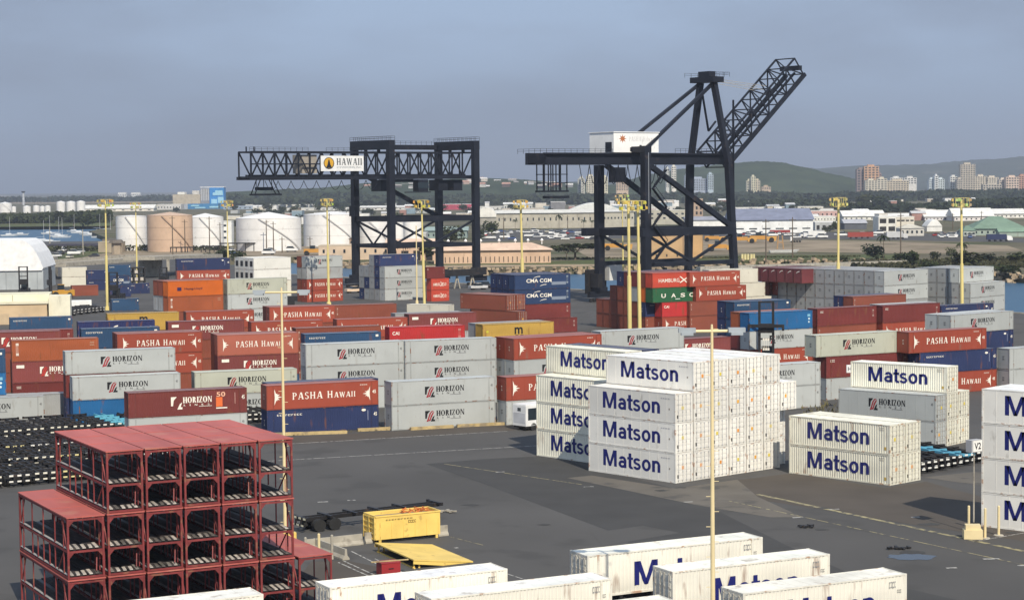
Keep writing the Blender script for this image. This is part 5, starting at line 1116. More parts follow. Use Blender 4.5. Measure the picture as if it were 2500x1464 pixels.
put('emblem', flat('house', *TEXT['star'], -5.2, -2.6, GZ1 + 2.3, 2.2, W2 / 2 - 4.606, M['ink']), hs2, col=(.45, .16, .06)); put('lettering', flat('house', *TEXT['PASHA HAWAII', 's'], -1.8, 6.6, GZ1 + 2.8, 1.1, W2 / 2 - 4.606, M['ink']), hs2, col=(.62, .60, .58))
for x, z in ((-1.5, .3), (1.6, .9), (3.2, .4)): k2.box('louvre', x, x + .7, W2 / 2 - 4.63, W2 / 2 - 4.601, GZ1 + z, GZ1 + z + 1.0, m='crane', parent=hs2)
k2.box('mast_head', G - 3.2, G + .6, W2 / 2 - 4.2, W2 / 2 + 4.2, 54.6, 56.0); k2.rail([(G - 4.6, W2 / 2 - 4.6), (G + 2.2, W2 / 2 - 4.6), (G + 2.2, W2 / 2 + 4.6), (G - 4.6, W2 / 2 + 4.6)], 56.0)
k2.box('sheave_house', G - 2.4, G - .2, W2 / 2 - 2, W2 / 2 + 2, 56.01, 57.4)
# raised boom: hinged at the girder end
AN = R(39.8); hx, hz_ = G + 3.6, GZ0 + .9
def tilt(p): return Vector((hx + p.x * math.cos(AN) - p.z * math.sin(AN), p.y, hz_ + p.x * math.sin(AN) + p.z * math.cos(AN)))
b = MB(); b.bar(tilt(Vector((0, W2 / 2, .2))), tilt(Vector((36, W2 / 2, .2))), .5); bo2 = put('boom', b.mesh('boom_spine', M['crane']), k2.t)
truss(k2, 'boom', -2.5, 35.5, W2 / 2 - 3.3, W2 / 2 + 3.3, 0, 5.2, 9, .28, tilt, bo2)
for y in (W2 / 2 - 3.3, W2 / 2 + 3.3): k2.bar('boom_rail', tilt(Vector((0, y, -.4))), tilt(Vector((36, y, -.4))), .7, 1.0, parent=bo2)
k2.bar('boom_tip', tilt(Vector((35.6, W2 / 2 - 3.4, 2))), tilt(Vector((35.6, W2 / 2 + 3.4, 2))), 1.2, parent=bo2)
for y in (W2 / 2 - 1.6, W2 / 2 + 1.6):
    k2.bar('hoist_rope', (G - .5, y, 55.6), tilt(Vector((24, y, 5.2))), .10, m='concrete'); k2.bar('hoist_rope', (G - .5, y, 55.0), tilt(Vector((22.5, y, 5.2))), .10, m='concrete')
k2.box('ladder', G + .3, G + .5, .6, 1.1, 20, 50)
# hanging cage, festoon, access stairs, operator cab
cg = k2.box('spreader', -26.4, -18.6, W2 / 2 - 1.6, W2 / 2 + 1.6, 27.4, 27.8)
for x in (-26, -24, -22.4, -21, -19):
    for y in (W2 / 2 - 1.4, W2 / 2 + 1.4): k2.bar('cage_bar', (x, y, 27.8), (x, y, GZ0), .22, parent=cg)
for z in (29.6, 31.6):
    for y in (W2 / 2 - 1.4, W2 / 2 + 1.4): k2.bar('cage_bar', (-26.2, y, z), (-18.8, y, z), .2, parent=cg)
k2.box('head_block', -24.5, -18.0, W2 / 2 - 1.1, W2 / 2 + 1.1, 25.9, 26.5, parent=cg)
for i in range(9):
    x = -17.5 + i * 3.1; b = MB(); pts = [Vector((x + 3.1 * j / 8, W2 / 2 - 4.3, GZ0 - .1 - 4.6 * (1 - (j / 4 - 1) ** 2))) for j in range(9)]
    for p, q in zip(pts[:-1], pts[1:]): b.bar(p, q, .13)
    put('festoon_cable', b.mesh('festoon_cable', M['crane']), k2.t)
for i, (za, zb) in enumerate([(10, 14.5), (14.5, 19), (19, 23.5), (23.5, 28), (28, 32.5)]):
    x0_, x1_ = (1.1, 5.6) if i % 2 == 0 else (5.6, 1.1)
    st = k2.bar('stair', (x0_, -1.3, za), (x1_, -1.3, zb), .8, .12); k2.bar('stair_rail', (x0_, -1.7, za + 1), (x1_, -1.7, zb + 1), .1, parent=st); k2.box('landing', min(x1_, 5.6) - .6, x1_ + .6, -1.9, -.86, zb - .12, zb)
k2.box('operator_cab', -4.6, -1.4, W2 / 2 - 2.9, W2 / 2 - .2, 29.6, 33.2)
k2.box('cable_reel', -2.5, -1.01, W2 - 2.2, W2 + 1.2, 3.61, 7.0, m='black'); k2.box('drive_box', -3.0, 3.0, W2 + .86, W2 + 2.2, 2.0, 8.0, m='black'); k2.box('electric_room', 2.2, 6.5, W2 - 1.2, W2 + 1.0, 5.2, 9.0, m='obj', col=(.62, .62, .6))
put('stripe', flat('k2stripe', *TEXT['plate'], .1, .28, 22, 16, -.86, M['ink']), k2.t, col=(.3, .32, .35))
# vehicles under the low crane
def pickup(x, y, col, label, yaw, dark=False):
    p = at(x, y, 0); t = thing('pickup_truck', label, 'pickup truck', p, R(yaw), 'trucks on the quay')
    put('body', MB().box(0, 5.2, 0, 1.9, .5, 1.15).mesh('pickup_body', M['obj']), t, col=col); put('cab', MB().prism([(1.5, 1.151), (3.7, 1.151), (3.3, 1.8), (1.8, 1.8)], .1, 1.8).mesh('pickup_cab', M['glass']), t)
    put('cab_roof', MB().box(1.82, 3.28, .08, 1.82, 1.801, 1.86).mesh('pickup_roof', M['obj']), t, col=col)
    for wx in (1.0, 4.2):
        for wy in (.05, 1.65):
            b = MB(); b.bar((wx, wy, .38), (wx, wy + .22, .38), .38, n=12); put('wheel', b.mesh('pickup_wheel', M['rubber']), t)
pickup(1150, 708, (.55, .55, .55), 'silver pickup truck by the low crane foot', 25); pickup(1168, 704, (.05, .05, .06), 'black pickup truck by the low crane foot', 25); pickup(848, 716, (.72, .55, .4), 'tan pickup truck at the western crane leg', 30)
for (x, y, lab, yw) in ((1082, 706, 'dark steel trestle standing on the quay under the low crane', 30),):
    p = at(x, y, 0); t = thing('trestle', lab, 'trestle', p, R(yw)); put('beam', MB().box(-.5, 11, 0, 2, 3.6, 5.4).mesh('trestle_beam', M['black']), t)
    for xx in (0.5, 5.0, 10.0):
        for sg in (-.9, .9):
            b = MB(); b.bar((xx + sg, 1, 0), (xx, 1, 3.6), .35); put('leg', b.mesh('trestle_leg', M['concrete']), t)
# ------------------------------------------------------------------ beyond the channel: tanks, buildings, trees, cars, boats
def tank(x0, x1, yt, yb, label, col=(.80, .79, .76), dome=.10, grp='large storage tanks'):
    xc = (x0 + x1) / 2; p = at(xc, yb, 0); s_ = (x_at(x1, yb, p.y) - x_at(x0, yb, p.y)) / 2; h = top_at(xc, yt, p.y)
    t = thing('storage_tank', label, 'storage tank', Vector((p.x, p.y + s_, 0)), 0, grp)
    sh = put('shell', MB().cone((0, 0, 0), s_, h, s_, 40, False).mesh('tank_shell', M['smooth']), t, col=col)
    for q in sh.data.polygons: q.use_smooth = True
    put('roof', MB().cone((0, 0, h - .02), s_ * .995, h + s_ * dome * 2, .3, 40).mesh('tank_roof', M['smooth']), t, col=tuple(min(.86, c * 1.04) for c in col))
    if s_ > 6:
        b = MB()
        for z in (h * .33, h * .66, h - .25): b.cone((0, 0, z), s_ + .06, z + .16, s_ + .06, 40, False)
        put('band', b.mesh('tank_band', M['obj']), t, col=tuple(c * .75 for c in col))
        b = MB(); a0 = R(-100)
        for k in range(24):
            f0, f1 = k / 24, (k + 1) / 24; b.bar(((s_ + .5) * math.cos(a0 + f0 * 1.5), (s_ + .5) * math.sin(a0 + f0 * 1.5), h * (1 - f0)), ((s_ + .5) * math.cos(a0 + f1 * 1.5), (s_ + .5) * math.sin(a0 + f1 * 1.5), h * (1 - f1)), .2, .45)
        put('stair', b.mesh('tank_stair', M['obj']), t, col=tuple(c * .7 for c in col))
TW = (.80, .79, .77)
tank(277, 352, 528, 612, 'white storage tank partly behind the tan one', TW, .03); tank(351, 462, 526, 615, 'tan storage tank, the only tan one', (.58, .41, .29), .07)
tank(452, 540, 530, 606, 'white storage tank between the tan one and the slim tower', TW, .1); tank(567, 727, 533, 613, 'widest white storage tank with a low cone roof', TW, .09)
tank(735, 868, 524, 602, 'white storage tank behind the yellow mast', TW, .05); tank(870, 948, 540, 598, 'white storage tank seen through the low crane portal', (.76, .75, .74), .05)
tank(950, 985, 540, 592, 'narrow white storage tank between crane legs', TW, .05); tank(984, 1032, 540, 596, 'white storage tank beside the thin cream mast', TW, .05)
SMT = 'small white tanks beyond the lagoon'
for i, (a, b_, yt, yb) in enumerate([(-8, 25, 497, 519), (27, 38, 505, 518), (54, 73, 504, 520), (79, 95, 503, 517), (96, 108, 504, 517), (108, 122, 503, 517), (136, 157, 493, 519), (160, 182, 493, 519), (185, 206, 492, 519)]):
    tank(a, b_, yt, yb, 'small white tank beyond the lagoon, %s from the picture edge' % PL[i], TW, .12, SMT)
# buildings
def bld(x0, x1, yt, yb, depth, col, label, cat='building', name='building', roof=None, rcol=(.62, .61, .58), rh=0.0, yaw=0, win=None, doors=0, wcol='glass', grp=None, wpx=None):
    xc = (x0 + x1) / 2; p = at(xc, yb, 0); wdt = x_at(x1, yb, p.y) - x_at(x0, yb, p.y); h = max(1.5, top_at(xc, yt, p.y))
    t = thing(name, label, cat, Vector((p.x, p.y, 0)), R(yaw), grp); wdt /= max(.5, math.cos(R(yaw))); hw = wdt / 2
    put('wall', MB().box(-hw, hw, 0, depth, 0, h).mesh('building_wall', M['dull']), t, col=col)
    o_ = min(.8, wdt * .03) + .15
    if roof == 'gable':
        b = MB(); n = [(-hw - o_, -o_), (hw + o_, -o_), (hw + o_, depth + o_), (-hw - o_, depth + o_)]
        b.add([(x, y, h + .02) for x, y in n] + [(-hw - o_, depth / 2, h + rh), (hw + o_, depth / 2, h + rh)], [(0, 1, 5, 4), (2, 3, 4, 5), (1, 2, 5), (3, 0, 4), (3, 2, 1, 0)])
    elif roof == 'hip':
        b = MB(); n = [(-hw - o_, -o_), (hw + o_, -o_), (hw + o_, depth + o_), (-hw - o_, depth + o_)]; k = min(hw * .8, depth / 2)
        b.add([(x, y, h + .02) for x, y in n] + [(-hw + k, depth / 2, h + rh), (hw - k, depth / 2, h + rh)], [(0, 1, 5, 4), (2, 3, 4, 5), (1, 2, 5), (3, 0, 4), (3, 2, 1, 0)])
    elif roof == 'arch':
        b = MB(); n = 12; ps = [(-hw + 2 * hw * i / n, h + .02 + rh * math.sin(math.pi * i / n)) for i in range(n + 1)]; b.prism(ps, -o_, depth + o_)
    else:
        b = MB(); b.box(-hw - .1, hw + .1, -.1, depth + .1, h + .01, h + .35)
    put('roof', b.mesh('building_roof', M['dull']), t, col=rcol)
    if win:
        nx, nz_, fw, fh, z0f, z1f = win; kw = wdt / nx; k = ('window', round(kw * fw, 2), round(h * fh, 2), wcol)
        if k not in MESHES: MESHES[k] = MB().box(-kw * fw / 2, kw * fw / 2, -.08, -.01, 0, h * fh).mesh('building_window', M[wcol])
        for j in range(nz_):
            z = h * (z0f + (z1f - z0f) * (j / max(1, nz_ - 1)))
            for i in range(nx): put('window', MESHES[k], t, (-hw + kw * (i + .5), 0, z))
    for i in range(doors):
        kw = wdt / doors; put('door', MB().box(-kw * .3, kw * .3, -.1, -.01, .1, h * .55).mesh('building_door', M['black']), t, (-hw + kw * (i + .5), 0, 0))
    return t, hw, h
PEACH, TAN, BEI, OFF, GRN_, GRY = (.62, .43, .30), (.52, .34, .18), (.50, .46, .38), (.74, .73, .68), (.16, .24, .18), (.36, .37, .38)
t, hw, h = bld(1060, 1345, 611, 643, 14, PEACH, 'long peach building on the far bank with white roof globes', roof='hip', rcol=(.66, .48, .36), rh=2.6, doors=0, yaw=1, win=(26, 1, .16, .42, .1, .1), wcol='black')
for x in (.06, .12, .27, .40, .56, .70, .81, .93):
    q = MB(); q.cone((0, 0, 0), .16, 1.0, .16, 8); q.cone((0, 0, 1.0), .2, 1.45, .62, 10); q.cone((0, 0, 1.45), .62, 2.2, .2, 10); put('roof_vent', q.mesh('roof_vent', M['obj']), t, (-hw + 2 * hw * x, 8, h + 1.9), col=(.82, .82, .8))
bld(778, 955, 600, 634, 14, (.62, .48, .35), 'low beige building behind the low crane legs', rcol=(.6, .5, .38), win=(7, 1, .2, .25, .5, .5)); bld(945, 1062, 592, 636, 10, PEACH, 'peach shed between the low crane legs', roof='gable', rcol=(.68, .5, .38), rh=1.4, doors=4)
bld(806, 866, 583, 601, 12, (.34, .25, .19), 'brown roofed house before a white tank', roof='hip', rcol=(.2, .15, .12), rh=2.2, win=(4, 1, .35, .3, .4, .4))
bld(1590, 1666, 572, 634, 12, TAN, 'tall windowless tan block behind the crane portal', rcol=(.55, .37, .2), win=(3, 1, .12, .1, .12, .12), yaw=-8); bld(1678, 1714, 570, 630, 10, (.55, .35, .17), 'tan annex with a roof hatch beside the tall tan block', rcol=(.55, .37, .2), yaw=-8)
bld(1790, 1985, 537, 569, 40, (.80, .81, .80), 'long white warehouse with a grey blue roof', 'warehouse', 'warehouse', roof='gable', rcol=(.20, .22, .30), rh=6.5, win=(6, 1, .6, .09, .3, .3)); bld(1676, 1788, 537, 552, 20, (.78, .78, .76), 'white shed between the tall crane legs', 'warehouse', 'warehouse', roof='gable', rcol=(.30, .31, .36), rh=2.4)
t, hw, h = bld(1212, 1462, 520, 557, 30, (.43, .40, .33), 'long tan warehouse with small dark windows', 'warehouse', 'warehouse', roof='gable', rcol=(.66, .65, .6), rh=2.2, win=(18, 1, .22, .2, .5, .5)); bld(1464, 1548, 517, 555, 30, (.45, .43, .36), 'tan warehouse behind the tall crane leg', 'warehouse', 'warehouse', roof='gable', rcol=(.68, .67, .62), rh=1.6, win=(10, 1, .4, .12, .55, .55)); bld(1555, 1674, 514, 548, 24, (.44, .42, .35), 'tan block inside the tall crane portal', rcol=(.6, .58, .5), win=(8, 2, .4, .12, .4, .7))
bld(1152, 1222, 530, 549, 26, (.35, .33, .29), 'rounded white hangar beside the low crane', 'hangar', 'hangar', roof='arch', rcol=(.76, .74, .69), rh=7.5)
bld(1392, 1512, 511, 520, 30, (.28, .28, .26), 'white double-arched hangar above the tan warehouse', 'hangar', 'hangar', roof='arch', rcol=(.72, .74, .72), rh=7, win=(2, 1, .7, .55, .2, .2), wcol='black')
bld(1345, 1380, 493, 517, 20, (.2, .2, .21), 'dark hangar with a white roof edge', 'hangar', 'hangar', rcol=(.8, .8, .78)); bld(1066, 1152, 499, 512, 20, (.42, .06, .10), 'long crimson fronted hall with a white roof', 'hall', 'hall', rcol=(.82, .82, .8))
bld(1676, 1716, 486, 528, 16, (.42, .31, .23), 'brown concrete batching plant inside the crane portal', 'plant', 'batching_plant', rcol=(.5, .4, .3), win=(4, 3, .45, .18, .1, .7), wcol='black')
bld(2145, 2188, 530, 567, 18, (.72, .71, .66), 'white two-storey shell with large dark openings', rcol=(.8, .79, .75), win=(2, 2, .75, .3, .08, .6), wcol='black'); bld(2188, 2232, 530, 566, 18, (.62, .58, .5), 'beige building next to the white shell', rcol=(.78, .77, .72), win=(4, 1, .7, .1, .72, .72), wcol='black')
bld(2198, 2256, 557, 576, 12, (.55, .53, .48), 'grey house with a low hipped roof', 'house', 'house', roof='hip', rcol=(.58, .55, .47), rh=2, win=(5, 1, .4, .35, .35, .35)); bld(2263, 2300, 552, 565, 14, (.7, .7, .68), 'white curved shed near the green roofs', 'shed', 'shed', roof='arch', rcol=(.8, .8, .78), rh=4)
bld(2376, 2505, 558, 574, 22, (.30, .36, .32), 'long building with a broad green roof', roof='hip', rcol=GRN_, rh=6.5, win=(9, 1, .3, .35, .3, .3)); bld(2352, 2382, 563, 577, 12, (.36, .4, .36), 'small building with a green roof', roof='hip', rcol=GRN_, rh=2.6, win=(3, 1, .5, .35, .3, .3)); bld(2440, 2505, 566, 578, 8, (.3, .37, .32), 'low green shed before the broad green roof', 'shed', 'shed', roof='gable', rcol=(.2, .3, .22), rh=2)
bld(2062, 2116, 545, 560, 16, (.10, .11, .13), 'dark open shed with a grey roof', 'shed', 'shed', roof='gable', rcol=(.42, .43, .46), rh=2.5); bld(1990, 2048, 543, 562, 16, (.45, .47, .48), 'white roofed bay next to the long warehouse', 'shed', 'shed', rcol=(.8, .8, .79), win=(4, 1, .5, .55, .1, .1), wcol='black')
WR_ = 'white industrial roofs'
for i, (a, b_, yt, yb, rh, c_, lab) in enumerate([(2060, 2160, 528, 537, 4.5, OFF, 'low cream warehouse under the far yellow mast'), (2160, 2250, 527, 536, 2, OFF, 'wide pale warehouse beyond the white shell'), (2258, 2330, 529, 538, 5, (.66, .64, .64), 'pale double-gabled warehouse beyond the houses'), (2330, 2425, 528, 539, 6, (.72, .68, .66), 'pinkish white warehouse behind the last mast'), (2420, 2505, 522, 532, 4, OFF, 'white hangar at the picture edge beyond the trees'), (1960, 2046, 515, 530, 1, (.55, .36, .33), 'pinkish long building behind the grey blue roof'), (1980, 2040, 529, 540, 1, OFF, 'white hall before the pinkish building'),
        (1796, 1875, 507, 514, 1, OFF, 'pale strip building beyond the grey blue roof'), (1900, 2010, 505, 513, 1, (.6, .58, .5), 'beige strip building beyond the grey blue roof'), (1976, 2010, 489, 497, 1, OFF, 'white hall among the dark trees'), (1230, 1300, 498, 512, 2, (.52, .53, .5), 'pale hall behind the golden mast head'), (1225, 1330, 509, 518, 1, (.5, .46, .4), 'low tan hall behind the golden mast head'), (1560, 1650, 505, 514, 1, (.62, .6, .57), 'flat pale hall left of the batching plant'), (205, 375, 509, 516, 5, (.74, .70, .62), 'long cream gabled shed beyond the tank farm'), (362, 384, 501, 512, 1, (.6, .56, .3), 'yellowish shed next to the cream gabled one'), (384, 442, 499, 512, 1, (.55, .54, .52), 'grey shed in front of the beige tower block'),
        (545, 640, 503, 511, 1, (.3, .36, .44), 'blue grey shed right of the painted block'), (640, 770, 500, 506, 1, (.7, .69, .66), 'long pale roof above the widest tank'), (700, 860, 508, 514, 1, (.6, .59, .56), 'pale sheds above the widest tank'), (805, 860, 478, 489, 2, (.68, .66, .6), 'cream hillside hall left of the low crane'), (880, 1000, 506, 513, 2, (.66, .65, .62), 'pale roof seen behind the low crane legs'), (1000, 1056, 512, 520, 2, (.5, .52, .52), 'grey roof seen behind the low crane legs'), (1150, 1230, 505, 512, 1, (.6, .6, .57), 'pale flat hall beyond the rounded hangar'), (1040, 1140, 563, 582, 2, (.25, .32, .3), 'teal and white workshop behind the low crane'), (900, 1040, 571, 590, 1, (.5, .5, .48), 'grey workshop behind the low crane portal')]):
    bld(a, b_, yt, yb, 26, c_, lab, 'warehouse', 'warehouse', roof='gable' if rh > 1.5 else None, rcol=(.74, .73, .69) if c_[0] > .5 else tuple(x * 1.2 for x in c_), rh=rh, grp=WR_, win=(8, 1, .3, .3, .3, .3))
# pale tower blocks under the hills
def tower(x0, x1, yt, yb, col, label, cols=4, rows=10, Y=None, crown=None):
    Y = Y or 3700; xa, xb = x_at(x0, yb, Y), x_at(x1, yb, Y); h = top_at((x0 + x1) / 2, yt, Y); wdt = xb - xa
    t = thing('tower_block', label, 'tower block', Vector(((xa + xb) / 2, Y, 0)), 0, 'tower blocks below the hills')
    put('wall', MB().box(-wdt / 2, wdt / 2, 0, 16, 0, h).mesh('tower_wall', M['dull']), t, col=col)
    z0 = max(3, top_at((x0 + x1) / 2, yb - 1, Y)); fl_ = (h - z0) / rows
    k = ('tw', round(wdt / cols, 2), round(fl_, 2))
    if k not in MESHES: MESHES[k] = MB().box(-wdt / cols * .30, wdt / cols * .30, -.25, -.02, 0, fl_ * .5).mesh('tower_window', M['glass'])
    for i in range(cols):
        for j in range(rows): put('window', MESHES[k], t, (-wdt / 2 + wdt / cols * (i + .5), 0, z0 + fl_ * (j + .2)))
    put('roof_block', MB().box(-wdt * .25, wdt * .2, 3, 12, h + .02, h + 3.2).mesh('tower_roof', M['dull']), t, col=tuple(c * .95 for c in col))
CR_, PK = (.60, .55, .44), (.56, .34, .20)
tower(2092, 2112, 413, 466, (.26, .20, .19), 'dark brown slab beside the tall peach tower', 2, 8); tower(2110, 2146, 406, 468, PK, 'tall peach tower below the ridge', 4, 10, 3690); tower(2146, 2152, 424, 466, (.3, .2, .18), 'thin dark fin beside the tall peach tower', 1, 8)
tower(2113, 2142, 440, 469, CR_, 'cream slab at the foot of the peach tower', 4, 6, 3600); tower(2142, 2166, 436, 469, (.62, .57, .46), 'cream slab with stair tower by the peach tower', 3, 6, 3600); tower(2166, 2219, 441, 468, (.56, .49, .38), 'long low beige block right of the peach tower', 8, 5, 3610); tower(2174, 2204, 434, 448, (.68, .67, .64), 'white block behind the long low beige one', 5, 3, 3900); tower(2208, 2238, 434, 450, (.66, .65, .62), 'white blocks at the end of the long low beige one', 4, 3, 3900)
tower(2268, 2283, 437, 464, (.55, .62, .66), 'pale blue white tower, left half', 3, 6); tower(2282, 2291, 429, 465, (.72, .74, .74), 'white lift shaft between pale blue halves', 1, 7, 3690); tower(2290, 2306, 437, 464, (.58, .65, .68), 'pale blue white tower, right half', 3, 6)
tower(2320, 2337, 431, 464, (.66, .66, .63), 'white block left of the tallest beige tower', 3, 6); tower(2345, 2381, 401, 466, (.50, .45, .37), 'tallest beige tower at the city edge', 6, 14, 3650); tower(2336, 2350, 437, 465, (.46, .42, .36), 'grey brown block before the tallest tower', 3, 6, 3600); tower(2381, 2410, 430, 466, (.60, .54, .44), 'cream block right of the tallest tower', 5, 7); tower(2408, 2438, 433, 467, (.62, .56, .46), 'cream block with stepped roof near the edge', 5, 7); tower(2400, 2446, 450, 468, (.47, .43, .36), 'low grey brown block before the cream ones', 7, 3, 3590); tower(2440, 2458, 438, 468, (.66, .58, .48), 'pinkish cream slab near the edge', 3, 6, 3600); tower(2456, 2488, 432, 470, (.66, .52, .42), 'pink block with a white crown', 5, 6, 3580); tower(2487, 2506, 429, 468, (.48, .27, .19), 'brick red block at the picture edge', 3, 8)
tower(1411, 1428, 436, 472, (.52, .52, .46), 'grey cream slab, outermost of the twin towers', 2, 9, 3400); tower(1419, 1424, 434, 471, (.7, .68, .58), 'pale stair shaft of the grey cream slab', 1, 9, 3380); tower(1432, 1454, 430, 472, (.62, .58, .46), 'cream tower beside the tall crane leg', 4, 9, 3400); tower(1470, 1484, 432, 468, (.66, .62, .46), 'cream tower behind the tall crane leg', 2, 9, 3400); tower(1505, 1534, 441, 466, (.58, .45, .33), 'peach block under the crane brace', 5, 7, 3400)
tower(1626, 1634, 411, 458, (.62, .62, .58), 'slim grey tower inside the crane portal', 2, 10, 3500); tower(1640, 1651, 406, 462, (.75, .72, .64), 'slim white tower beside the crane leg', 2, 10, 3500); tower(1672, 1682, 428, 465, (.36, .42, .5), 'blue grey tower, leftmost of the bluish group', 2, 8, 3500); tower(1682, 1728, 436, 466, (.38, .43, .52), 'wide blue grey block in the bluish group', 8, 7, 3500); tower(1728, 1742, 425, 464, (.42, .50, .56), 'pale blue tower at the right of the bluish group', 3, 9, 3490)
tower(1823, 1836, 441, 466, (.60, .56, .42), 'cream wing of the stepped tower on the hillside', 2, 6, 3900); tower(1834, 1845, 431, 466, (.66, .62, .46), 'stepped cream tower on the hillside', 2, 8, 3890); tower(1844, 1856, 440, 465, (.58, .52, .4), 'right wing of the stepped cream tower', 2, 6, 3900); tower(1860, 1882, 456, 464, (.5, .4, .3), 'low tan block below the stepped tower', 4, 2, 3900)
# painted block beyond the tanks
t, hw, h = bld(548, 549, 458, 505, 1, OFF, 'x') if False else (None, 0, 0)
Y_ = 2900
def far_box(x0, x1, yt, yb, col, nm, parent, d=20, dy=0, m='dull'):
    xa, xb = x_at(x0, yb, Y_) - x_at(520, yb, Y_), x_at(x1, yb, Y_) - x_at(520, yb, Y_); z1 = top_at(520, yt, Y_); z0 = max(0, top_at(520, yb, Y_))
    return put(nm, MB().box(xa, xb, dy, dy + d, z0, z1).mesh(nm, M[m]), parent, col=col)
t = thing('mural_building', 'blue and white painted block with a grey ribbed end', 'building', Vector((x_at(520, 500, Y_), Y_, 0)))
far_box(512, 547, 458, 506, (.03, .22, .55), 'wall', t); e_ = far_box(490, 511.5, 460, 506, (.24, .25, .27), 'end_wall', t); far_box(489, 548, 456, 457.8, (.75, .75, .73), 'roof', t); far_box(462, 548, 497, 512, (.04, .2, .42), 'podium', t, 12, -14)
far_box(443, 462, 497, 514, (.36, .39, .44), 'annex', t, 12, -14)
for i in range(5): far_box(491.5 + i * 4.2, 493.3 + i * 4.2, 461, 490, (.5, .5, .5), 'rib', t, .4, -.5, 'obj')
for i, (a, b_, yt, yb) in enumerate([(520, 545, 470, 477), (526, 544, 465, 470), (516, 530, 486, 497), (532, 546, 481, 496), (470, 490, 500, 503), (480, 505, 505, 508), (515, 540, 503, 507)]): far_box(a, b_, yt, yb, (.32, .58, .72), 'painted_cloud', t, .3, -.6 if yt < 497 else -14.6, 'obj')
Y_ = 3000; t = thing('office_block', 'wide beige block left of the painted one', 'building', Vector((x_at(520, 500, Y_), Y_, 0))); far_box(422, 489, 474, 508, (.45, .40, .32), 'wall', t); far_box(434, 451, 468, 473.8, (.76, .75, .7), 'roof_plant', t); far_box(470, 486, 465, 473.8, (.6, .58, .54), 'roof_plant', t)
# tent, beige building and ramp at the western edge
p = at(104, 706, 0); s0 = p.y / F; H1, H0 = top_at(60, 586, p.y), top_at(104, 660, p.y)
t = thing('tension_tent', 'large white fabric tent with a grey wall at the picture edge', 'tent', p, R(6))
b = MB(); ps = [(-60, H0), (-.1, H0), (.3, H0 + .7), (-.4, H0 + 2.6), (-1.6, H0 + 5.2), (-3.2, H0 + 7.4), (-4.6, H1 - .4), (-5.6, H1 - .05), (-60, H1 + .4)]; b.prism(ps, 0, 30)
put('canopy', b.mesh('tent_canopy', M['obj']), t, col=(.84, .84, .83)); put('side_wall', MB().box(-60, .2, .5, 29, 0, H0 - .05).mesh('tent_wall', M['dull']), t, col=(.40, .43, .44))
for i in range(10): put('wall_post', MB().box(-.1, .1, .38, .49, 0, H0 - .06).mesh('tent_post', M['obj']), t, (-1.5 - i * 4.5, 0, 0), col=(.30, .33, .35))
p = at(115, 790, 0); ht = top_at(115, 741, p.y)
t = thing('gate_building', 'beige building with a cream parapet at the picture edge', 'building', p, R(10))
put('wall', MB().box(-24, 0, 0, 14, 0, ht).mesh('building_wall', M['dull']), t, col=(.60, .45, .28)); put('roof', MB().box(-24.3, .3, -.3, 14.3, ht + .01, ht + .4).mesh('building_roof', M['dull']), t, col=(.7, .66, .5))
put('parapet', MB().box(-24.3, .4, 3, 14.2, ht + .41, ht + 1.9).mesh('building_parapet', M['dull']), t, col=(.74, .70, .52)); put('annex', MB().box(.31, 4.9, 2, 9, 0, ht + 1.5).mesh('building_annex', M['dull']), t, col=(.76, .73, .58))
for x in (-14, -10, -6): put('door', MB().box(x, x + 2, -.06, -.005, 0, 2.4).mesh('building_door', M['obj']), t, col=(.55, .42, .27))
for x in (-22, -17, -12, -7.5): put('parapet_joint', MB().box(x, x + .15, 2.95, 2.995, ht + .5, ht + 1.8).mesh('parapet_joint', M['obj']), t, col=(.3, .28, .22))
p = at(124, 672, 0); zd = top_at(124, 641, p.y); q = at(338, 662, 0)
t = thing('road_ramp', 'long concrete road ramp rising behind the white tent', 'bridge', p)
def deck(x0, x1, ya, yb, dz, w_=11):
    Ya = 640; a = Vector((x_at(x0, ya, Ya) - p.x, Ya - p.y, top_at(x0, ya, Ya))); b_ = Vector((x_at(x1, yb, Ya + 60) - p.x, Ya + 60 - p.y, top_at(x1, yb, Ya + 60))); v = (b_ - a); b2 = MB(); b2.bar(a - Vector((0, 0, dz / 2)), b_ - Vector((0, 0, dz / 2)), w_, dz); return b2
put('deck', deck(124, 338, 641, 626, 1.4).mesh('ramp_deck', M['concrete']), t); put('parapet', deck(123, 338, 634, 620, .9, .35).mesh('ramp_parapet', M['concrete']), t); put('deck', deck(339, 508, 626, 620, 1.2).mesh('ramp_deck', M['concrete']), t)
for x, w_ in ((112, 4.2), (362, 6.5)):
    Yp = 655; put('pier', MB().box(-w_ / 2, w_ / 2, 0, 8, 0, top_at(x, 628, Yp)).mesh('ramp_pier', M['concrete']), t, (x_at(x, 640, Yp) - p.x, Yp - p.y, 0))
for x in (410, 450, 500): put('column', MB().box(-.5, .5, 0, 1.0, 0, top_at(x, 632, 700)).mesh('ramp_column', M['concrete']), t, (x_at(x, 640, 700) - p.x, 700 - p.y, 0))
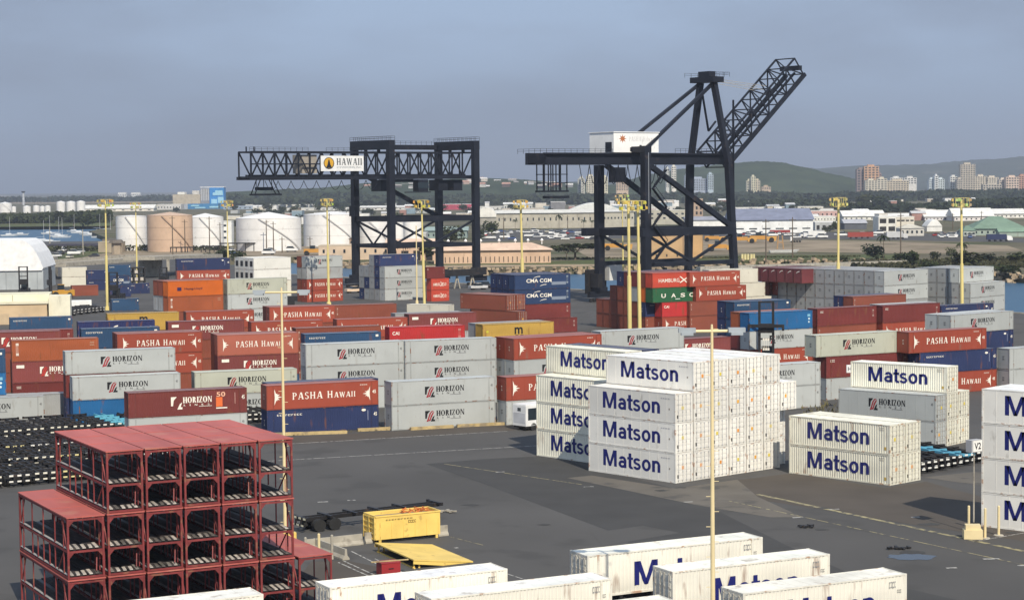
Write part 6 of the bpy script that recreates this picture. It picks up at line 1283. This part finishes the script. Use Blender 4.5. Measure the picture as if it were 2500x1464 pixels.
# pipe racks, slim tower
def piperack(x0, x1, yt, yb, label):
    a = at(x0, yb, 0); wd_ = x_at(x1, yb, a.y) - a.x; h = top_at(x0, yt, a.y); t = thing('pipe_rack', label, 'pipe rack', a, 0, 'pipe racks before the tanks')
    put('deck', MB().box(0, wd_, 0, 3, h - .5, h).mesh('rack_deck', M['black']), t)
    for i in range(5): put('leg', MB().box(-.18, .18, .3, .7, 0, h - .51).mesh('rack_leg', M['black']), t, (wd_ * (i + .1) / 4.3, 0, 0))
piperack(415, 474, 603, 617, 'dark pipe rack before the tan tank'); piperack(490, 535, 600, 616, 'dark pipe rack between tan tank and slim tower'); piperack(535, 624, 593, 614, 'dark pipe rack before the widest tank')
bld(534, 566, 541, 600, 8, (.78, .78, .75), 'slim white tower between two tanks', 'tower', 'tower', rcol=(.7, .7, .67), win=(1, 3, .2, .08, .3, .8))
# utility poles
def pole(x, yt, yb, label, m='bark', arm=True):
    p = at(x, yb, 0); h = top_at(x, yt, p.y); t = thing('utility_pole', label, 'utility pole', p, 0, 'utility poles beyond the terminal')
    put('pole', MB().cone((0, 0, 0), .28, h, .18, 8).mesh('pole_shaft', M[m]), t)
    if arm: put('cross_arm', MB().bar((-1.3, 0, h - 1), (1.3, 0, h - 1), .18).mesh('pole_arm', M[m]), t)
for i, (x, yt, yb, lab) in enumerate([(452, 536, 616, 'dark pole before the tan tank'), (422, 527, 624, 'dark pole at the left of the tan tank'), (512, 528, 614, 'dark pole before the white tank next to the tan one'), (538, 543, 612, 'dark pole beside the slim tower'), (651, 537, 614, 'dark pole before the widest tank, thickest'), (668, 541, 615, 'dark pole before the widest tank'), (689, 578, 617, 'short dark pole before the widest tank'), (731, 535, 606, 'dark pole in the gap between two white tanks'), (757, 578, 606, 'short pole behind the yellow mast'), (805, 520, 610, 'dark pole by the yellow mast and tank'),
        (1870, 535, 640, 'thin dark pole before the white warehouse'), (1935, 530, 630, 'thin dark pole at the end of the white warehouse'), (2199, 520, 624, 'thin dark pole beside the beige building'), (2225, 522, 560, 'short dark pole near the grey house'), (2326, 520, 560, 'dark pole before the double-gabled warehouse'), (2396, 515, 556, 'dark pole before the pinkish warehouse'), (1325, 518, 556, 'dark pole before the tan warehouse'), (1386, 525, 558, 'dark pole beside the palms'), (1230, 530, 585, 'dark pole beside the low crane and hangar'), (203, 560, 622, 'pale pole by the lagoon road'), (122, 555, 600, 'pale pole at the lagoon edge')]):
    pole(x, yt, yb, lab, 'bark' if i < 19 else 'concrete', i < 19)
# trees
TREES = {}
def crown_mesh(kind, seed, n):
    k = (kind, seed)
    if k in TREES: return TREES[k]
    r_ = random.Random(seed * 7 + len(kind)); b = MB()
    lobes = []
    if kind == 'round': lobes = [(r_.uniform(-.28, .28), r_.uniform(-.28, .28), r_.uniform(.45, .75), r_.uniform(.2, .34)) for _ in range(9)]
    if kind == 'umbrella': lobes = [(r_.uniform(-.42, .42), r_.uniform(-.35, .35), r_.uniform(.62, .82) - .0, r_.uniform(.10, .2)) for _ in range(16)]
    if kind == 'bush': lobes = [(r_.uniform(-.35, .35), r_.uniform(-.3, .3), r_.uniform(.2, .6), r_.uniform(.2, .32)) for _ in range(9)]
    if kind == 'spike': lobes = [(0, 0, .25 + .075 * i, .16 * (1 - i / 11)) for i in range(10)]
    if kind == 'palm':
        for i in range(14):
            a = i * .449 + r_.uniform(-.1, .1); el = r_.uniform(-.1, .8); L_ = r_.uniform(.32, .42); pv = Vector((0, 0, .82)); prev = None
            for s_ in range(5):
                dr_ = Vector((math.cos(a) * math.cos(el), math.sin(a) * math.cos(el), math.sin(el))); nx_ = pv + dr_ * L_ / 5; sd_ = Vector((-math.sin(a), math.cos(a), 0)) * .05 * (1 - s_ / 6)
                dz = Vector((0, 0, -.03)); b.add([pv - sd_ + dz, pv, nx_, nx_ - sd_ * .8 + dz], [(0, 1, 2, 3)]); b.add([pv, pv + sd_ + dz, nx_ + sd_ * .8 + dz, nx_], [(0, 1, 2, 3)]); pv = nx_; el -= .42
    for i in range(n if lobes else 0):
        lx, ly, lz, lr = r_.choice(lobes); d = Vector((r_.gauss(0, 1), r_.gauss(0, 1), r_.gauss(0, 1))).normalized() * lr * r_.uniform(.55, 1.05)
        if kind == 'umbrella': d.z *= .55
        c_ = Vector((lx, ly, lz)) + d; s_ = lr * r_.uniform(.16, .34); u = Vector((r_.gauss(0, 1), r_.gauss(0, 1), r_.gauss(0, .6))).normalized(); v = u.cross(Vector((r_.gauss(0, 1), r_.gauss(0, 1), r_.gauss(0, 1)))).normalized()
        b.add([c_ - u * s_, c_ - v * s_ * .8, c_ + u * s_, c_ + v * s_ * .8], [(0, 1, 2, 3)])
    TREES[k] = b.mesh('tree_crown', M['leaf']); return TREES[k]
LEAF = [(.035, .048, .018), (.045, .058, .022), (.028, .038, .018), (.055, .062, .028), (.04, .05, .026)]
def trunk_mesh(kind):
    k = ('trunk', kind)
    if k not in TREES:
        b = MB(); b.cone((0, 0, 0), .03, .55, .018, 7)
        if kind == 'palm': b = MB(); b.cone((0, 0, 0), .018, .83, .012, 7)
        elif kind == 'umbrella':
            b = MB(); b.cone((0, 0, 0), .03, .4, .022, 7)
            for i in range(6): a = i * 1.05; b.bar((0, 0, .36), (.3 * math.cos(a), .25 * math.sin(a), .7), .018)
        else:
            for i in range(4): a = i * 1.6; b.bar((0, 0, .4), (.18 * math.cos(a), .18 * math.sin(a), .62), .016)
        TREES[k] = b.mesh('tree_trunk', M['bark'])
    return TREES[k]
def tree(x, yt, yb, label, kind='round', wpx=None, seed=None, n=420, Y=None, grp='trees beyond the terminal', col=None):
    if Y is None: p = at(x, yb, 0)
    else: p = Vector((x_at(x, yb, Y), Y, 0))
    h = max(2.0, top_at(x, yt, p.y)); wd_ = (wpx * p.y / F) if wpx else h
    nm = {'palm': 'palm_tree', 'bush': 'bush'}.get(kind, 'tree'); t = thing(nm, label, 'palm tree' if kind == 'palm' else ('bush' if kind == 'bush' else 'tree'), p, rnd.uniform(0, 6.2) if kind != 'umbrella' else 0, grp)
    t.scale = (wd_, wd_, h); c_ = put('crown', crown_mesh(kind, rnd.randint(0, 4) if seed is None else seed, n), t, col=col or rnd.choice(LEAF))
    if kind != 'bush': put('trunk', trunk_mesh(kind), t)
    return t
tree(1404, 588, 634, 'dark spreading umbrella tree on the far bank', 'umbrella', 112, 1, 1500, col=(.035, .045, .015)); tree(1383, 600, 630, 'smaller spreading tree at the edge of the umbrella tree', 'umbrella', 50, 2, 700, col=(.04, .05, .018))
for i, (x, yt, yb, k, wp, lab) in enumerate([(2132, 588, 632, 'bush', 62, 'leafy bush beside the lone palm on the bank'), (2157, 567, 630, 'palm', 60, 'lone palm on the bank before the white buses'), (2202, 607, 640, 'bush', 50, 'dark bush right of the lone palm'), (2230, 607, 650, 'round', 50, 'dark tree above the grey container roofs'), (2283, 607, 632, 'bush', 30, 'small bush on the far bank'), (2360, 602, 652, 'bush', 90, 'wide dark bush behind the last mast'), (2350, 585, 640, 'palm', 60, 'palm hidden behind the last mast'), (2420, 612, 640, 'bush', 60, 'low bush right of the last mast'), (2480, 610, 640, 'bush', 70, 'low bush at the picture edge'), (2262, 628, 660, 'bush', 50, 'scrub above the grey container roofs'), (2060, 618, 640, 'bush', 30, 'small scrub near the pier'), (2320, 600, 625, 'bush', 24, 'lone scrub in the dry field'), (2452, 640, 668, 'bush', 80, 'reddish scrub at the channel edge'),
        (1365, 519, 558, 'palm', 34, 'palm before the tan warehouse'), (1425, 533, 560, 'palm', 30, 'short palm before the tan warehouse'), (1445, 535, 558, 'palm', 24, 'shortest palm before the tan warehouse'), (1258, 533, 560, 'palm', 26, 'palm near the rounded hangar'), (1393, 528, 556, 'palm', 24, 'palm beside the dark pole'), (1200, 540, 575, 'round', 40, 'round tree beside the low crane leg'), (1170, 545, 585, 'bush', 30, 'scrub behind the low crane leg'), (1100, 553, 600, 'round', 60, 'green tree inside the low crane portal'), (1040, 585, 640, 'round', 60, 'bright green tree behind the thin cream mast'), (985, 590, 640, 'palm', 60, 'palm between the low crane legs'), (548, 603, 636, 'round', 50, 'green tree behind the navy-topped stack'), (520, 612, 636, 'bush', 44, 'green bush at the end of the road ramp'), (577, 605, 632, 'bush', 40, 'bush before the widest tank'), (430, 505, 519, 'round', 22, 'dark round tree before the grey shed'), (535, 490, 512, 'spike', 12, 'dark conifer before the painted block'),
        (145, 515, 548, 'round', 46, 'tall dark tree on the lagoon shore'), (215, 528, 556, 'round', 40, 'dark tree at the lagoon corner'), (180, 520, 552, 'round', 50, 'broad dark tree on the lagoon shore'), (1540, 510, 522, 'round', 30, 'dark tree above the tan warehouse'), (1748, 502, 519, 'round', 22, 'dark tree left of the crane leg, tall'), (1765, 503, 519, 'round', 18, 'dark tree touching the crane leg'), (2020, 548, 566, 'bush', 30, 'dark bush near the white roofed bay'), (2038, 540, 562, 'round', 20, 'dark tree behind the yellow mast'), (2272, 538, 556, 'round', 34, 'olive tree behind the grey house'), (2120, 468, 510, 'round', 60, 'tall dark tree mass among roofs'), (2145, 476, 512, 'round', 60, 'broad dark tree right of the green shed')]):
    tree(x, yt, yb, lab, k, wp)
FT = 'far dark trees below the hills'
LM = [(0, 'the lagoon'), (280, 'the tank farm'), (480, 'the painted block'), (600, 'the widest tank'), (860, 'the low crane'), (1180, 'the rounded hangar'), (1380, 'the twin towers'), (1600, 'the crane portal'), (1790, 'the grey blue roof'), (2000, 'the peach tower'), (2230, 'the tallest tower'), (2440, 'the picture edge')]
def near_lm(x): 
    for a, l in LM[::-1]:
        if x >= a: return l
    return LM[0][1]
SHAPE = {'round': 'round', 'bush': 'low', 'spike': 'pointed'}
cnt = {}
for i in range(150):
    x = rnd.uniform(560, 2500); Y = rnd.uniform(1500, 2950); yb = yhor(x) + H * F / Y; k = rnd.choice(['round', 'round', 'bush']); hpx = rnd.uniform(6, 12) * F / Y; hpx = min(20, hpx)
    q = (k, near_lm(x), int(Y / 540)); cnt[q] = cnt.get(q, 0) + 1
    lab = '%s dark %s tree %s %s' % (PL[min(14, cnt[q] - 1)], SHAPE[k], ['', '', '', 'in the near belt by', 'in the second belt by', 'in the third belt by', 'in the last belt by'][int(Y / 540)], near_lm(x))
    wq = hpx * rnd.uniform(1.0, 1.8); sq = rnd.randint(0, 4)
    if 't%d' % i in OMIT: continue
    tree(x, yb - hpx, yb, lab, k, wq, sq, 260, Y, FT, LEAF[i % 5])['key'] = 't%d' % i
for i, x in enumerate([84, 92, 100, 117, 137, 150, 165, 176, 190, 200, 560, 612, 640]):
    tree(x, 476 - 2 + (0 if i % 3 else -4), 489, 'thin pointed pine on the horizon, %s along the airfield' % PL[min(14, i)], 'spike', 7, None, 200, 4200, 'pines on the horizon')
# far-off wood that reads as one mass
def belt(x0, x1, Y0, Y1, hmin, hmax, n, seed, col, label, size=3.0):
    r_ = random.Random(seed); b = MB()
    for i in range(n):
        Y = r_.uniform(Y0, Y1); x = r_.uniform(x0, x1); X = x_at(x, yhor(x), Y); f = .5 + .5 * math.sin(X * .021 + seed) * math.sin(X * .0083 + Y * .01); hh_ = hmin + (hmax - hmin) * max(.1, f)
        z = hh_ * r_.uniform(.05, 1) ** .7; s_ = size * r_.uniform(.6, 1.3); c_ = Vector((X, Y, z)); u = Vector((r_.gauss(0, 1), r_.gauss(0, .5), r_.gauss(0, .6))).normalized(); v = u.cross(Vector((r_.gauss(0, 1), r_.gauss(0, 1), r_.gauss(0, 1)))).normalized()
        b.add([c_ - u * s_, c_ - v * s_ * .7, c_ + u * s_, c_ + v * s_ * .7], [(0, 1, 2, 3)])
    o = put('woods', b.mesh('woods', M['leaf']), col=col); tag(o, label, 'trees'); stuff(o)
belt(600, 1460, 3000, 3900, 6, 16, 15000, 3, (.034, .044, .022), 'dark wooded belt below the houses on the slope', 4.5)
belt(1380, 2540, 3000, 3560, 5, 15, 19000, 5, (.030, .040, .020), 'dark wooded belt in front of the tower blocks', 4.5)
belt(2040, 2540, 1900, 2050, 5, 13, 6000, 6, (.026, .036, .018), 'dark hedge of trees beyond the white roofs', 2.6); belt(1780, 2060, 2300, 2600, 3, 9, 3000, 7, (.03, .04, .02), 'dark wooded strip beyond the grey blue roof', 3)
belt(-80, 270, 1745, 1900, 5, 13, 7000, 8, (.040, .050, .020), 'green mangroves along the lagoon', 2.6); belt(-80, 600, 4900, 5600, 4, 13, 5000, 9, (.035, .045, .03), 'distant tree line beyond the airfield', 6); belt(560, 900, 3300, 3700, 8, 26, 5000, 10, (.036, .048, .022), 'wooded rise behind the widest tank', 5)
belt(40, 560, 930, 940, .5, 2.5, 900, 12, (.05, .055, .03), 'scrub at the foot of the tanks', .9); belt(2080, 2540, 655, 720, .6, 3.2, 2600, 14, (.05, .05, .026), 'scrub along the channel bank', .9); belt(1230, 2100, 770, 775, .2, 1.0, 900, 15, (.06, .06, .03), 'weeds on the channel bank', .5)
# houses on the slope
HG = 'small houses on the slope'
hm_ = MB(); hm_.box(-6, 6, 0, 8, 0, 4.5); HM = hm_.mesh('house_wall', M['dull']); hr_ = MB(); hr_.add([(-6.6, -.6, 4.5), (6.6, -.6, 4.5), (6.6, 8.6, 4.5), (-6.6, 8.6, 4.5), (-6.6, 4, 7), (6.6, 4, 7)], [(0, 1, 5, 4), (2, 3, 4, 5), (1, 2, 5), (3, 0, 4)]); HR = hr_.mesh('house_roof', M['dull'])
cn2 = {}
for i in range(120):
    x = rnd.uniform(860, 1420); f = rnd.random(); Yh = rnd.uniform(3550, 4180); ylev = 458 - 20 * (1 - abs(x - 1160) / 320) * f - 2; X = x_at(x, ylev, Yh); z = max(0, top_at(x, ylev + 3, Yh) - 1)
    c_ = rnd.choice([((.72, .70, .66), 'white'), ((.72, .70, .66), 'white'), ((.55, .5, .44), 'beige'), ((.45, .46, .48), 'grey'), ((.5, .36, .3), 'pinkish')]); rc = rnd.choice([((.62, .6, .57), 'pale'), ((.32, .29, .27), 'dark'), ((.45, .26, .2), 'red')])
    q = (c_[1], rc[1], near_lm(x), f > .5); cn2[q] = cn2.get(q, 0) + 1
    yw_, s_ = rnd.uniform(-.5, .5), rnd.uniform(.7, 1.3)
    if 'h%d' % i in OMIT: continue
    t = thing('house', '%s small %s house with %s roof, %s on the slope behind %s' % (PL[min(14, cn2[q] - 1)], c_[1], rc[1], 'high' if f > .5 else 'low', near_lm(x)), 'house', Vector((X, Yh, z)), yw_, HG); t['key'] = 'h%d' % i
    t.scale = (s_, s_, s_); put('wall', HM, t, (0, 0, 0), col=c_[0]); put('roof', HR, t, col=rc[0]); put('stilts', MB().box(-5.5, 5.5, .3, 7.7, -14, -.01).mesh('house_base', M['dull']) if 'hb' not in MESHES else MESHES['hb'], t, col=(.12, .13, .08))
    MESHES.setdefault('hb', t.children[-1].data)
SG = 'small sheds of the industrial district'
cn3 = {}
for i in range(170):
    x = rnd.uniform(560, 2500); Y = rnd.uniform(1450, 2950)
    if 1180 < x < 1480 and Y < 1700: Y += 500
    yb = yhor(x) + H * F / Y; wpx = rnd.uniform(10, 44) * 1900 / Y; hm = rnd.uniform(3, 7)
    c_ = rnd.choice([((.74, .73, .7), 'white'), ((.74, .73, .7), 'white'), ((.62, .58, .5), 'cream'), ((.42, .43, .44), 'grey'), ((.5, .44, .36), 'tan'), ((.22, .3, .36), 'blue'), ((.36, .2, .17), 'red brown')])
    gab = rnd.random() < .45; q = (c_[1], gab, near_lm(x), int(Y / 750)); cn3[q] = cn3.get(q, 0) + 1
    dq, rq = rnd.uniform(10, 22), rnd.choice([(.76, .75, .72), (.70, .69, .66), (.76, .75, .72), (.5, .5, .5), (.62, .56, .48)])
    if 's%d' % i in OMIT: continue
    bld(x - wpx / 2, x + wpx / 2, yb - hm * F / Y, yb, dq, c_[0], '%s %s %s shed %s %s' % (PL[min(14, cn3[q] - 1)], c_[1], 'gabled' if gab else 'flat roofed', ['', '', 'in the near blocks by', 'in the middle blocks by', 'in the far blocks by'][int(Y / 750)], near_lm(x)), 'shed', 'shed', roof='gable' if gab else None, rcol=rq, rh=1.8, grp=SG)[0]['key'] = 's%d' % i
# the white hilltop roof and airport pieces
bld(1838, 1868, 393, 396.5, 10, OFF, 'x') if False else None
t = thing('hilltop_building', 'low white building on the crest of the green hill', 'building', Vector((x_at(1852, 396, 4600), 4590, top_at(1852, 398, 4600) - 2))); put('wall', MB().box(-14, 14, 0, 12, 0, 4).mesh('hilltop_wall', M['dull']), t, col=(.7, .68, .62)); put('roof', MB().box(-15, 15, -1, 13, 4.01, 4.6).mesh('hilltop_roof', M['dull']), t, col=(.6, .58, .5))
for (x0, x1, yt, yb, lab) in ((-10, 38, 479, 484, 'flat grey terminal roof on the horizon'), (-10, 85, 488, 492, 'long pale airport shed under the grey roof'), (288, 308, 470, 482, 'white rounded radar building on the horizon'), (320, 342, 470, 481, 'white hangar on the horizon right of the radar one'), (338, 366, 483, 488, 'small white shed below the horizon hangars')):
    bld(x0, x1, yt, yb, 20, (.6, .6, .6) if 'grey' in lab or 'pale' in lab else (.78, .77, .74), lab, 'airport building', 'airport_building', rcol=(.45, .46, .48) if 'grey' in lab else (.76, .76, .74), win=(5, 1, .5, .3, .3, .3))
p = Vector((x_at(57, 480, 4000), 4000, 0)); t = thing('control_tower', 'thin airport control tower on the horizon', 'tower', p); hh_ = top_at(57, 467, 4000); put('shaft', MB().cone((0, 0, 0), 2.5, hh_ - 3, 2, 8).mesh('tower_shaft', M['dull']), t, col=(.5, .52, .55)); put('cabin', MB().cone((0, 0, hh_ - 3), 3, hh_, 4.5, 10).mesh('tower_cabin', M['glass']), t)
# boats in the lagoon
hb = MB(); hb.add([(-6, -1.4, .9), (4.5, -1.4, 1.0), (7, 0, 1.3), (4.5, 1.4, 1.0), (-6, 1.4, .9), (-5.5, -.9, -.2), (4, -.9, -.2), (5.6, 0, -.2), (4, .9, -.2), (-5.5, .9, -.2)], [(0, 1, 2, 3, 4), (0, 5, 6, 1), (1, 6, 7, 2), (2, 7, 8, 3), (3, 8, 9, 4), (4, 9, 5, 0)])
HULL = hb.mesh('boat_hull', M['obj']); CAB = MB().prism([(-2.5, .92), (2.2, .95), (1.2, 1.9), (-2, 1.9)], -.9, .9).mesh('boat_cabin', M['obj']); MST = MB().cone((.6, 0, 1.91), .12, 14, .07, 6).mesh('boat_mast', M['obj']); BOM = MB().bar((.5, 0, 3), (-4.4, 0, 3.1), .25).mesh('boat_boom', M['obj'])
for i, (x, y, sail, lab) in enumerate([(22, 576, 1, 'sailing boat farthest out beside the tent roof'), (50, 574, 0, 'long white motor boat above the tent roof'), (120, 571, 1, 'white sailing boat with the tallest mast'), (142, 577, 1, 'white sailing boat right of the tallest mast'), (150, 580, 1, 'white sailing boat nearest the shore road'), (180, 566, 1, 'sailing boat off the mangroves'), (193, 569, 0, 'white motor boat off the mangroves'), (212, 573, 0, 'white cruiser near the tank farm'), (224, 575, 0, 'pale cruiser beside the white one'), (242, 566, 1, 'sailing boat left of the yellow mast'), (256, 568, 1, 'sailing boat behind the yellow mast'), (268, 569, 1, 'sailing boat right of the yellow mast'), (120, 592, 0, 'white motor boat at the near shore'), (245, 580, 0, 'motor boat by the round shed'), (105, 590, 1, 'sailing boat at the near shore')]):
    p = at(x, y, -2.4); t = thing('boat', lab, 'boat', Vector((p.x, p.y, -2.3)), rnd.uniform(-.5, .5), 'boats in the lagoon'); t.scale = (1.0, 1.0, .95)
    put('hull', HULL, t, col=(.78, .78, .77)); put('cabin', CAB, t, col=(.6, .63, .66))
    if sail: put('mast', MST, t, col=(.6, .6, .6)); put('boom', BOM, t, col=(.3, .36, .45))
t = thing('boathouse', 'round brown roofed boathouse before the white tank', 'boathouse', at(285, 620, 0)); q = MB(); q.cone((0, 0, 0), 2.3, 5, 2.3, 10); put('wall', q.mesh('boathouse_wall', M['dull']), t, col=(.33, .27, .2)); q = MB(); q.cone((0, 0, 5.01), 3.6, 6.4, 2.6, 10); put('roof', q.mesh('boathouse_roof', M['dull']), t, col=(.14, .12, .1)); 
bld(250, 290, 585, 600, 8, (.2, .17, .14), 'dark roofed boat shed behind the yellow mast', 'shed', 'shed', rcol=(.13, .12, .11)); bld(240, 298, 592, 616, 8, (.36, .3, .22), 'tan shed at the foot of the white tank', 'shed', 'shed', rcol=(.4, .35, .26)); bld(80, 160, 609, 612, 6, (.6, .6, .58), 'long low white shed by the lagoon', 'shed', 'shed', rcol=(.74, .74, .72)); bld(120, 250, 596, 604, 5, (.05, .05, .08), 'dark jetty shed along the lagoon', 'shed', 'shed', rcol=(.08, .08, .1))
# cars and lorries
CARM = {}
def car_parts():
    b = MB(); b.prism([(-2.2, .35), (2.2, .35), (2.25, .8), (1.2, .95), (-2.1, .98)], -.88, .88); CARM['body'] = b.mesh('car_body', M['obj'])
    b = MB(); b.prism([(-1.9, .981), (1.15, .96), (.5, 1.48), (-1.3, 1.5)], -.78, .78); CARM['cabin'] = b.mesh('car_cabin', M['glass'])
    b = MB()
    for x in (-1.35, 1.35):
        pass
    b.prism([(-1.75, .34), (-1.66, .08), (-1.35, 0), (-1.04, .08), (-.95, .2), (.95, .2), (1.04, .08), (1.35, 0), (1.66, .08), (1.75, .34)], -.9, .9)
    CARM['wheels'] = b.mesh('car_wheels', M['rubber'])
    CARM['roof'] = MB().box(-1.28, .48, -.74, .74, 1.505, 1.54).mesh('car_roof', M['obj'])
car_parts()
CC = [((.75, .75, .74), 'white')] * 9 + [((.45, .46, .48), 'silver')] * 4 + [((.05, .05, .06), 'black')] * 3 + [((.35, .04, .04), 'red'), ((.06, .1, .25), 'blue'), ((.5, .48, .4), 'beige')]
cn4 = {}; NCAR = [0]
LOTS = [((1175, 1480), (566, 586), 85, 'before the tan warehouse'), ((1790, 2010), (571, 582), 36, 'before the white warehouse'), ((2040, 2150), (570, 578), 22, 'behind the red container'), ((2280, 2370), (572, 582), 22, 'near the green roofs'), ((95, 250), (604, 632), 16, 'on the lagoon road'), ((560, 720), (606, 622), 12, 'below the widest tank'), ((1480, 1700), (566, 574), 14, 'inside the crane portal')]
for (xa, xb), (ya, yb), n, wh in LOTS:
    for i in range(n):
        NCAR[0] += 1; ck = 'c%d' % NCAR[0]
        c_ = rnd.choice(CC); x, y = rnd.uniform(xa, xb), rnd.uniform(ya, yb); zone = ('near' if y > (ya + yb) / 2 else 'far') + ' ' + ('west', 'middle', 'east')[min(2, int(3 * (x - xa) / (xb - xa)))]; q = (c_[1], zone, wh); cn4[q] = cn4.get(q, 0) + 1
        yw_ = rnd.choice([0, 0, .25, 1.4, 3.1]) + rnd.uniform(-.1, .1); vn = rnd.random() < .4
        if ck in OMIT: continue
        t = thing('parked_car', '%s %s car parked %s %s' % (PL[min(len(PL) - 1, cn4[q] - 1)], c_[1], zone, wh), 'car', at(x, y, 0) + Vector((0, 0, .045)), yw_, 'cars parked beyond the channel')
        k = 1.25 if (c_[1] == 'white' and vn) else 1.0; t['key'] = ck; t.scale = (1.05 * k, 1.05 * k, 1.1 * k * (1.25 if k > 1 else 1))
        put('body', CARM['body'], t, col=c_[0]); put('cabin', CARM['cabin'], t); put('undercarriage', CARM['wheels'], t); put('roof', CARM['roof'], t, col=c_[0])
def lorry(x0, x1, yt, yb, col, label, cabcol=(.78, .78, .77), right=True, cat='lorry'):
    p = at(x0, yb, 0); wd_ = x_at(x1, yb, p.y) - p.x; h = top_at(x0, yt, p.y); t = thing('box_lorry', label, cat, p + Vector((0, 0, .045)), R(-2), 'lorries beyond the channel'); cw_ = wd_ * .22 if cabcol else 0
    a0 = 0 if right else cw_
    put('cargo_box', MB().box(a0, a0 + wd_ - cw_ - .2, 0, 2.5, .9, h).mesh('lorry_box', M['obj']), t, col=col)
    if cabcol: put('cab', MB().prism([(0, .6), (cw_, .6), (cw_, 1.6), (cw_ * .75, 2.7), (0, 2.8)], .05, 2.45).mesh('lorry_cab', M['obj']), t, (wd_ - cw_ if right else 0, 0, 0), col=cabcol)
    for i in range(4):
        b = MB(); b.bar((0, 0, .45), (0, 2.5, .45), .45, n=10); put('wheel', b.mesh('lorry_wheel', M['rubber']), t, (wd_ * (.12 + .22 * i), 0, 0))
lorry(2410, 2472, 572, 590, (.02, .03, .09), 'navy box lorry with a white cab on the far road'); lorry(2070, 2133, 567, 583, (.30, .05, .035), 'long red container standing in the dry field', None); lorry(2165, 2216, 566, 584, (.52, .53, .54), 'grey white bus behind the lone palm', (.6, .6, .6), True, 'bus'); lorry(1962, 2014, 564, 581, (.74, .74, .72), 'long white bus beyond the dry field', (.7, .7, .7), False, 'bus'); lorry(1880, 1930, 562, 572, (.28, .03, .03), 'dark red trailer before the white warehouse', None); lorry(1930, 1960, 582, 592, (.1, .1, .1), 'dark lorry with a white cab in the dry field', (.75, .75, .74), False)
def digger(x, yb, s_, label, yaw=0):
    p = at(x, yb, 0); t = thing('earth_mover', label, 'earth mover', p, R(yaw), 'orange plant in the dry field'); t.scale = (s_, s_, s_)
    put('body', MB().box(-3, 3, 0, 2.4, 1.1, 2.4).mesh('mover_body', M['obj']), t, col=(.52, .26, .05)); put('cab', MB().box(-.8, 1.0, .4, 2.0, 2.41, 3.6).mesh('mover_cab', M['glass']), t); put('bowl', MB().prism([(3.01, .6), (6.2, .5), (6.5, 2.2), (3.01, 2.0)], 0, 2.4).mesh('mover_bowl', M['obj']), t, col=(.55, .3, .07))
    for xx in (-2, 4.6):
        b = MB(); b.bar((xx, -.1, .9), (xx, 2.5, .9), .9, n=12); put('wheel', b.mesh('mover_wheel', M['rubber']), t)
digger(1738, 590, 1.2, 'orange earth mover between crane leg and field'); digger(1752, 614, 1.3, 'orange and red machine nearest the pier'); digger(1806, 594, 1.3, 'orange scraper right of the crane leg'); digger(1852, 592, 1.4, 'long yellow scraper in the dry field'); digger(1498, 612, 1.3, 'orange excavator behind the thin masts'); digger(762, 624, 1.2, 'orange loader before the beige building')
t = thing('drill_mast', 'tan lattice drilling mast standing in the dry field', 'mast', at(1905, 608, 0)); q = MB()
for x in (-1.4, 1.4): q.bar((x, 0, 0), (x * .6, 0, 6), .5)
q.bar((-1, 0, 3), (1, 0, 3), .4); put('frame', q.mesh('mast_frame', M['obj']), t, col=(.36, .22, .1))
t = thing('boat', 'white boat hull standing on the dry field', 'boat', at(1912, 618, 0) + Vector((0, 0, .4)), .1); t.scale = (1.0, 1.0, .9); put('hull', HULL, t, col=(.8, .8, .78))
for i, x in enumerate([1812, 1819, 1826, 1834, 1840]):
    p = at(x, 634, 0); o = put('marker_post', MB().cone((0, 0, 0), .55, 2.2, .5, 8).mesh('marker_post', M['obj']), None, p, col=(.66, .58, .3)); tag(o, 'pale yellow drum in the cluster on the bank, %s from the crane' % PL[i], 'drum', 'pale drums on the bank')
# pier with concrete caps
pa, pb = at(1700, 652, 1.2), at(2222, 636, 1.2); n = 46
t = thing('pier', 'long low pier of pale caps on dark piles across the channel', 'pier', Vector((pa.x, pa.y, 0))); dv = pb - pa; ang = math.atan2(dv.y, dv.x)
b = MB(); b.bar((0, 0, .2), (dv.x, dv.y, .2), 5, .7); put('deck', b.mesh('pier_deck', M['concrete']), t)
b = MB(); b.bar((0, 0, -1.3), (dv.x, dv.y, -1.3), 4.2, 1.7); put('fender_wall', b.mesh('pier_fender', M['black']), t)
CAP = MB().box(-1.0, 1.0, -2.7, -.3, -1.0, 1.4).mesh('pier_cap', M['concrete']); PIL = MB().cone((0, 0, -4), .35, -.99, .35, 8).mesh('pier_pile', M['black'])
for i in range(n):
    f = (i + .5) / n; put('cap', CAP, t, (dv.x * f, dv.y * f, 0), ang); put('pile', PIL, t, (dv.x * f + .6, dv.y * f - 2, 0))
